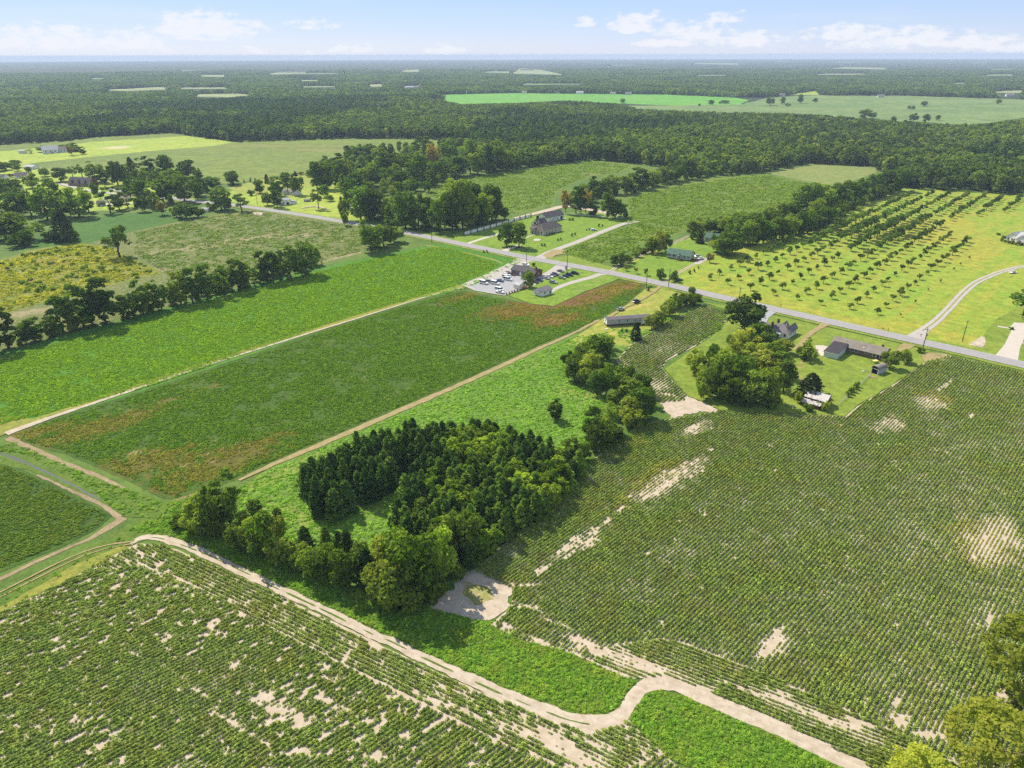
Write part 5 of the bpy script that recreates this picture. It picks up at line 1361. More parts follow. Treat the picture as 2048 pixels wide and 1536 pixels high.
def rowgrid(poly, az, spacing, step, jit=.035, seed=1):
    a = math.radians(az); d = np.array([math.sin(a), math.cos(a)]); n = np.array([math.cos(a), -math.sin(a)])
    P = np.array(poly); s, t = P @ d, P @ n
    ti = np.arange(t.min(), t.max(), spacing); si = np.arange(s.min(), s.max(), step)
    T, Q = np.meshgrid(ti, si, indexing='ij')
    r = np.random.default_rng(seed)
    wob = (fbm(Q / 25, T * 0 + 3, seed) - .5) * .6
    T = T + wob + r.normal(0, jit, T.shape); Q = Q + r.normal(0, step * .25, Q.shape)
    T, Q = T.ravel(), Q.ravel()
    x, y = Q * d[0] + T * n[0], Q * d[1] + T * n[1]
    k = inside(poly, x, y)
    return x[k], y[k]
def ellfield(x, y, ells, rag=.5, size=4.0, seed=3):
    """how deep inside a set of ragged ellipses each point lies, 0..1"""
    v = np.full(x.shape, 9.0)
    for (cx, cy_, la, lp, az) in ells:
        a = math.radians(az); dx, dy = x - cx, y - cy_
        u, w = (dx * math.sin(a) + dy * math.cos(a)) / la, (dx * math.cos(a) - dy * math.sin(a)) / lp
        v = np.minimum(v, np.hypot(u, w))
    v = v + (fbm(x / size, y / size, seed, 3) - .5) * 2 * rag
    return np.clip((1.15 - v) / .7, 0, 1)
MAINW = [G(*p) for p in MAIN]
def polydist(poly, x, y, closed=True):
    d = np.full(x.shape, 1e9)
    n = len(poly)
    for i in range(n if closed else n - 1):
        (x0, y0), (x1, y1) = poly[i], poly[(i + 1) % n]
        L2 = (x1 - x0) ** 2 + (y1 - y0) ** 2 + 1e-9
        t = np.clip(((x - x0) * (x1 - x0) + (y - y0) * (y1 - y0)) / L2, 0, 1)
        d = np.minimum(d, np.hypot(x - x0 - t * (x1 - x0), y - y0 - t * (y1 - y0)))
    return d

BR = S(132, 108, 60)
L_crop = mat_leaf('crop_leaves', S(78, 94, 46), S(122, 138, 78), S(128, 136, 72), .3, .35, drift=[
    (S(116, 116, 60), None, 0, 9, .45),
    (S(150, 140, 70), [E(1870, 800, 10, 7, 46), E(1310, 960, 22, 6, 46), E(1960, 1085, 16, 9, 46)], 1.2, 5, .4)])
def rowplant(seed):
    V, F = dome(seed, .42, .6, 30, .23)
    return V * np.array([1.35, .8, 1.0]), F          # leafy hummock stretched along its row
crop_pl = [mesh('crop_plant', *rowplant(40 + i), L_crop) for i in range(7)]
crop_sm = [mesh('small_crop_plant', *dome(60 + i, .30, .42, 12, .22), L_crop) for i in range(4)]
w1, w2, w3 = [G(*p) for p in G1], [G(*p) for p in G2], [G(*p) for p in G3]
track = [G(*p) for p in ROADPTS]
def crop(name, poly, az, bare, thin, edge_paths, label, seed, head=None, speck=(0.0, 2.0), spacing=.965, step=.34):
    X, Y = rowgrid(poly, az, spacing, step, seed=seed)
    AZ = np.full(X.shape, float(az))
    if head:           # headland rows run along the track
        hp, hw, haz = head
        k = polydist(hp, X, Y, False) > hw
        X, Y, AZ = X[k], Y[k], AZ[k]
        X2, Y2 = rowgrid(poly, haz, spacing, step, seed=seed + 9)
        k = polydist(hp, X2, Y2, False) < hw - .5
        X, Y, AZ = np.concatenate([X, X2[k]]), np.concatenate([Y, Y2[k]]), np.concatenate([AZ, np.full(int(k.sum()), float(haz))])
    r = np.random.default_rng(seed)
    b = ellfield(X, Y, bare, .9, 1.0, seed) if bare else np.zeros_like(X)
    t = ellfield(X, Y, thin, .6, 4, seed + 1) if thin else np.zeros_like(X)
    ar = np.radians(AZ); sl, st = X * np.sin(ar) + Y * np.cos(ar), X * np.cos(ar) - Y * np.sin(ar)
    sp = .55 * fbm(sl / (speck[1] * 4), st / speck[1], seed + 2, 3) + .45 * fbm(X / speck[1], Y / speck[1], seed + 5, 3)
    big_ = fbm(X / 14, Y / 14, seed + 4, 2)
    fl = .5 * fbm(sl / 1.3, st / .5, seed + 7, 2) + .5 * vnoise(sl / .7, st / .5, seed + 8)
    p = 1.0 - np.clip(b * 1.5 - fl * 1.05, 0, .95) - np.clip((sp - (.80 - speck[0] * (.3 + big_) - .13 * t)) / .05, 0, .97)
    k = (r.uniform(size=X.shape) < p) & (polydist(poly, X, Y) > .25)
    X, Y, t, big_, AZ, b = X[k], Y[k], t[k], big_[k], AZ[k], b[k]
    s = r.uniform(.72, 1.2, len(X)) * (.78 + .42 * big_) * (1 - .4 * t) * (1 - .3 * b)
    s *= np.where(fbm(X / 3, Y / 3, seed + 6, 2) < .3, .82, 1.0)
    print(name, len(X))
    return gn_scatter(name, X, Y, s, np.radians(90 - AZ) + r.integers(0, 2, len(X)) * math.pi + r.normal(0, .18, len(X)), crop_pl, label, 'crops', z=None)
crop('row_crop', w1, 44, [E(1386, 856, 5, 2, 46), E(1310, 985, 7, 1.2, 46), E(1340, 965, 9, 1.4, 46), E(1240, 1020, 6, 1, 46), E(1200, 1050, 7, .7, 46), E(1130, 1098, 6, 1, 46), E(1085, 1140, 5, 1, 46), E(1180, 1090, 4, 1.5, 46), E(1050, 1170, 4, .9, 90),
                        E(1060, 1215, 7, .5, 119), E(1110, 1245, 6, .5, 119), E(1010, 1252, 5, 1.2, 119), E(1090, 1287, 7, .9, 119), E(1150, 1308, 6, .7, 119), E(1220, 1310, 7, 1.5, 119), E(1290, 1330, 7, 1.6, 119), E(1180, 1290, 8, 1.0, 119), E(1545, 1288, 4, 1.6, 46), E(1520, 1310, 2.5, 1.2, 46), E(1560, 1260, 3, 1, 46),
                        E(1790, 1405, 5, .9, 46), E(1800, 1440, 4, 2.2, 119), E(1860, 1470, 5, 1.8, 100), E(1650, 1440, 5, 1.2, 119), E(1560, 1400, 6, .9, 119), E(1730, 1450, 4, 1, 119), E(2000, 1395, 3, 1.6, 46), E(1975, 1245, 4, .5, 46), E(1500, 1385, 5, .8, 119),
                        E(1420, 900, 1.6, .7, 46), E(1540, 892, 1, .6, 46), E(1600, 1002, 1, .6, 46), E(1820, 965, 1, .6, 46), E(1400, 1025, 1.6, .6, 46), E(1300, 1105, 2, .6, 46), E(1910, 1000, 1.5, .5, 46), E(1890, 770, 8, 1, 46), E(1940, 832, 3, .8, 46)],
     [E(1985, 1080, 15, 7, 46), E(1860, 805, 9, 6, 46), E(1780, 850, 8, 5, 46), E(1340, 960, 20, 5, 46), E(1150, 1090, 14, 3, 46), E(1250, 1320, 18, 3.5, 119), E(1390, 860, 10, 4, 46), E(1650, 1440, 20, 2.5, 119), E(1545, 1290, 6, 3, 46)],
     None, 'rows of green leafy crop plants in the big right-hand field', 3, head=(track[7:], 12.5, 119), speck=(.12, .75))
crop('row_crop', w2, 40, [E(1290, 770, 4, .5, 100), E(1325, 780, 3, .8, 100), E(1335, 790, 4, 1.2, 110)], [E(1300, 770, 8, 4, 110)], None, 'narrow plot of crop rows between the hedge and the brick house yards', 13, speck=(.05, .9), spacing=1.3, step=.4)
crop('row_crop', w3, 50, [E(255, 1120, 8, .6, 119), E(300, 1140, 9, .4, 119), E(345, 1170, 5, .5, 119), E(400, 1200, 6, .4, 119), E(170, 1165, 6, .7, 62), E(200, 1285, 1.6, .7, 60), E(270, 1310, 5, .4, 119), E(350, 1345, 6, .4, 119), E(410, 1390, 6, .5, 119), E(470, 1450, 8, .6, 119),
                        E(400, 1300, 3, .8, 50), E(470, 1330, 2, .9, 50), E(520, 1390, 3, .9, 50), E(660, 1420, 2.4, .6, 50), E(650, 1470, 3, .6, 50), E(560, 1470, 2, .6, 50), E(690, 1450, 2, 1, 50), E(860, 1400, 5, .8, 119), E(920, 1420, 4, .6, 119), E(1010, 1450, 4, .5, 119),
                        E(1080, 1480, 5, .8, 119), E(1200, 1490, 3, 1.5, 119), E(730, 1330, 4, .4, 119), E(780, 1390, 2, .8, 50), E(20, 1390, 1.5, .8, 50), E(110, 1280, 1.5, .6, 50), E(1150, 1520, 5, 1, 119), E(200, 1490, 2, .8, 50), E(600, 1500, 4, 1, 80)],
     [E(560, 1420, 8, 2, 119), E(1120, 1490, 10, 2, 119)], None, 'rows of green leafy crop plants in the field at bottom left', 23, head=(track, 10.5, 119.6), speck=(.28, .5))

# finer crops of the farther fields
def leafy(name, dark, light, alt, drift=None): return mat_leaf(name, dark, light, alt, .3, .35, drift)
def low(name, seed, R, h, n, cs, m, sx=1.2):
    L_ = []
    for i in range(4):
        V, F = dome(seed + i, R, h, n, cs, .7); L_.append(mesh(name, V * np.array([sx, .85, 1]), F, m))
    return L_
def field(name, pts, az, spacing, step, protos, label, seed, keep=.9, smin=.7, smax=1.2, clump=6, thr=.25):
    w = [G(*p) for p in pts]
    X, Y = rowgrid(w, az, spacing, step, .08, seed)
    r = np.random.default_rng(seed)
    c = fbm(X / clump, Y / clump, seed, 3)
    k = (r.uniform(size=len(X)) < keep * np.clip((c - thr) * 4, 0, 1)) & (polydist(w, X, Y) > .4)
    X, Y, c = X[k], Y[k], c[k]
    gn_scatter(name, X, Y, r.uniform(smin, smax, len(X)) * (.7 + .6 * c), math.radians(90 - az) + r.integers(0, 2, len(X)) * math.pi + r.normal(0, .2, len(X)), protos, label, 'crops')
F_SOY = [(-60, 745), (0, 716), (130, 682), (300, 638), (430, 598), (560, 563), (650, 540), (740, 519), (868, 494), (905, 497), (985, 524), (1000, 530), (930, 566), (870, 586), (700, 636), (500, 705), (300, 774), (120, 822), (0, 850), (-60, 850)]
F_DARK = [(18, 874), (112, 839), (300, 781), (500, 714), (700, 646), (880, 593), (925, 584), (1000, 600), (1060, 611), (1107, 617), (1172, 588), (1240, 562), (1288, 571), (1280, 585), (1253, 606), (1196, 638), (1146, 662), (1076, 691), (946, 751), (796, 815), (646, 880), (526, 930), (478, 953), (405, 980), (355, 998), (240, 950), (130, 903)]
BROWN = [(S(132, 114, 64), [E(300, 925, 20, 10, 70), E(430, 935, 22, 9, 45), E(70, 865, 16, 5, 60), E(200, 855, 24, 8, 45), E(480, 905, 20, 7, 45), E(940, 590, 24, 5, 45)], 1.6, 4, .55), (S(138, 112, 68), [E(1180, 592, 40, 14, 45), E(1050, 618, 30, 14, 60), E(1110, 640, 18, 10, 60), E(1240, 575, 20, 10, 60)], 1.3, 5, .65)]
field('soybean_plants', F_SOY, 39, .95, .62, low('soybean_plant', 200, .52, .3, 14, .3, leafy('soy_leaves', S(84, 114, 32), S(114, 138, 42), S(124, 140, 48))), 'bright green soybean rows of the long field beside the tree row', 51, thr=.1)
field('bean_plants', F_DARK, 40.5, .95, .62, low('bean_plant', 210, .5, .34, 14, .28, leafy('bean_leaves', S(62, 96, 28), S(94, 124, 40), S(112, 116, 48), BROWN)), 'dark green and rusty bean rows of the long middle field', 52, thr=.2)
field('bean_plants', [(-60, 920), (0, 927), (60, 951), (150, 995), (220, 1032), (188, 1058), (130, 1086), (0, 1140), (-60, 1160)], 60, .9, .5, low('bean_plant', 220, .45, .34, 14, .26, leafy('lower_bean_leaves', S(62, 88, 30), S(90, 112, 42), S(108, 110, 50))), 'dark green bean rows in the small field at left edge', 53, thr=.1)
ol = low('olive_plant', 230, .95, .7, 16, .5, leafy('olive_crop_leaves', S(78, 104, 38), S(112, 132, 54), S(126, 132, 60)))
field('crop_rows', [(1235, 440), (1330, 475), (1392, 450), (1480, 440), (1590, 418), (1600, 388), (1625, 368), (1530, 350), (1425, 362), (1330, 378), (1255, 398), (1262, 434)], 42, 1.9, 1.2, ol, 'olive-green crop rows of the right-hand field behind the houses', 54)
field('crop_rows', [(1122, 506), (1152, 492), (1250, 455), (1290, 446), (1330, 478), (1250, 505), (1200, 528), (1182, 525)], 42, 1.9, 1.1, ol, 'olive-green crop rows beside the stone house drive', 55)
field('crop_rows', [(835, 386), (880, 370), (1000, 346), (1180, 323), (1262, 331), (1232, 347), (1180, 350), (1110, 382), (1104, 408), (1010, 432), (960, 423), (900, 403)], 42, 2.4, 1.6, ol, 'olive-green crop rows of the middle field behind the road', 56)
sp_ = low('sparse_plant', 240, .7, .5, 12, .42, leafy('sparse_leaves', S(72, 96, 42), S(104, 124, 56), S(116, 122, 60)))
field('crop_rows', [(270, 466), (420, 434), (515, 422), (610, 441), (700, 453), (720, 464), (733, 490), (718, 504), (640, 524), (540, 549), (430, 582), (330, 608), (335, 548), (270, 510)], 41, 1.9, 1.1, sp_, 'thin crop rows of the sandy field behind the tree row', 57, clump=4, thr=.34)
# low weeds and vines
weed_pl = [mesh('weed_clump', *dome(80 + i, .6, .26, 16, .36, .9), L_weed) for i in range(5)]
L_tall = mat_leaf('tall_weed_leaves', S(70, 108, 34), S(104, 140, 48), S(122, 138, 56), .3, .5, drift=[(S(128, 130, 58), None, 0, 5, .35)])
tall_pl = [mesh('tall_weed', *dome(90 + i, .55, .55, 34, .2, .8), L_tall) for i in range(5)]
def weeds(name, pts, dens, protos, label, seed, smin=.5, smax=1.3, avoid=(), clump=3.0, thr=.0):
    w = [G(*p) for p in pts]
    P = np.array(w); r = np.random.default_rng(seed)
    (xa, ya), (xb, yb) = P.min(0), P.max(0)
    n = int((xb - xa) * (yb - ya) * dens)
    x, y = r.uniform(xa, xb, n), r.uniform(ya, yb, n)
    k = inside(w, x, y)
    for a in avoid: k &= ~inside(a, x, y)
    c = fbm(x / clump, y / clump, seed, 3)
    k &= r.uniform(size=n) < np.clip((c - thr) * 2.2, 0.03, 1)
    x, y, c = x[k], y[k], c[k]
    print(name, len(x))
    return gn_scatter(name, x, y, r.uniform(smin, smax, len(x)) * (.5 + c), r.uniform(0, 6.28, len(x)), protos, label, 'weeds')
rd = ribbon(track, [w + .5 for w in ROADW], .2)
pad = [G(*p) for p in [(945, 1137), (985, 1150), (1026, 1180), (1016, 1216), (978, 1246), (930, 1236), (862, 1216), (885, 1195), (915, 1165)]]
weeds('weeds', [(470, 985), (540, 940), (650, 893), (800, 829), (950, 764), (1080, 704), (1150, 674), (1215, 665), (1225, 720), (1130, 735), (1150, 770), (1230, 800), (1180, 850), (1180, 920), (1100, 1005), (1000, 1085), (945, 1140), (860, 1200), (700, 1160), (600, 1110), (480, 1060), (440, 1040)], 1.2, weed_pl, 'bright green vines and weeds covering the meadow by the pine grove', 31, .4, 1.1, thr=-.1)
weeds('weeds', [(255, 1060), (330, 1030), (420, 1050), (520, 1090), (640, 1140), (740, 1190), (800, 1220), (870, 1210), (950, 1225), (1050, 1260), (1150, 1300), (1262, 1345), (1275, 1375), (1262, 1412), (1225, 1445), (1140, 1440), (1050, 1400), (900, 1335), (760, 1270), (640, 1215), (520, 1158), (400, 1098), (320, 1074)], 6.5, tall_pl, 'tall green weeds on the bank beside the sandy track', 32, .2, .85, avoid=(rd, w1, pad, w3), thr=-.4, clump=2)
weeds('weeds', [(1240, 1440), (1262, 1390), (1310, 1380), (1400, 1400), (1500, 1445), (1640, 1510), (1780, 1585), (1700, 1680), (1560, 1640), (1400, 1545), (1300, 1500)], 6.5, tall_pl, 'tall green weeds between the two arms of the sandy track', 33, .2, .85, avoid=(rd, w3), thr=-.4, clump=2)
weeds('weeds', [(-60, 905), (0, 893), (30, 884), (100, 917), (200, 960), (330, 1008), (400, 992), (480, 975), (500, 990), (440, 1060), (330, 1040), (245, 1030), (190, 985), (130, 950), (80, 925), (40, 905)], 1.5, tall_pl, 'weeds along the bank of the ditch', 34, .4, 1.0, thr=.2)
weeds('weeds', [(-60, 1230), (0, 1192), (80, 1150), (160, 1110), (240, 1072), (270, 1078), (240, 1110), (120, 1166), (0, 1224), (-60, 1260)], .5, tall_pl, 'scattered weeds along the grassy two-wheel track', 35, .35, .9, thr=.3)
weeds('weeds', [(1140, 930), (1190, 918), (1255, 868), (1315, 842), (1300, 850), (1190, 925), (1105, 1010), (1000, 1092), (945, 1140), (925, 1130), (1000, 1070), (1090, 990)], 2.0, tall_pl, 'weeds along the hedge foot beside the crop rows', 36, .5, 1.2)
weeds('weeds', [(-80, 570), (0, 525), (60, 505), (150, 490), (215, 494), (320, 547), (250, 562), (120, 594), (0, 630), (-80, 655)], .035, [mesh('weed_bush', *dome(100 + i, 1.2, 1.2, 60, .5), L_dec) for i in range(3)], 'scattered bushes in the yellow weedy field', 37, .4, 1.5, clump=12, thr=.2)
weeds('weeds', [(-80, 570), (0, 525), (60, 505), (150, 490), (215, 494), (320, 547), (250, 562), (120, 594), (0, 630), (-80, 655)], .35, [mesh('field_weed', *dome(110 + i, .9, .6, 26, .4), mat_leaf('dry_weed_leaves', S(112, 120, 40), S(146, 146, 56), S(150, 136, 62), .3, .6)) for i in range(3)], 'yellow-green weeds all over the weedy field', 40, .5, 1.5, clump=9, thr=.15)
weeds('weeds', [(1215, 655), (1262, 690), (1330, 646), (1400, 615), (1320, 640), (1290, 662), (1260, 660)], 1.0, weed_pl, 'weeds along the edge of the narrow crop plot', 38, .6, 1.3, thr=.2)
weeds('weeds', [(1432, 612), (1452, 640), (1440, 660), (1400, 690), (1380, 700), (1425, 650), (1425, 625)], 1.0, weed_pl, 'weeds at the yard side of the narrow crop plot', 39, .6, 1.3, thr=.2)
weeds('weeds', [(830, 592), (930, 560), (1035, 517), (1045, 522), (940, 575), (850, 600)], .7, weed_pl, 'weeds along the gravel lot edge', 41, .6, 1.3, thr=.2)
# ------------------------------------------------------------------ trees, stand by stand
ZA, ZB, ZCc, ZD, ZE, ZF, ZG, ZHh, ZI = (0, 180, 3.938), (420, 240, 3.938), (900, 380, 5.12), (1200, 420, 4.6545), (1400, 560, 4.452), (1000, 620, 4.096), (0, 800, 3.2), (540, 780, 2.926), (0, 400, 2.926)

cluster(ZI, 'in the long row beside the bright green field', [
    (-60, 900, 640, 120, 'talldark'), (50, 870, 630, 140, 'tall'), (130, 850, 740, 80, 'thin'), (210, 830, 690, 130, 'talldark'), (310, 790, 710, 60, 'thin'), (370, 765, 560, 125, 'tall'), (440, 750, 540, 130, 'thin'), (490, 745, 480, 150, 'talldark'),
    (545, 735, 520, 100, 'tall'), (625, 725, 450, 165, 'talldark'), (760, 690, 550, 140, 'broad'), (840, 665, 460, 100, 'talldark'), (900, 650, 480, 80, 'tall'), (945, 640, 460, 90, 'talldark'), (1010, 625, 480, 60, 'thin'),
    (1060, 612, 415, 110, 'tall'), (1130, 598, 395, 100, 'talldark'), (1215, 585, 372, 110, 'talldark'), (1265, 570, 470, 60, 'thin'), (1315, 560, 380, 80, 'tall'), (1395, 530, 342, 120, 'talldark'), (1440, 515, 360, 80, 'tall'), (1490, 500, 395, 70, 'thin'),
    (1545, 485, 295, 90, 'talldark'), (1600, 478, 300, 90, 'tall'), (1650, 468, 290, 80, 'thin'), (1700, 455, 262, 120, 'talldark'), (1790, 440, 240, 160, 'dark')], 'row of trees beside the bright green field')
cluster(ZI, 'standing alone at the corner of the weedy field', [(703, 335, 128, 170, 'open')], None)
cluster(ZA, 'by the white farmhouse far at left', [(340, 490, 430, 95, 'dark'), (550, 480, 412, 130, 'dark'), (605, 485, 430, 60, 'talldark'), (568, 515, 438, 72, 'fall'), (655, 505, 445, 58, 'tall'), (240, 500, 465, 44, 'thin')], 'trees round the far white farmhouse')
cluster(ZA, 'left of the dormered brick house', [(-10, 640, 565, 130, 'dark'), (50, 630, 570, 100, 'dark'), (125, 612, 550, 100, 'dark'), (138, 637, 572, 66, 'broad'), (225, 645, 600, 54, 'dbush'), (92, 690, 655, 54, 'fall'), (355, 680, 612, 84, 'dark'),
    (480, 722, 610, 135, 'dark'), (255, 770, 650, 115, 'broad'), (390, 775, 690, 120, 'dark'), (100, 800, 700, 170, 'dark'), (20, 840, 690, 140, 'dark'), (-60, 800, 690, 150, 'broad')], 'trees left of the dormered brick house')
cluster(ZA, 'close behind or beside the dormered brick house', [(575, 690, 600, 80, 'open'), (650, 695, 575, 120, 'open'), (760, 725, 556, 150, 'talldark'), (825, 735, 600, 90, 'talldark'), (930, 750, 558, 135, 'dark'), (985, 740, 640, 90, 'dark')], 'trees round the dormered brick house')
cluster(ZA, 'in the wood right of the dormered brick house', [(1045, 690, 530, 80, 'pine'), (1110, 700, 530, 80, 'thin'), (1175, 650, 515, 105, 'talldark'), (1315, 700, 508, 145, 'dark'), (1485, 690, 550, 145, 'dark'), (1235, 725, 615, 140, 'open'), (1115, 715, 640, 110, 'dark'),
    (1360, 780, 618, 150, 'broad'), (1295, 890, 700, 150, 'talldark'), (1135, 905, 700, 145, 'broad'), (1030, 850, 700, 110, 'talldark'), (1010, 925, 760, 110, 'thin'), (870, 965, 760, 130, 'thin'), (940, 940, 750, 100, 'tall'), (1455, 880, 662, 200, 'broad'), (1570, 835, 690, 120, 'talldark'), (1560, 860, 690, 90, 'broad'), (1640, 800, 690, 120, 'tall'), (1690, 760, 690, 90, 'tall'),
    (1840, 748, 640, 115, 'dark'), (1220, 930, 720, 100, 'tall')], 'trees of the village wood')
cluster(ZA, 'in the village gardens at left', [(630, 1000, 758, 235, 'broad'), (700, 960, 790, 120, 'thin'), (375, 1020, 762, 215, 'broad'), (250, 990, 790, 170, 'broad'), (120, 990, 800, 170, 'broad'), (20, 970, 870, 120, 'dark'), (-80, 960, 800, 200, 'broad'), (480, 990, 830, 110, 'broad'), (560, 995, 800, 110, 'broad')], 'trees of the village gardens')
cluster(ZA, 'at the far end of the dark green plot', [(1280, 985, 860, 90, 'fall'), (1390, 1000, 910, 90, 'dbush'), (1465, 1010, 885, 160, 'dark'), (1560, 1000, 920, 110, 'bush'), (1670, 950, 905, 84, 'dbush'), (1640, 915, 880, 40, 'bush'), (1745, 945, 762, 165, 'dark'), (1800, 940, 850, 80, 'dbush'), (1905, 955, 815, 150, 'open')], 'trees at the end of the dark green plot')
cluster(ZA, 'left of the dark green plot', [(515, 1185, 950, 190, 'cedar'), (560, 1190, 1080, 120, 'dbush'), (100, 1170, 965, 270, 'dark'), (250, 1180, 1030, 210, 'open'), (-40, 1180, 960, 220, 'dark'), (400, 1190, 1110, 120, 'bush'), (170, 1230, 1100, 200, 'bush')], 'trees left of the dark green plot')
cluster(ZB, 'near the two small white houses by the road', [(20, 505, 440, 110, 'broad'), (175, 500, 400, 110, 'dark'), (270, 495, 470, 18, 'shrub'), (320, 490, 453, 22, 'shrub'), (358, 485, 458, 20, 'shrub'), (450, 500, 428, 42, 'cedar'), (575, 445, 410, 34, 'cedar'), (673, 440, 403, 34, 'cedar'), (718, 432, 404, 46, 'bush'), (772, 450, 397, 44, 'tall'),
    (393, 575, 470, 90, 'broad'), (325, 595, 545, 60, 'dbush'), (452, 672, 570, 92, 'dark'), (528, 685, 480, 110, 'talldark'), (525, 600, 440, 120, 'talldark'), (610, 560, 412, 110, 'dark'), (690, 590, 410, 110, 'dark'), (855, 700, 530, 110, 'open'), (905, 610, 510, 84, 'dark'), (945, 640, 590, 70, 'bush')], 'trees near the small white houses')
cluster(ZB, 'in the wood behind the road', [(845, 545, 325, 130, 'dark'), (920, 545, 330, 140, 'broad'), (1000, 480, 310, 120, 'broad'), (1060, 470, 300, 170, 'broad'), (1090, 610, 415, 130, 'dark'), (1150, 560, 412, 150, 'dark'), (1255, 300, 195, 170, 'dark'), (1170, 295, 205, 150, 'dark'), (1245, 330, 290, 60, 'fall'), (1260, 520, 330, 180, 'broad'), (1340, 520, 380, 150, 'dark'),
    (1380, 430, 240, 160, 'broad'), (1500, 540, 400, 160, 'dark'), (1470, 420, 260, 150, 'broad'), (1560, 400, 230, 130, 'open'), (1640, 500, 270, 180, 'broad'), (1720, 520, 380, 150, 'bush')], 'trees of the wood behind the road')
cluster(ZB, 'in the belt between the two olive fields', [(1690, 330, 175, 55, 'pine'), (1760, 420, 160, 120, 'fall'), (1890, 360, 140, 150, 'broad'), (1950, 440, 282, 200, 'dark'), (1850, 400, 290, 150, 'dark'), (1780, 470, 320, 140, 'broad'), (1650, 420, 240, 110, 'tall'), (2050, 420, 150, 110, 'talldark'), (2110, 430, 200, 150, 'broad'), (2010, 330, 180, 120, 'broad'), (2180, 420, 190, 160, 'dark'), (2250, 400, 150, 140, 'broad'), (2330, 400, 190, 160, 'olive'), (1620, 560, 470, 110, 'bush'), (1720, 570, 460, 90, 'bush')], 'trees of the belt between the olive fields')
cluster(ZB, 'lining the far side of the road', [(1090, 700, 490, 80, 'talldark'), (1062, 795, 590, 95, 'dark'), (1060, 830, 700, 60, 'dbush'), (1190, 790, 520, 200, 'broad'), (1300, 790, 540, 200, 'dark'), (1240, 760, 510, 150, 'broad'), (1470, 580, 485, 130, 'olive'), (1370, 590, 520, 70, 'yellow'), (1420, 800, 600, 150, 'broad'), (1540, 850, 555, 200, 'broad'), (1640, 845, 560, 180, 'dark'), (1700, 835, 600, 120, 'broad'), (1790, 880, 620, 140, 'broad'), (1850, 850, 600, 150, 'broad'), (1910, 862, 560, 200, 'broad'), (1990, 850, 450, 200, 'broad'), (1930, 740, 455, 220, 'broad'), (2060, 800, 480, 200, 'dark'), (2120, 830, 600, 150, 'broad')], 'trees lining the far side of the road')
cluster(ZB, 'in the dark clump on the near side of the road', [(1275, 1035, 762, 180, 'dark'), (1300, 1000, 850, 180, 'dbush'), (1370, 1000, 800, 180, 'dark'), (1450, 965, 840, 160, 'bush'), (1420, 900, 750, 120, 'talldark'), (1240, 960, 860, 120, 'bush')], 'dark clump by the road')
cluster(ZCc, 'left of the stone house fence', [(60, 390, -60, 240, 'dark'), (200, 385, 10, 200, 'broad'), (340, 345, 20, 240, 'broad'), (430, 310, -70, 260, 'broad'), (470, 300, 60, 150, 'dark'), (560, 300, 180, 110, 'bush'), (240, 300, -40, 220, 'broad'), (120, 330, -80, 220, 'dark')], 'trees left of the stone house fence')
cluster(ZCc, 'in front of the stone house', [(582, 575, 330, 200, 'broad'), (705, 592, 335, 185, 'dark')], 'trees in front of the stone house')
cluster(ZCc, 'behind the white barn', [(1185, 245, -20, 125, 'fall'), (1290, 245, -40, 125, 'talldark'), (1340, 250, -30, 110, 'talldark'), (1390, 240, -20, 120, 'fall'), (1460, 272, 80, 115, 'talldark'), (1605, 292, 30, 150, 'dark'), (1690, 290, 95, 150, 'dark'), (1750, 280, 90, 130, 'dark'), (1800, 297, 222, 60, 'dbush')], 'trees behind the white barn')
cluster(ZCc, 'on the stone house lawn', [(940, 577, 545, 30, 'shrub'), (970, 579, 550, 28, 'shrub'), (1105, 522, 492, 26, 'shrub'), (1135, 518, 490, 26, 'shrub'), (1250, 474, 445, 28, 'shrub'), (1280, 464, 438, 26, 'shrub'), (1400, 420, 402, 18, 'shrub'), (1430, 416, 390, 28, 'shrub'), (1525, 379, 347, 30, 'shrub'), (1560, 376, 354, 24, 'shrub'), (1225, 314, 286, 40, 'shrub'), (1258, 314, 288, 34, 'shrub')], 'round shrubs on the stone house lawn')
cluster(ZCc, 'beside the brick office', [(805, 1000, 818, 140, 'olive'), (855, 782, 745, 38, 'dbush'), (345, 642, 610, 24, 'shrub'), (380, 645, 615, 24, 'shrub')], 'plants by the brick office')
cluster(ZCc, 'beside the green-roofed house lawn', [(1680, 775, 665, 110, 'dark'), (1765, 772, 625, 130, 'olive'), (1830, 745, 650, 100, 'olive'), (1800, 832, 780, 55, 'myrtle'), (1898, 857, 790, 48, 'myrtle'), (2004, 877, 803, 52, 'myrtle')], 'plants at the roadside lawn')
cluster(ZD, 'round the green-roofed house', [(565, 645, 552, 96, 'dbush'), (685, 668, 568, 96, 'dbush'), (330, 440, 360, 90, 'obush'), (390, 405, 350, 110, 'bush'), (480, 405, 260, 140, 'olive'), (545, 400, 190, 150, 'olive'), (610, 385, 225, 120, 'broad'), (515, 443, 385, 44, 'myrtle'), (930, 312, 200, 96, 'cone'), (860, 275, 200, 80, 'dbush'), (1018, 492, 400, 84, 'fall'),
    (1185, 425, 205, 260, 'broad'), (1085, 400, 280, 170, 'broad'), (1230, 400, 240, 150, 'dark'), (835, 598, 560, 34, 'shrub'), (875, 580, 550, 24, 'shrub'), (915, 550, 520, 24, 'shrub')], 'plants round the green-roofed house')
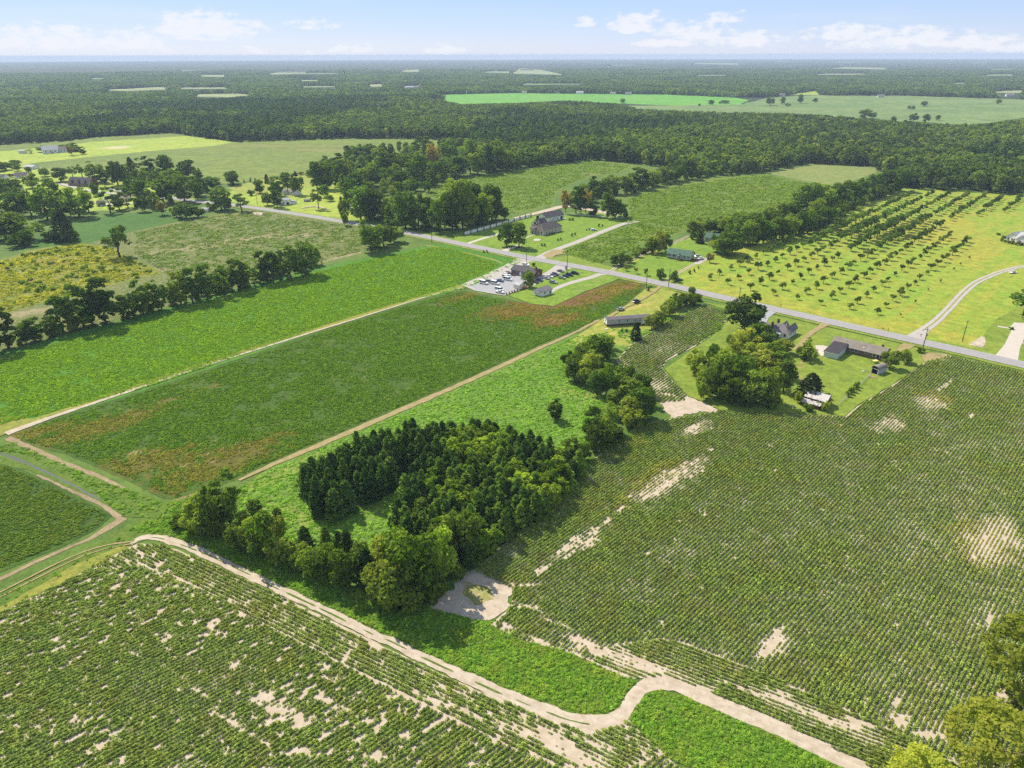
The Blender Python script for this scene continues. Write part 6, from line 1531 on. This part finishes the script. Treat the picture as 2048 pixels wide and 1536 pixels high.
cluster(ZD, 'in the tree belt beside the orchard', [(850, 240, 100, 110, 'dark'), (920, 235, 100, 120, 'broad'), (1000, 215, 95, 130, 'dark'), (1070, 205, 85, 120, 'dark'), (1150, 230, 50, 140, 'broad'), (1110, 215, 90, 100, 'dark'), (1225, 300, 60, 170, 'broad'), (1300, 335, 80, 170, 'dark'), (1380, 345, 90, 170, 'broad'), (1450, 330, 75, 150, 'dark'), (1520, 310, 60, 170, 'broad'), (1580, 290, 50, 150, 'dark'),
    (1640, 275, 60, 160, 'broad'), (1700, 268, 90, 130, 'dark'), (1770, 270, 30, 160, 'broad'), (1850, 250, 20, 160, 'dark'), (1930, 220, 10, 160, 'broad'), (2000, 190, 0, 170, 'dark'), (2080, 170, -40, 170, 'broad'), (1300, 230, 30, 160, 'broad'), (1420, 240, 20, 170, 'dark')], 'tree belt beside the orchard')
cluster((1560, 340, 1.0), 'in the far part of the belt beside the orchard', [(40, 88, 28, 40, 'broad'), (62, 84, 25, 40, 'dark'), (85, 78, 28, 40, 'broad'), (70, 100, 55, 34, 'broad'), (110, 74, 26, 38, 'dark'), (100, 88, 48, 30, 'bush'), (135, 66, 20, 38, 'broad'), (130, 78, 40, 30, 'bush'), (160, 58, 12, 38, 'dark'), (185, 52, 6, 38, 'broad'), (210, 46, 0, 40, 'dark'), (235, 42, -4, 38, 'broad'), (160, 68, 36, 28, 'bush'), (195, 58, 30, 28, 'bush')], 'far part of the belt beside the orchard')
cluster((0, 0, 1.0), 'in the hedge across the olive fields', [(1165, 410, 368, 34, 'dark'), (1195, 392, 350, 40, 'dark'), (1222, 388, 348, 36, 'broad'), (1250, 388, 352, 30, 'dark'), (1276, 378, 334, 44, 'talldark'), (1305, 372, 340, 36, 'broad'), (1330, 366, 326, 40, 'dark'), (1352, 362, 330, 34, 'broad'), (1375, 358, 318, 36, 'dark'), (1398, 354, 330, 28, 'broad'), (1415, 352, 336, 22, 'bush')], 'hedge across the olive fields')
cluster(ZD, 'beside the long grey mobile home', [(330, 1212, 1050, 110, 'cedar'), (480, 1105, 980, 150, 'obush'), (540, 1070, 940, 170, 'olive'), (640, 985, 830, 180, 'olive'), (700, 930, 800, 130, 'obush'), (740, 900, 770, 150, 'dark'), (800, 880, 760, 120, 'obush'), (880, 885, 780, 160, 'bush'), (855, 785, 718, 84, 'dark'), (450, 752, 705, 36, 'shrub'), (475, 722, 697, 22, 'shrub'), (205, 1140, 1095, 24, 'shrub'), (245, 1142, 1110, 34, 'shrub')], 'hedge beside the mobile home')
cluster(ZD, 'left of the grey-roofed house', [(1335, 1130, 765, 370, 'dark', 'huge dark oak by the road, left of the grey-roofed house'), (1205, 1275, 1150, 84, 'dbush')], None)
cluster(ZE, 'in the big clump behind the grey-roofed house', [(400, 650, 430, 240, 'olive'), (520, 640, 400, 260, 'broad'), (480, 760, 560, 260, 'broad'), (330, 700, 470, 160, 'olive'), (640, 720, 560, 200, 'broad'), (740, 650, 530, 150, 'broad'), (560, 860, 640, 280, 'olive'), (700, 860, 650, 240, 'broad'), (420, 900, 700, 260, 'broad'), (180, 1010, 640, 250, 'olive'), (330, 1050, 680, 240, 'broad'), (90, 1040, 760, 180, 'dark'),
    (250, 1090, 820, 240, 'broad'), (440, 1100, 800, 260, 'olive'), (600, 1100, 780, 250, 'broad'), (740, 990, 720, 200, 'dark'), (620, 1130, 980, 200, 'olive'), (400, 1120, 950, 200, 'broad'), (30, 1060, 880, 150, 'bush')], 'big clump behind the grey-roofed house')
cluster(ZE, 'round the brick ranch house', [(945, 705, 560, 180, 'bush'), (905, 690, 600, 120, 'broad'), (955, 610, 512, 64, 'thin'), (1685, 785, 618, 160, 'dark'), (1815, 738, 630, 130, 'obush'), (1958, 648, 600, 72, 'bush'), (970, 1055, 838, 235, 'cedar'), (1130, 1060, 1010, 60, 'bush'), (870, 1100, 1000, 80, 'obush'), (960, 1170, 1100, 90, 'obush'), (1110, 1170, 1080, 80, 'obush'),
    (1310, 1040, 990, 50, 'bush'), (1335, 1020, 965, 50, 'bush'), (1355, 1000, 945, 55, 'bush'), (1380, 975, 920, 50, 'bush'), (1395, 955, 905, 44, 'bush')], 'plants round the brick ranch house')
cluster(ZF, 'in the hedge between meadow and crop plot', [(800, 430, 212, 240, 'broad'), (740, 520, 330, 200, 'olive'), (610, 575, 370, 190, 'broad'), (700, 600, 400, 200, 'olive'), (650, 500, 340, 150, 'broad'), (870, 690, 440, 170, 'broad'), (790, 690, 500, 160, 'dark'), (920, 800, 650, 100, 'talldark'), (1000, 700, 520, 180, 'olive'), (1060, 760, 560, 200, 'olive'), (1150, 900, 640, 240, 'broad'), (1060, 920, 700, 200, 'olive'), (1200, 880, 690, 150, 'dark'), (1090, 960, 800, 200, 'broad')], 'hedge between meadow and crop plot')
cluster(ZF, 'at the meadow end of the hedge', [(750, 1110, 765, 150, 'talldark'), (800, 1000, 860, 100, 'dark'), (880, 1010, 790, 190, 'olive'), (790, 1170, 930, 170, 'dark'), (930, 1110, 950, 170, 'dark'), (870, 1130, 930, 140, 'broad')], 'meadow end of the hedge')
cluster(ZF, 'standing alone in the bright vine meadow', [(455, 900, 722, 115, 'talldark')], None)
cluster(ZF, 'at the right tip of the pine grove', [(575, 1250, 1035, 140, 'talldark'), (690, 1230, 1090, 120, 'broad'), (640, 1270, 1090, 110, 'broad'), (480, 1290, 1140, 170, 'broad'), (600, 1310, 1190, 140, 'olive')], 'right tip of the pine grove')
cluster(ZG, 'in the clump at the corner of the dark field', [(1475, 790, 438, 165, 'talldark'), (1420, 870, 520, 190, 'dark'), (1330, 850, 580, 210, 'olive'), (1270, 830, 650, 200, 'olive'), (1150, 812, 740, 110, 'bush'), (1390, 880, 700, 130, 'yellow'), (1340, 880, 720, 150, 'olive')], 'clump at the corner of the dark field')
cluster(ZG, 'beside the bend of the sandy track', [(1640, 760, 632, 92, 'talldark'), (1782, 780, 690, 60, 'dark'), (1690, 1010, 720, 220, 'broad'), (1780, 900, 740, 130, 'olive'), (1545, 970, 770, 170, 'olive'), (1620, 960, 760, 150, 'olive'), (1800, 1050, 880, 170, 'olive'), (1955, 1000, 828, 100, 'pine'), (1990, 1120, 960, 160, 'broad'), (1890, 1090, 980, 130, 'broad')], 'trees beside the bend of the sandy track')
cluster(ZHh, 'along the track foot of the grove', [(210, 935, 805, 110, 'pine'), (280, 1120, 935, 180, 'broad'), (200, 1040, 900, 120, 'olive'), (440, 1165, 930, 160, 'broad'), (360, 1100, 900, 130, 'broad'), (460, 1000, 830, 110, 'pine'), (330, 900, 800, 70, 'pine'), (410, 960, 830, 80, 'pine'), (560, 1120, 920, 150, 'pine'), (540, 1080, 880, 120, 'olive'), (620, 1200, 1020, 140, 'olive'), (740, 1280, 1000, 300, 'olive'), (640, 1220, 1030, 200, 'yellow'), (850, 1230, 830, 280, 'broad'), (760, 1100, 820, 220, 'broad'), (660, 1060, 860, 170, 'olive'), (980, 1130, 800, 240, 'broad'), (1120, 990, 670, 210, 'olive'), (1010, 1020, 790, 190, 'dark'), (1180, 940, 690, 160, 'broad'), (880, 780, 640, 150, 'olive'), (830, 1290, 1150, 140, 'obush'), (960, 1230, 1040, 140, 'obush')], 'trees along the track foot of the grove')
cluster((0, 0, 1.0), 'standing alone in the far dull field', [(1422, 238-28, 200, 14, 'dark'), (1440, 208, 203, 8, 'dark'), (1450, 207, 200, 20, 'dark'), (1540, 211, 192, 18, 'dark'), (1565, 209, 194, 12, 'dark'), (1600, 207, 188, 12, 'dark'), (1575, 212, 206, 14, 'dbush'), (1398, 212, 207, 7, 'dbush'), (1245, 207, 197, 13, 'dark'), (1730, 238, 218, 30, 'dark'), (1745, 237, 224, 14, 'dark'), (1818, 219, 211, 8, 'dark'), (1826, 219, 211, 8, 'dark'), (1848, 213, 202, 14, 'dark'), (1786, 246, 232, 12, 'dark'), (1826, 244, 225, 20, 'dark'), (1851, 245, 228, 16, 'dark'), (1875, 241, 230, 10, 'dark'), (1996, 208, 198, 12, 'dark'), (1630, 204, 196, 12, 'dbush')], 'lone trees in the far dull field')
cluster((0, 0, 1.0), 'at the right edge of the photo', [(2048, 632, 566, 70, 'open', 'open-crowned oak at the right edge, above the concrete drive'), (2023, 660, 655, 12, 'shrub', 'round shrub beside the short concrete path at right')], None)
cluster((1960, 430, 5.295), 'along the foot of the white farmhouse', [(185, 215, 188, 40, 'dbush'), (205, 218, 190, 30, 'obush'), (240, 268, 220, 50, 'bush'), (225, 280, 252, 30, 'obush'), (262, 292, 262, 40, 'obush'), (300, 306, 268, 50, 'fall'), (340, 310, 272, 50, 'dbush'), (385, 320, 282, 60, 'fall'), (430, 324, 290, 50, 'dbush')], 'shrubs along the white farmhouse')

belt([(-60, 724), (0, 705), (130, 669), (300, 624), (430, 588), (560, 555), (640, 531)], 4.2, 1.4, ['thin', 'bush', 'tall', 'dbush', 'broad'], (2.5, 7), (.6, 1.0), 'under the row beside the bright green field', 'undergrowth of the long tree row', 'understorey_tree', 'small tree', 'low tree', keep=.85)
belt([(-40, 712), (130, 664), (300, 620), (430, 584), (560, 550), (640, 528)], 6.0, 1.6, ['tall', 'broad', 'talldark', 'thin'], (7, 12), (.5, .75), 'filling the row beside the bright green field', 'row of trees beside the bright green field', 'hedge_tree', 'tree', 'tree', keep=.8)
belt([(1152, 413), (1200, 394), (1250, 388), (1300, 375), (1360, 361), (1425, 354)], 6.5, 3, ['broad', 'dark', 'bush', 'tall'], (5, 11), (.75, 1.0), 'filling the hedge across the olive fields', 'hedge across the olive fields', 'hedge_tree', 'tree', 'tree')
belt([(1425, 490), (1522, 485), (1580, 470), (1630, 454), (1680, 432), (1740, 405), (1797, 382)], 6.0, 2, ['broad', 'dark', 'bush', 'olive'], (6, 11), (.75, 1.0), 'along the orchard side of the belt', 'tree belt beside the orchard', 'hedge_tree', 'tree', 'tree')
belt([(1390, 468), (1440, 464), (1500, 455), (1570, 438), (1622, 412), (1690, 394), (1760, 372)], 7.5, 3, ['broad', 'dark', 'tall'], (9, 14), (.7, .9), 'along the field side of the belt', 'tree belt beside the orchard', 'hedge_tree', 'tree', 'tree')
fill([(625, 378), (640, 345), (700, 312), (800, 300), (870, 290), (960, 290), (1000, 310), (1000, 340), (900, 362), (830, 385), (760, 398), (700, 396)], 9.5, 700, ['broad', 'dark', 'broad', 'tall', 'olive'], (9, 16), (.7, .95), 'filling the wood behind the road', 'trees of the wood behind the road', 'wood_tree', 'tree', 'tree')
fill([(700, 436), (725, 420), (800, 414), (870, 420), (930, 418), (990, 430), (982, 452), (930, 458), (860, 466), (800, 456)], 8.5, 300, ['broad', 'dark', 'bush'], (6, 13), (.75, 1.0), 'filling the belt behind the road', 'trees lining the far side of the road', 'wood_tree', 'tree', 'tree')
fill([(-60, 478), (-60, 400), (60, 380), (200, 392), (260, 400), (330, 405), (400, 415), (330, 420), (230, 428), (130, 442), (60, 462)], 15, 260, ['broad', 'dark', 'thin', 'bush'], (6, 15), (.65, .9), 'among the village gardens', 'trees of the village gardens', 'garden_tree', 'tree', 'tree')
fill([(225, 350), (330, 352), (405, 364), (425, 385), (330, 388), (250, 378)], 11, 200, ['broad', 'dark', 'tall'], (9, 17), (.6, .85), 'inside the village wood', 'trees of the village wood', 'garden_tree', 'tree', 'tree')
fill([(1365, 745), (1420, 715), (1500, 695), (1545, 712), (1590, 765), (1570, 805), (1480, 812), (1400, 795)], 6.5, 260, ['broad', 'olive', 'broad', 'dark'], (6, 11), (.75, .95), 'filling the big clump behind the grey-roofed house', 'big clump behind the grey-roofed house', 'clump_tree', 'tree', 'tree')
fill([(1130, 735), (1165, 700), (1220, 690), (1230, 740), (1300, 790), (1310, 840), (1260, 866), (1190, 900), (1170, 870), (1215, 820), (1160, 780)], 6.0, 220, ['broad', 'olive', 'bush', 'dark'], (3.5, 8), (.8, 1.1), 'filling the hedge between meadow and crop plot', 'hedge between meadow and crop plot', 'hedge_tree', 'tree', 'tree')
fill([(380, 1050), (440, 1030), (520, 1060), (640, 1110), (760, 1100), (860, 1130), (930, 1145), (860, 1215), (740, 1195), (620, 1150), (500, 1100), (420, 1075)], 5.0, 200, ['broad', 'olive', 'bush', 'obush'], (3, 7), (.85, 1.15), 'in the scrub along the track foot of the grove', 'scrub along the track foot of the grove', 'scrub_tree', 'tree', 'low tree')

# pines planted close together in the grove
GROVE = [G(*p) for p in [(598, 985), (650, 945), (720, 915), (800, 893), (900, 872), (970, 868), (1010, 890), (1080, 912), (1110, 930), (1150, 950), (1180, 950), (1120, 1010), (1010, 1085), (950, 1130), (900, 1150), (860, 1120), (800, 1070), (770, 1050), (740, 1055), (720, 1040), (640, 1038), (608, 1015)]]
HOLE = [G(*p) for p in [(690, 1048), (760, 1010), (800, 970), (830, 930), (850, 935), (820, 985), (800, 1030), (770, 1052), (730, 1062)]]
gr = np.random.default_rng(4)
ga = math.radians(41.5); gd, gn_ = np.array([math.sin(ga), math.cos(ga)]), np.array([math.cos(ga), -math.sin(ga)])
P_ = np.array(GROVE); t_, s_ = P_ @ gn_, P_ @ gd
nrow = 0
for ti in np.arange(t_.max() - 1.2, t_.min(), -3.9):        # rows counted from the crop field inwards
    row = []
    for si in np.arange(s_.min(), s_.max(), 3.3):
        q = gn_ * (ti + gr.uniform(-.9, .9)) + gd * (si + gr.uniform(-1, 1))
        x, y = float(q[0]), float(q[1])
        if not inside(GROVE, np.array([x]), np.array([y]))[0] or inside(HOLE, np.array([x]), np.array([y]))[0] or gr.uniform() < .05: continue
        if all((x - a) ** 2 + (y - b) ** 2 > max(2.2, c * .6) ** 2 for a, b, c in SPOTS): row.append((x, y))
    if not row: continue
    for k, (x, y) in enumerate(row):
        px, py = PX(x, y, 5)
        big = vnoise(np.array([x / 9]), np.array([y / 9]), 3)[0]
        mixd = vnoise(np.array([x / 6 + 50]), np.array([y / 6]), 9)[0]
        lft = px < 860 and not (py > 1020)
        h = (8.4 if lft else 7.4) + 2.6 * big + gr.uniform(-1.3, 1.4)
        kd = 'pine' if (lft or mixd > .42) else ('tall' if mixd > .22 else 'broad')
        wd = gr.uniform(4.4, 6.0) if kd == 'pine' else gr.uniform(4.8, 6.2)
        b = gr.uniform(.75, 1.25)
        tree(kd, x, y, h, wd, '%s, %s from track in %s grove row from the crop field' % ('dark pine' if kd == 'pine' else 'leafy tree', ORD[k], ORD[nrow]), 'close-set trees of the grove', 'pine_tree' if kd == 'pine' else 'grove_tree', 'tree', tint=(b * (1.0 if lft else 1.2), b * (1.05 if lft else 1.2), b, 1))
        cand_n = globals().get('cand_n', 0) + 1
    nrow += 1
print('grove rows', nrow, cand_n)


# the orchard: straight rows running away from the road
az0 = math.radians(41.5); od, on = Vector((math.sin(az0), math.cos(az0))), Vector((math.cos(az0), -math.sin(az0)))
ORCH = [G(*p) for p in [(1418, 560), (1500, 582), (1600, 604), (1770, 634), (1950, 490), (1880, 462), (1915, 440), (2048, 420), (2060, 398), (1830, 389), (1760, 408), (1690, 436), (1600, 470), (1490, 515)]]
p0 = Vector(G(1600 + 680 / 4.266, 360 + 1130 / 4.266))
orr = random.Random(11); cnt = 0
for k in range(-9, 22):
    j = 0
    s = -60.0
    big_zone = False
    while s < 420:
        q = p0 - on * (13.3 * k) + od * s
        pos = Vector((q.x + orr.uniform(-.6, .6), q.y + orr.uniform(-.6, .6)))
        px, py = PX(pos.x, pos.y, 0)
        if inside(ORCH, np.array([pos.x]), np.array([pos.y]))[0]:
            e = float(ellfield(np.array([pos.x]), np.array([pos.y]), [E(1745, 465, 75, 34, 41.5)], .3, 20)[0])
            far = min(1, max(0, (560 - py) / 90))
            if k < 0 and orr.random() < .25: s += 13; continue
            if orr.random() > .04:
                j += 1
                h = 4.1 + orr.uniform(-1.2, 1.2) + 1.3 * far + 2.4 * e
                w = h * orr.uniform(.88, 1.1) * (1 + .15 * e)
                rowname = ('in %s row left of the stake line' % ORD[k]) if k >= 0 else ('in %s row right of the stake line' % ORD[-k - 1])
                tree('orchard', pos.x, pos.y, h, w, 'fruit tree %s from the road %s' % (ordinal(j - 1), rowname), 'fruit trees of the orchard', 'fruit_tree', 'tree')
                cnt += 1
            s += 13.4 - 6.0 * max(e, far * .55)
        else:
            s += 2.0 if j == 0 else 6.0
print('orchard', cnt)
for i, (a, b) in enumerate([(1830, 608), (1856, 583), (1880, 566), (1907, 542), (1920, 532), (1938, 518), (1800, 634)]):
    x, y = G(a, b)
    tree('orchard', x, y, orr.uniform(1.6, 2.6), orr.uniform(1.2, 1.8), '%s young sapling from the road on the orchard stake line' % ORD[i], 'young saplings along the stake line', 'sapling', 'tree')

# big yellow-green trees close to the camera, bottom right
def near_tree(px, py, z, h, w, label, kd='yellow'):
    x, y = G(px, py, z)
    tree(kd, x, y, h, w, label, 'tall trees at the bottom right corner')
for i in range(3):
    s = 300 + i * 13
    KIND.setdefault('neartree', ([], [], 16.0, 9.0))
    KIND['neartree'][0].append(mesh('near_crown', *lobes_crown(s, 4.5, 2.0, 16, 70, 7500, .26, core=.1, lr=(.12, .22)), L_yel))
    KIND['neartree'][1].append(trunk_mesh('near_trunk', 12, .22, 5, 4.5, s, M_barkl, 7))
near_tree(2075, 1290, 16, 21, 17, 'tall yellow-green tree at the right edge, upper one at the corner', 'neartree')
near_tree(2010, 1470, 14, 18, 18, 'tall yellow-green tree filling the bottom right corner', 'neartree')
near_tree(1850, 1545, 9, 12.5, 12.0, 'yellow-green tree at the bottom edge beside the sandy track', 'neartree')

# ------------------------------------------------------------------ the far woods
FIELDS_PX = [
    [(-60, 305), (0, 290), (140, 281), (180, 275), (340, 266), (376, 271), (465, 284), (560, 281), (700, 277), (850, 278), (935, 283), (950, 300), (900, 360), (700, 500), (-80, 500)],
    [(990, 346), (1180, 320), (1275, 328), (1420, 352), (1530, 346), (1620, 327), (1752, 334), (1765, 350), (1800, 377), (1900, 382), (2048, 391), (2500, 415), (2500, 900), (800, 900), (820, 388), (900, 362)],
    [(845, 190), (1020, 186), (1330, 189), (1470, 195), (1540, 195), (1640, 180), (1645, 191), (1800, 191), (2048, 199), (2300, 208), (2300, 240), (2048, 236), (1950, 247), (1870, 245), (1790, 240), (1700, 232), (1580, 225), (1400, 221), (1290, 217), (1230, 205), (1130, 200), (1030, 205), (920, 207)],
    [(386, 193), (390, 189), (470, 187), (512, 190), (450, 195)], [(188, 180), (250, 178), (315, 174), (338, 175), (330, 179), (250, 182)],
    [(533, 149), (560, 143), (612, 140), (612, 148)], [(398, 153), (404, 150), (450, 150), (452, 154)], [(1024, 147), (1040, 136), (1085, 140), (1130, 150), (1080, 149)], [(1385, 128), (1390, 126), (1480, 126.5), (1478, 129.5)], [(1660, 137), (1690, 134), (1775, 135.5), (1770, 139)],
    [(735, 170), (765, 168), (770, 173), (740, 174)], [(800, 173), (840, 172), (842, 175), (805, 176)], [(960, 145), (980, 143), (1020, 143), (1020, 146)], [(800, 144), (810, 140), (840, 139), (838, 144)], [(1980, 186), (2000, 182), (2048, 181), (2048, 187)]] + SLIVERS
def pxv(x, y, z):
    zz = z - HC; zc = y * CP - zz * SP
    u, v = FPX * x / zc, FPX * (-y * SP - zz * CP) / zc
    return u * CR + v * SR + 1024.0, -u * SR + v * CR + 768.0
def clear(x, y, h):
    """True where a tree of height h may stand without standing in, or rising in front of, an open field"""
    ok = np.ones(x.shape, bool)
    far_ = y > 1700
    for q in (0, .2, .4, .6, .8, .97):
        u, v = pxv(x, y, h * q)
        du = FPX * 9.0 / np.maximum(y, 50)
        for i, f in enumerate(FIELDS_PX):
            if i < 2:
                if q == 0: ok &= ~inside(f, u, v)
            elif i == 2:
                if q in (0, .97): ok &= ~inside(f, u, v)
            else: ok &= ~((inside(f, u, v) | inside(f, u - du, v) | inside(f, u + du, v)) & far_)
    u, v = pxv(x, y, 0 * x)
    lim = np.interp(u, [-400, 0, 470, 900, 1000, 2600], [330, 300, 300, 300, 360, 450])
    return ok & (v < lim)
fr = np.random.default_rng(21)
def wood_points(r0, r1, sp):
    L = []
    R = np.arange(r0, r1, sp)
    for rr in R:
        n = int(2 * math.radians(43) * rr / sp)
        a = np.linspace(-math.radians(43), math.radians(43), n) + fr.normal(0, .3 * sp / rr, n)
        q = rr + fr.uniform(-.5, .5, n) * sp
        L.append(np.stack([q * np.sin(a), q * np.cos(a)], 1))
    return np.concatenate(L)
P1 = wood_points(620, 2300, 9.0)
hx = 12 + 8 * fbm(P1[:, 0] / 120, P1[:, 1] / 120, 8, 3) + fr.uniform(-3.5, 3.5, len(P1))
k = clear(P1[:, 0], P1[:, 1], hx)
P1, hx = P1[k], hx[k]
# the front rank, tree by tree
u, v = pxv(P1[:, 0], P1[:, 1], np.zeros(len(P1)))
front = np.zeros(len(P1), bool)
seen_col = {}
order = np.argsort(-v)
for i in order:
    if not (-30 < u[i] < 2080): continue
    if v[i] < 255: continue
    c = int(u[i] // 9)
    if seen_col.get(c, 0) < 1 and front.sum() < 285:
        seen_col[c] = seen_col.get(c, 0) + 1; front[i] = True
mk_dec('wood', L_far, 7, 4.6, 1.0, 15, 13, 620, 1.0, .3, M_bark)
mk_dec('woodolive', L_oliv, 3, 4.6, 1.0, 15, 13, 620, 1.0, .3, M_bark)
fcnt = {}
for i in sorted(np.where(front)[0], key=lambda j: u[j]):
    px = u[i]
    if px < 470: where = 'behind the sunny lawn at far left'
    elif px < 980: where = 'behind the big olive field at left'
    elif px < 1290: where = 'behind the middle olive field'
    elif px < 1780: where = 'behind the right-hand olive field'
    else: where = 'behind the orchard at far right'
    kd = 'wood' if fr.uniform() < .8 else 'woodolive'
    tree(kd, P1[i, 0], P1[i, 1], hx[i] * fr.uniform(.92, 1.12), fr.uniform(8.5, 12.5), '%s wood-edge tree from left %s' % (ordinal(fcnt.setdefault(where, 0)), where), 'front rank of the wood ' + where, 'forest_tree')
    fcnt[where] += 1
print('front', front.sum())
wood_cr = [join(lobes_crown(500 + i, 4.6, .5, 15, 16, 360, 1.2)) for i in range(8)]
wood_m = [mesh('wood_tree', *c, L_far if i < 6 else L_oliv) for i, c in enumerate(wood_cr)]
pine_m = [mesh('wood_pine', *cone_crown(520 + i, 3.6, 1, 16, 260, 1.3, pw=.6, blunt=.2), L_pine) for i in range(3)]
Q, hq = P1[~front], hx[~front]
pn = fbm(Q[:, 0] / 220, Q[:, 1] / 220, 31, 2) > .56
def wood(name, Q, hq, ms, label, h0=15.0, wf=1.2):
    r = np.random.default_rng(5)
    gn_scatter(name, Q[:, 0], Q[:, 1], r.uniform(.95, 1.4, len(Q)) * wf, r.uniform(0, 6.28, len(Q)), ms, label, 'forest', sz=hq / h0)
wood('forest', Q[~pn], hq[~pn], wood_m, 'broad-leaved forest stretching behind the fields')
wood('forest', Q[pn], hq[pn], pine_m, 'darker pine stands in the forest behind the fields', 16.0, 1.45)
P2 = wood_points(2300, 6500, 17)
h2 = 12 + 9 * fbm(P2[:, 0] / 300, P2[:, 1] / 300, 8, 3) + fr.uniform(-2, 2, len(P2))
k = clear(P2[:, 0], P2[:, 1], h2); P2, h2 = P2[k], h2[k]
clump_m = [mesh('wood_clump', *join(*[shift(lobes_crown(600 + 7 * i + j, 5.2, .5, 15, 6, 60, 3.0), (9.0 * math.cos(j * 1.6 + i) * (j > 0), 9.0 * math.sin(j * 1.6 + i) * (j > 0), -1.0 * j)) for j in range(5)]), L_far) for i in range(5)]
wood('far_forest', P2, h2, clump_m, 'distant forest fading into the haze', 15.0, 1.15)
print('wood', len(Q), len(P2))
# beyond that the canopy closes into one rolling sheet
az_g = np.linspace(-math.radians(42), math.radians(42), 640); rr_g = 6300 * (19500 / 6300) ** np.linspace(0, 1, 230)
A_, R_ = np.meshgrid(az_g, rr_g, indexing='ij')
xx, yy = R_ * np.sin(A_), R_ * np.cos(A_)
zz = 8 + 10 * fbm(xx / 260, yy / 260, 41, 3) + 9 * fbm(xx / 45, yy / 45, 42, 2) - 4
op = fbm(xx / 900, yy / 500, 43, 3)
zz = np.where(op > .66, .5, zz)
for q in (0, .25, .5, .75, 1):
    u, v = pxv(xx, yy, zz * q)
    for f in FIELDS_PX[3:]:
        if max(p[1] for p in f) < 152: zz = np.where(inside(f, u, v), .5, zz)
n1_, n2_ = A_.shape
idx = np.arange(n1_ * n2_).reshape(n1_, n2_)
F_ = np.stack([idx[:-1, :-1], idx[1:, :-1], idx[1:, 1:], idx[:-1, 1:]], -1).reshape(-1, 4)
M_canopy = mat_ground('canopy', S(58, 74, 36), S(76, 92, 42), S(50, 64, 34), az=95, big=400, mid=90, fine=30, streak=(700, 120, .5), bump=(1, 6))
tag(obj('far_forest', mesh('far_canopy', np.stack([xx, yy, zz], -1).reshape(-1, 3), F_, M_canopy)), 'last distant woods on the horizon', 'forest', None, 'stuff')
# creepers on the tin barn, shrubs along the stone house wall
for i, (X, Y) in enumerate(BEDS):
    tree('shrub', X, Y, 1.2, 1.5, '%s clipped shrub from the front along the stone house wall' % ORD[i], 'clipped shrubs along the stone house wall', 'bush', 'bush')
c_ = math.cos(TIN.rz); s_ = math.sin(TIN.rz)
for i, (lx, ly, hh, ww) in enumerate([(-.6, 2.4, 2.6, 2.4), (TIN.L - .4, 2.0, 3.0, 2.6), (3, 2.6, 2.75, 2.0), (6, 2.5, 2.7, 2.2), (9, 2.6, 2.65, 2.0), (TIN.L - 2.6, 2.4, 2.8, 2.2)]):
    X, Y = TIN.o.location.x + c_ * lx - s_ * ly, TIN.o.location.y + s_ * lx + c_ * ly
    tree('obush', X, Y, hh, ww, '%s creeper mound from the left on the tin-roofed barn' % ORD[i], 'creepers on the tin barn', 'creeper', 'creeper')

# ------------------------------------------------------------------ haze
t = bpy.data.materials.new('haze_air'); t.use_nodes = True
t.node_tree.nodes.clear()
vo = t.node_tree.nodes.new('ShaderNodeOutputMaterial'); pv = t.node_tree.nodes.new('ShaderNodeVolumePrincipled')
pv.inputs['Color'].default_value = (.7, .83, 1.0, 1); pv.inputs['Density'].default_value = 8.5e-5; pv.inputs['Anisotropy'].default_value = .0
t.cycles.homogeneous_volume = True
t.cycles.volume_sampling = 'DISTANCE'
t.node_tree.links.new(pv.outputs[0], vo.inputs['Volume'])
hb = MB().box(-20600, 20600, -20600, 20600, -1.0, 126.0).build('haze', t)
tag(hb, 'thin blue haze lying over the whole countryside', 'haze', None, 'stuff')

for o in bpy.data.objects:
    l_ = o.get('label')
    if l_ and not 4 <= len(l_.split()) <= 16: print('LABEL', len(l_.split()), l_)
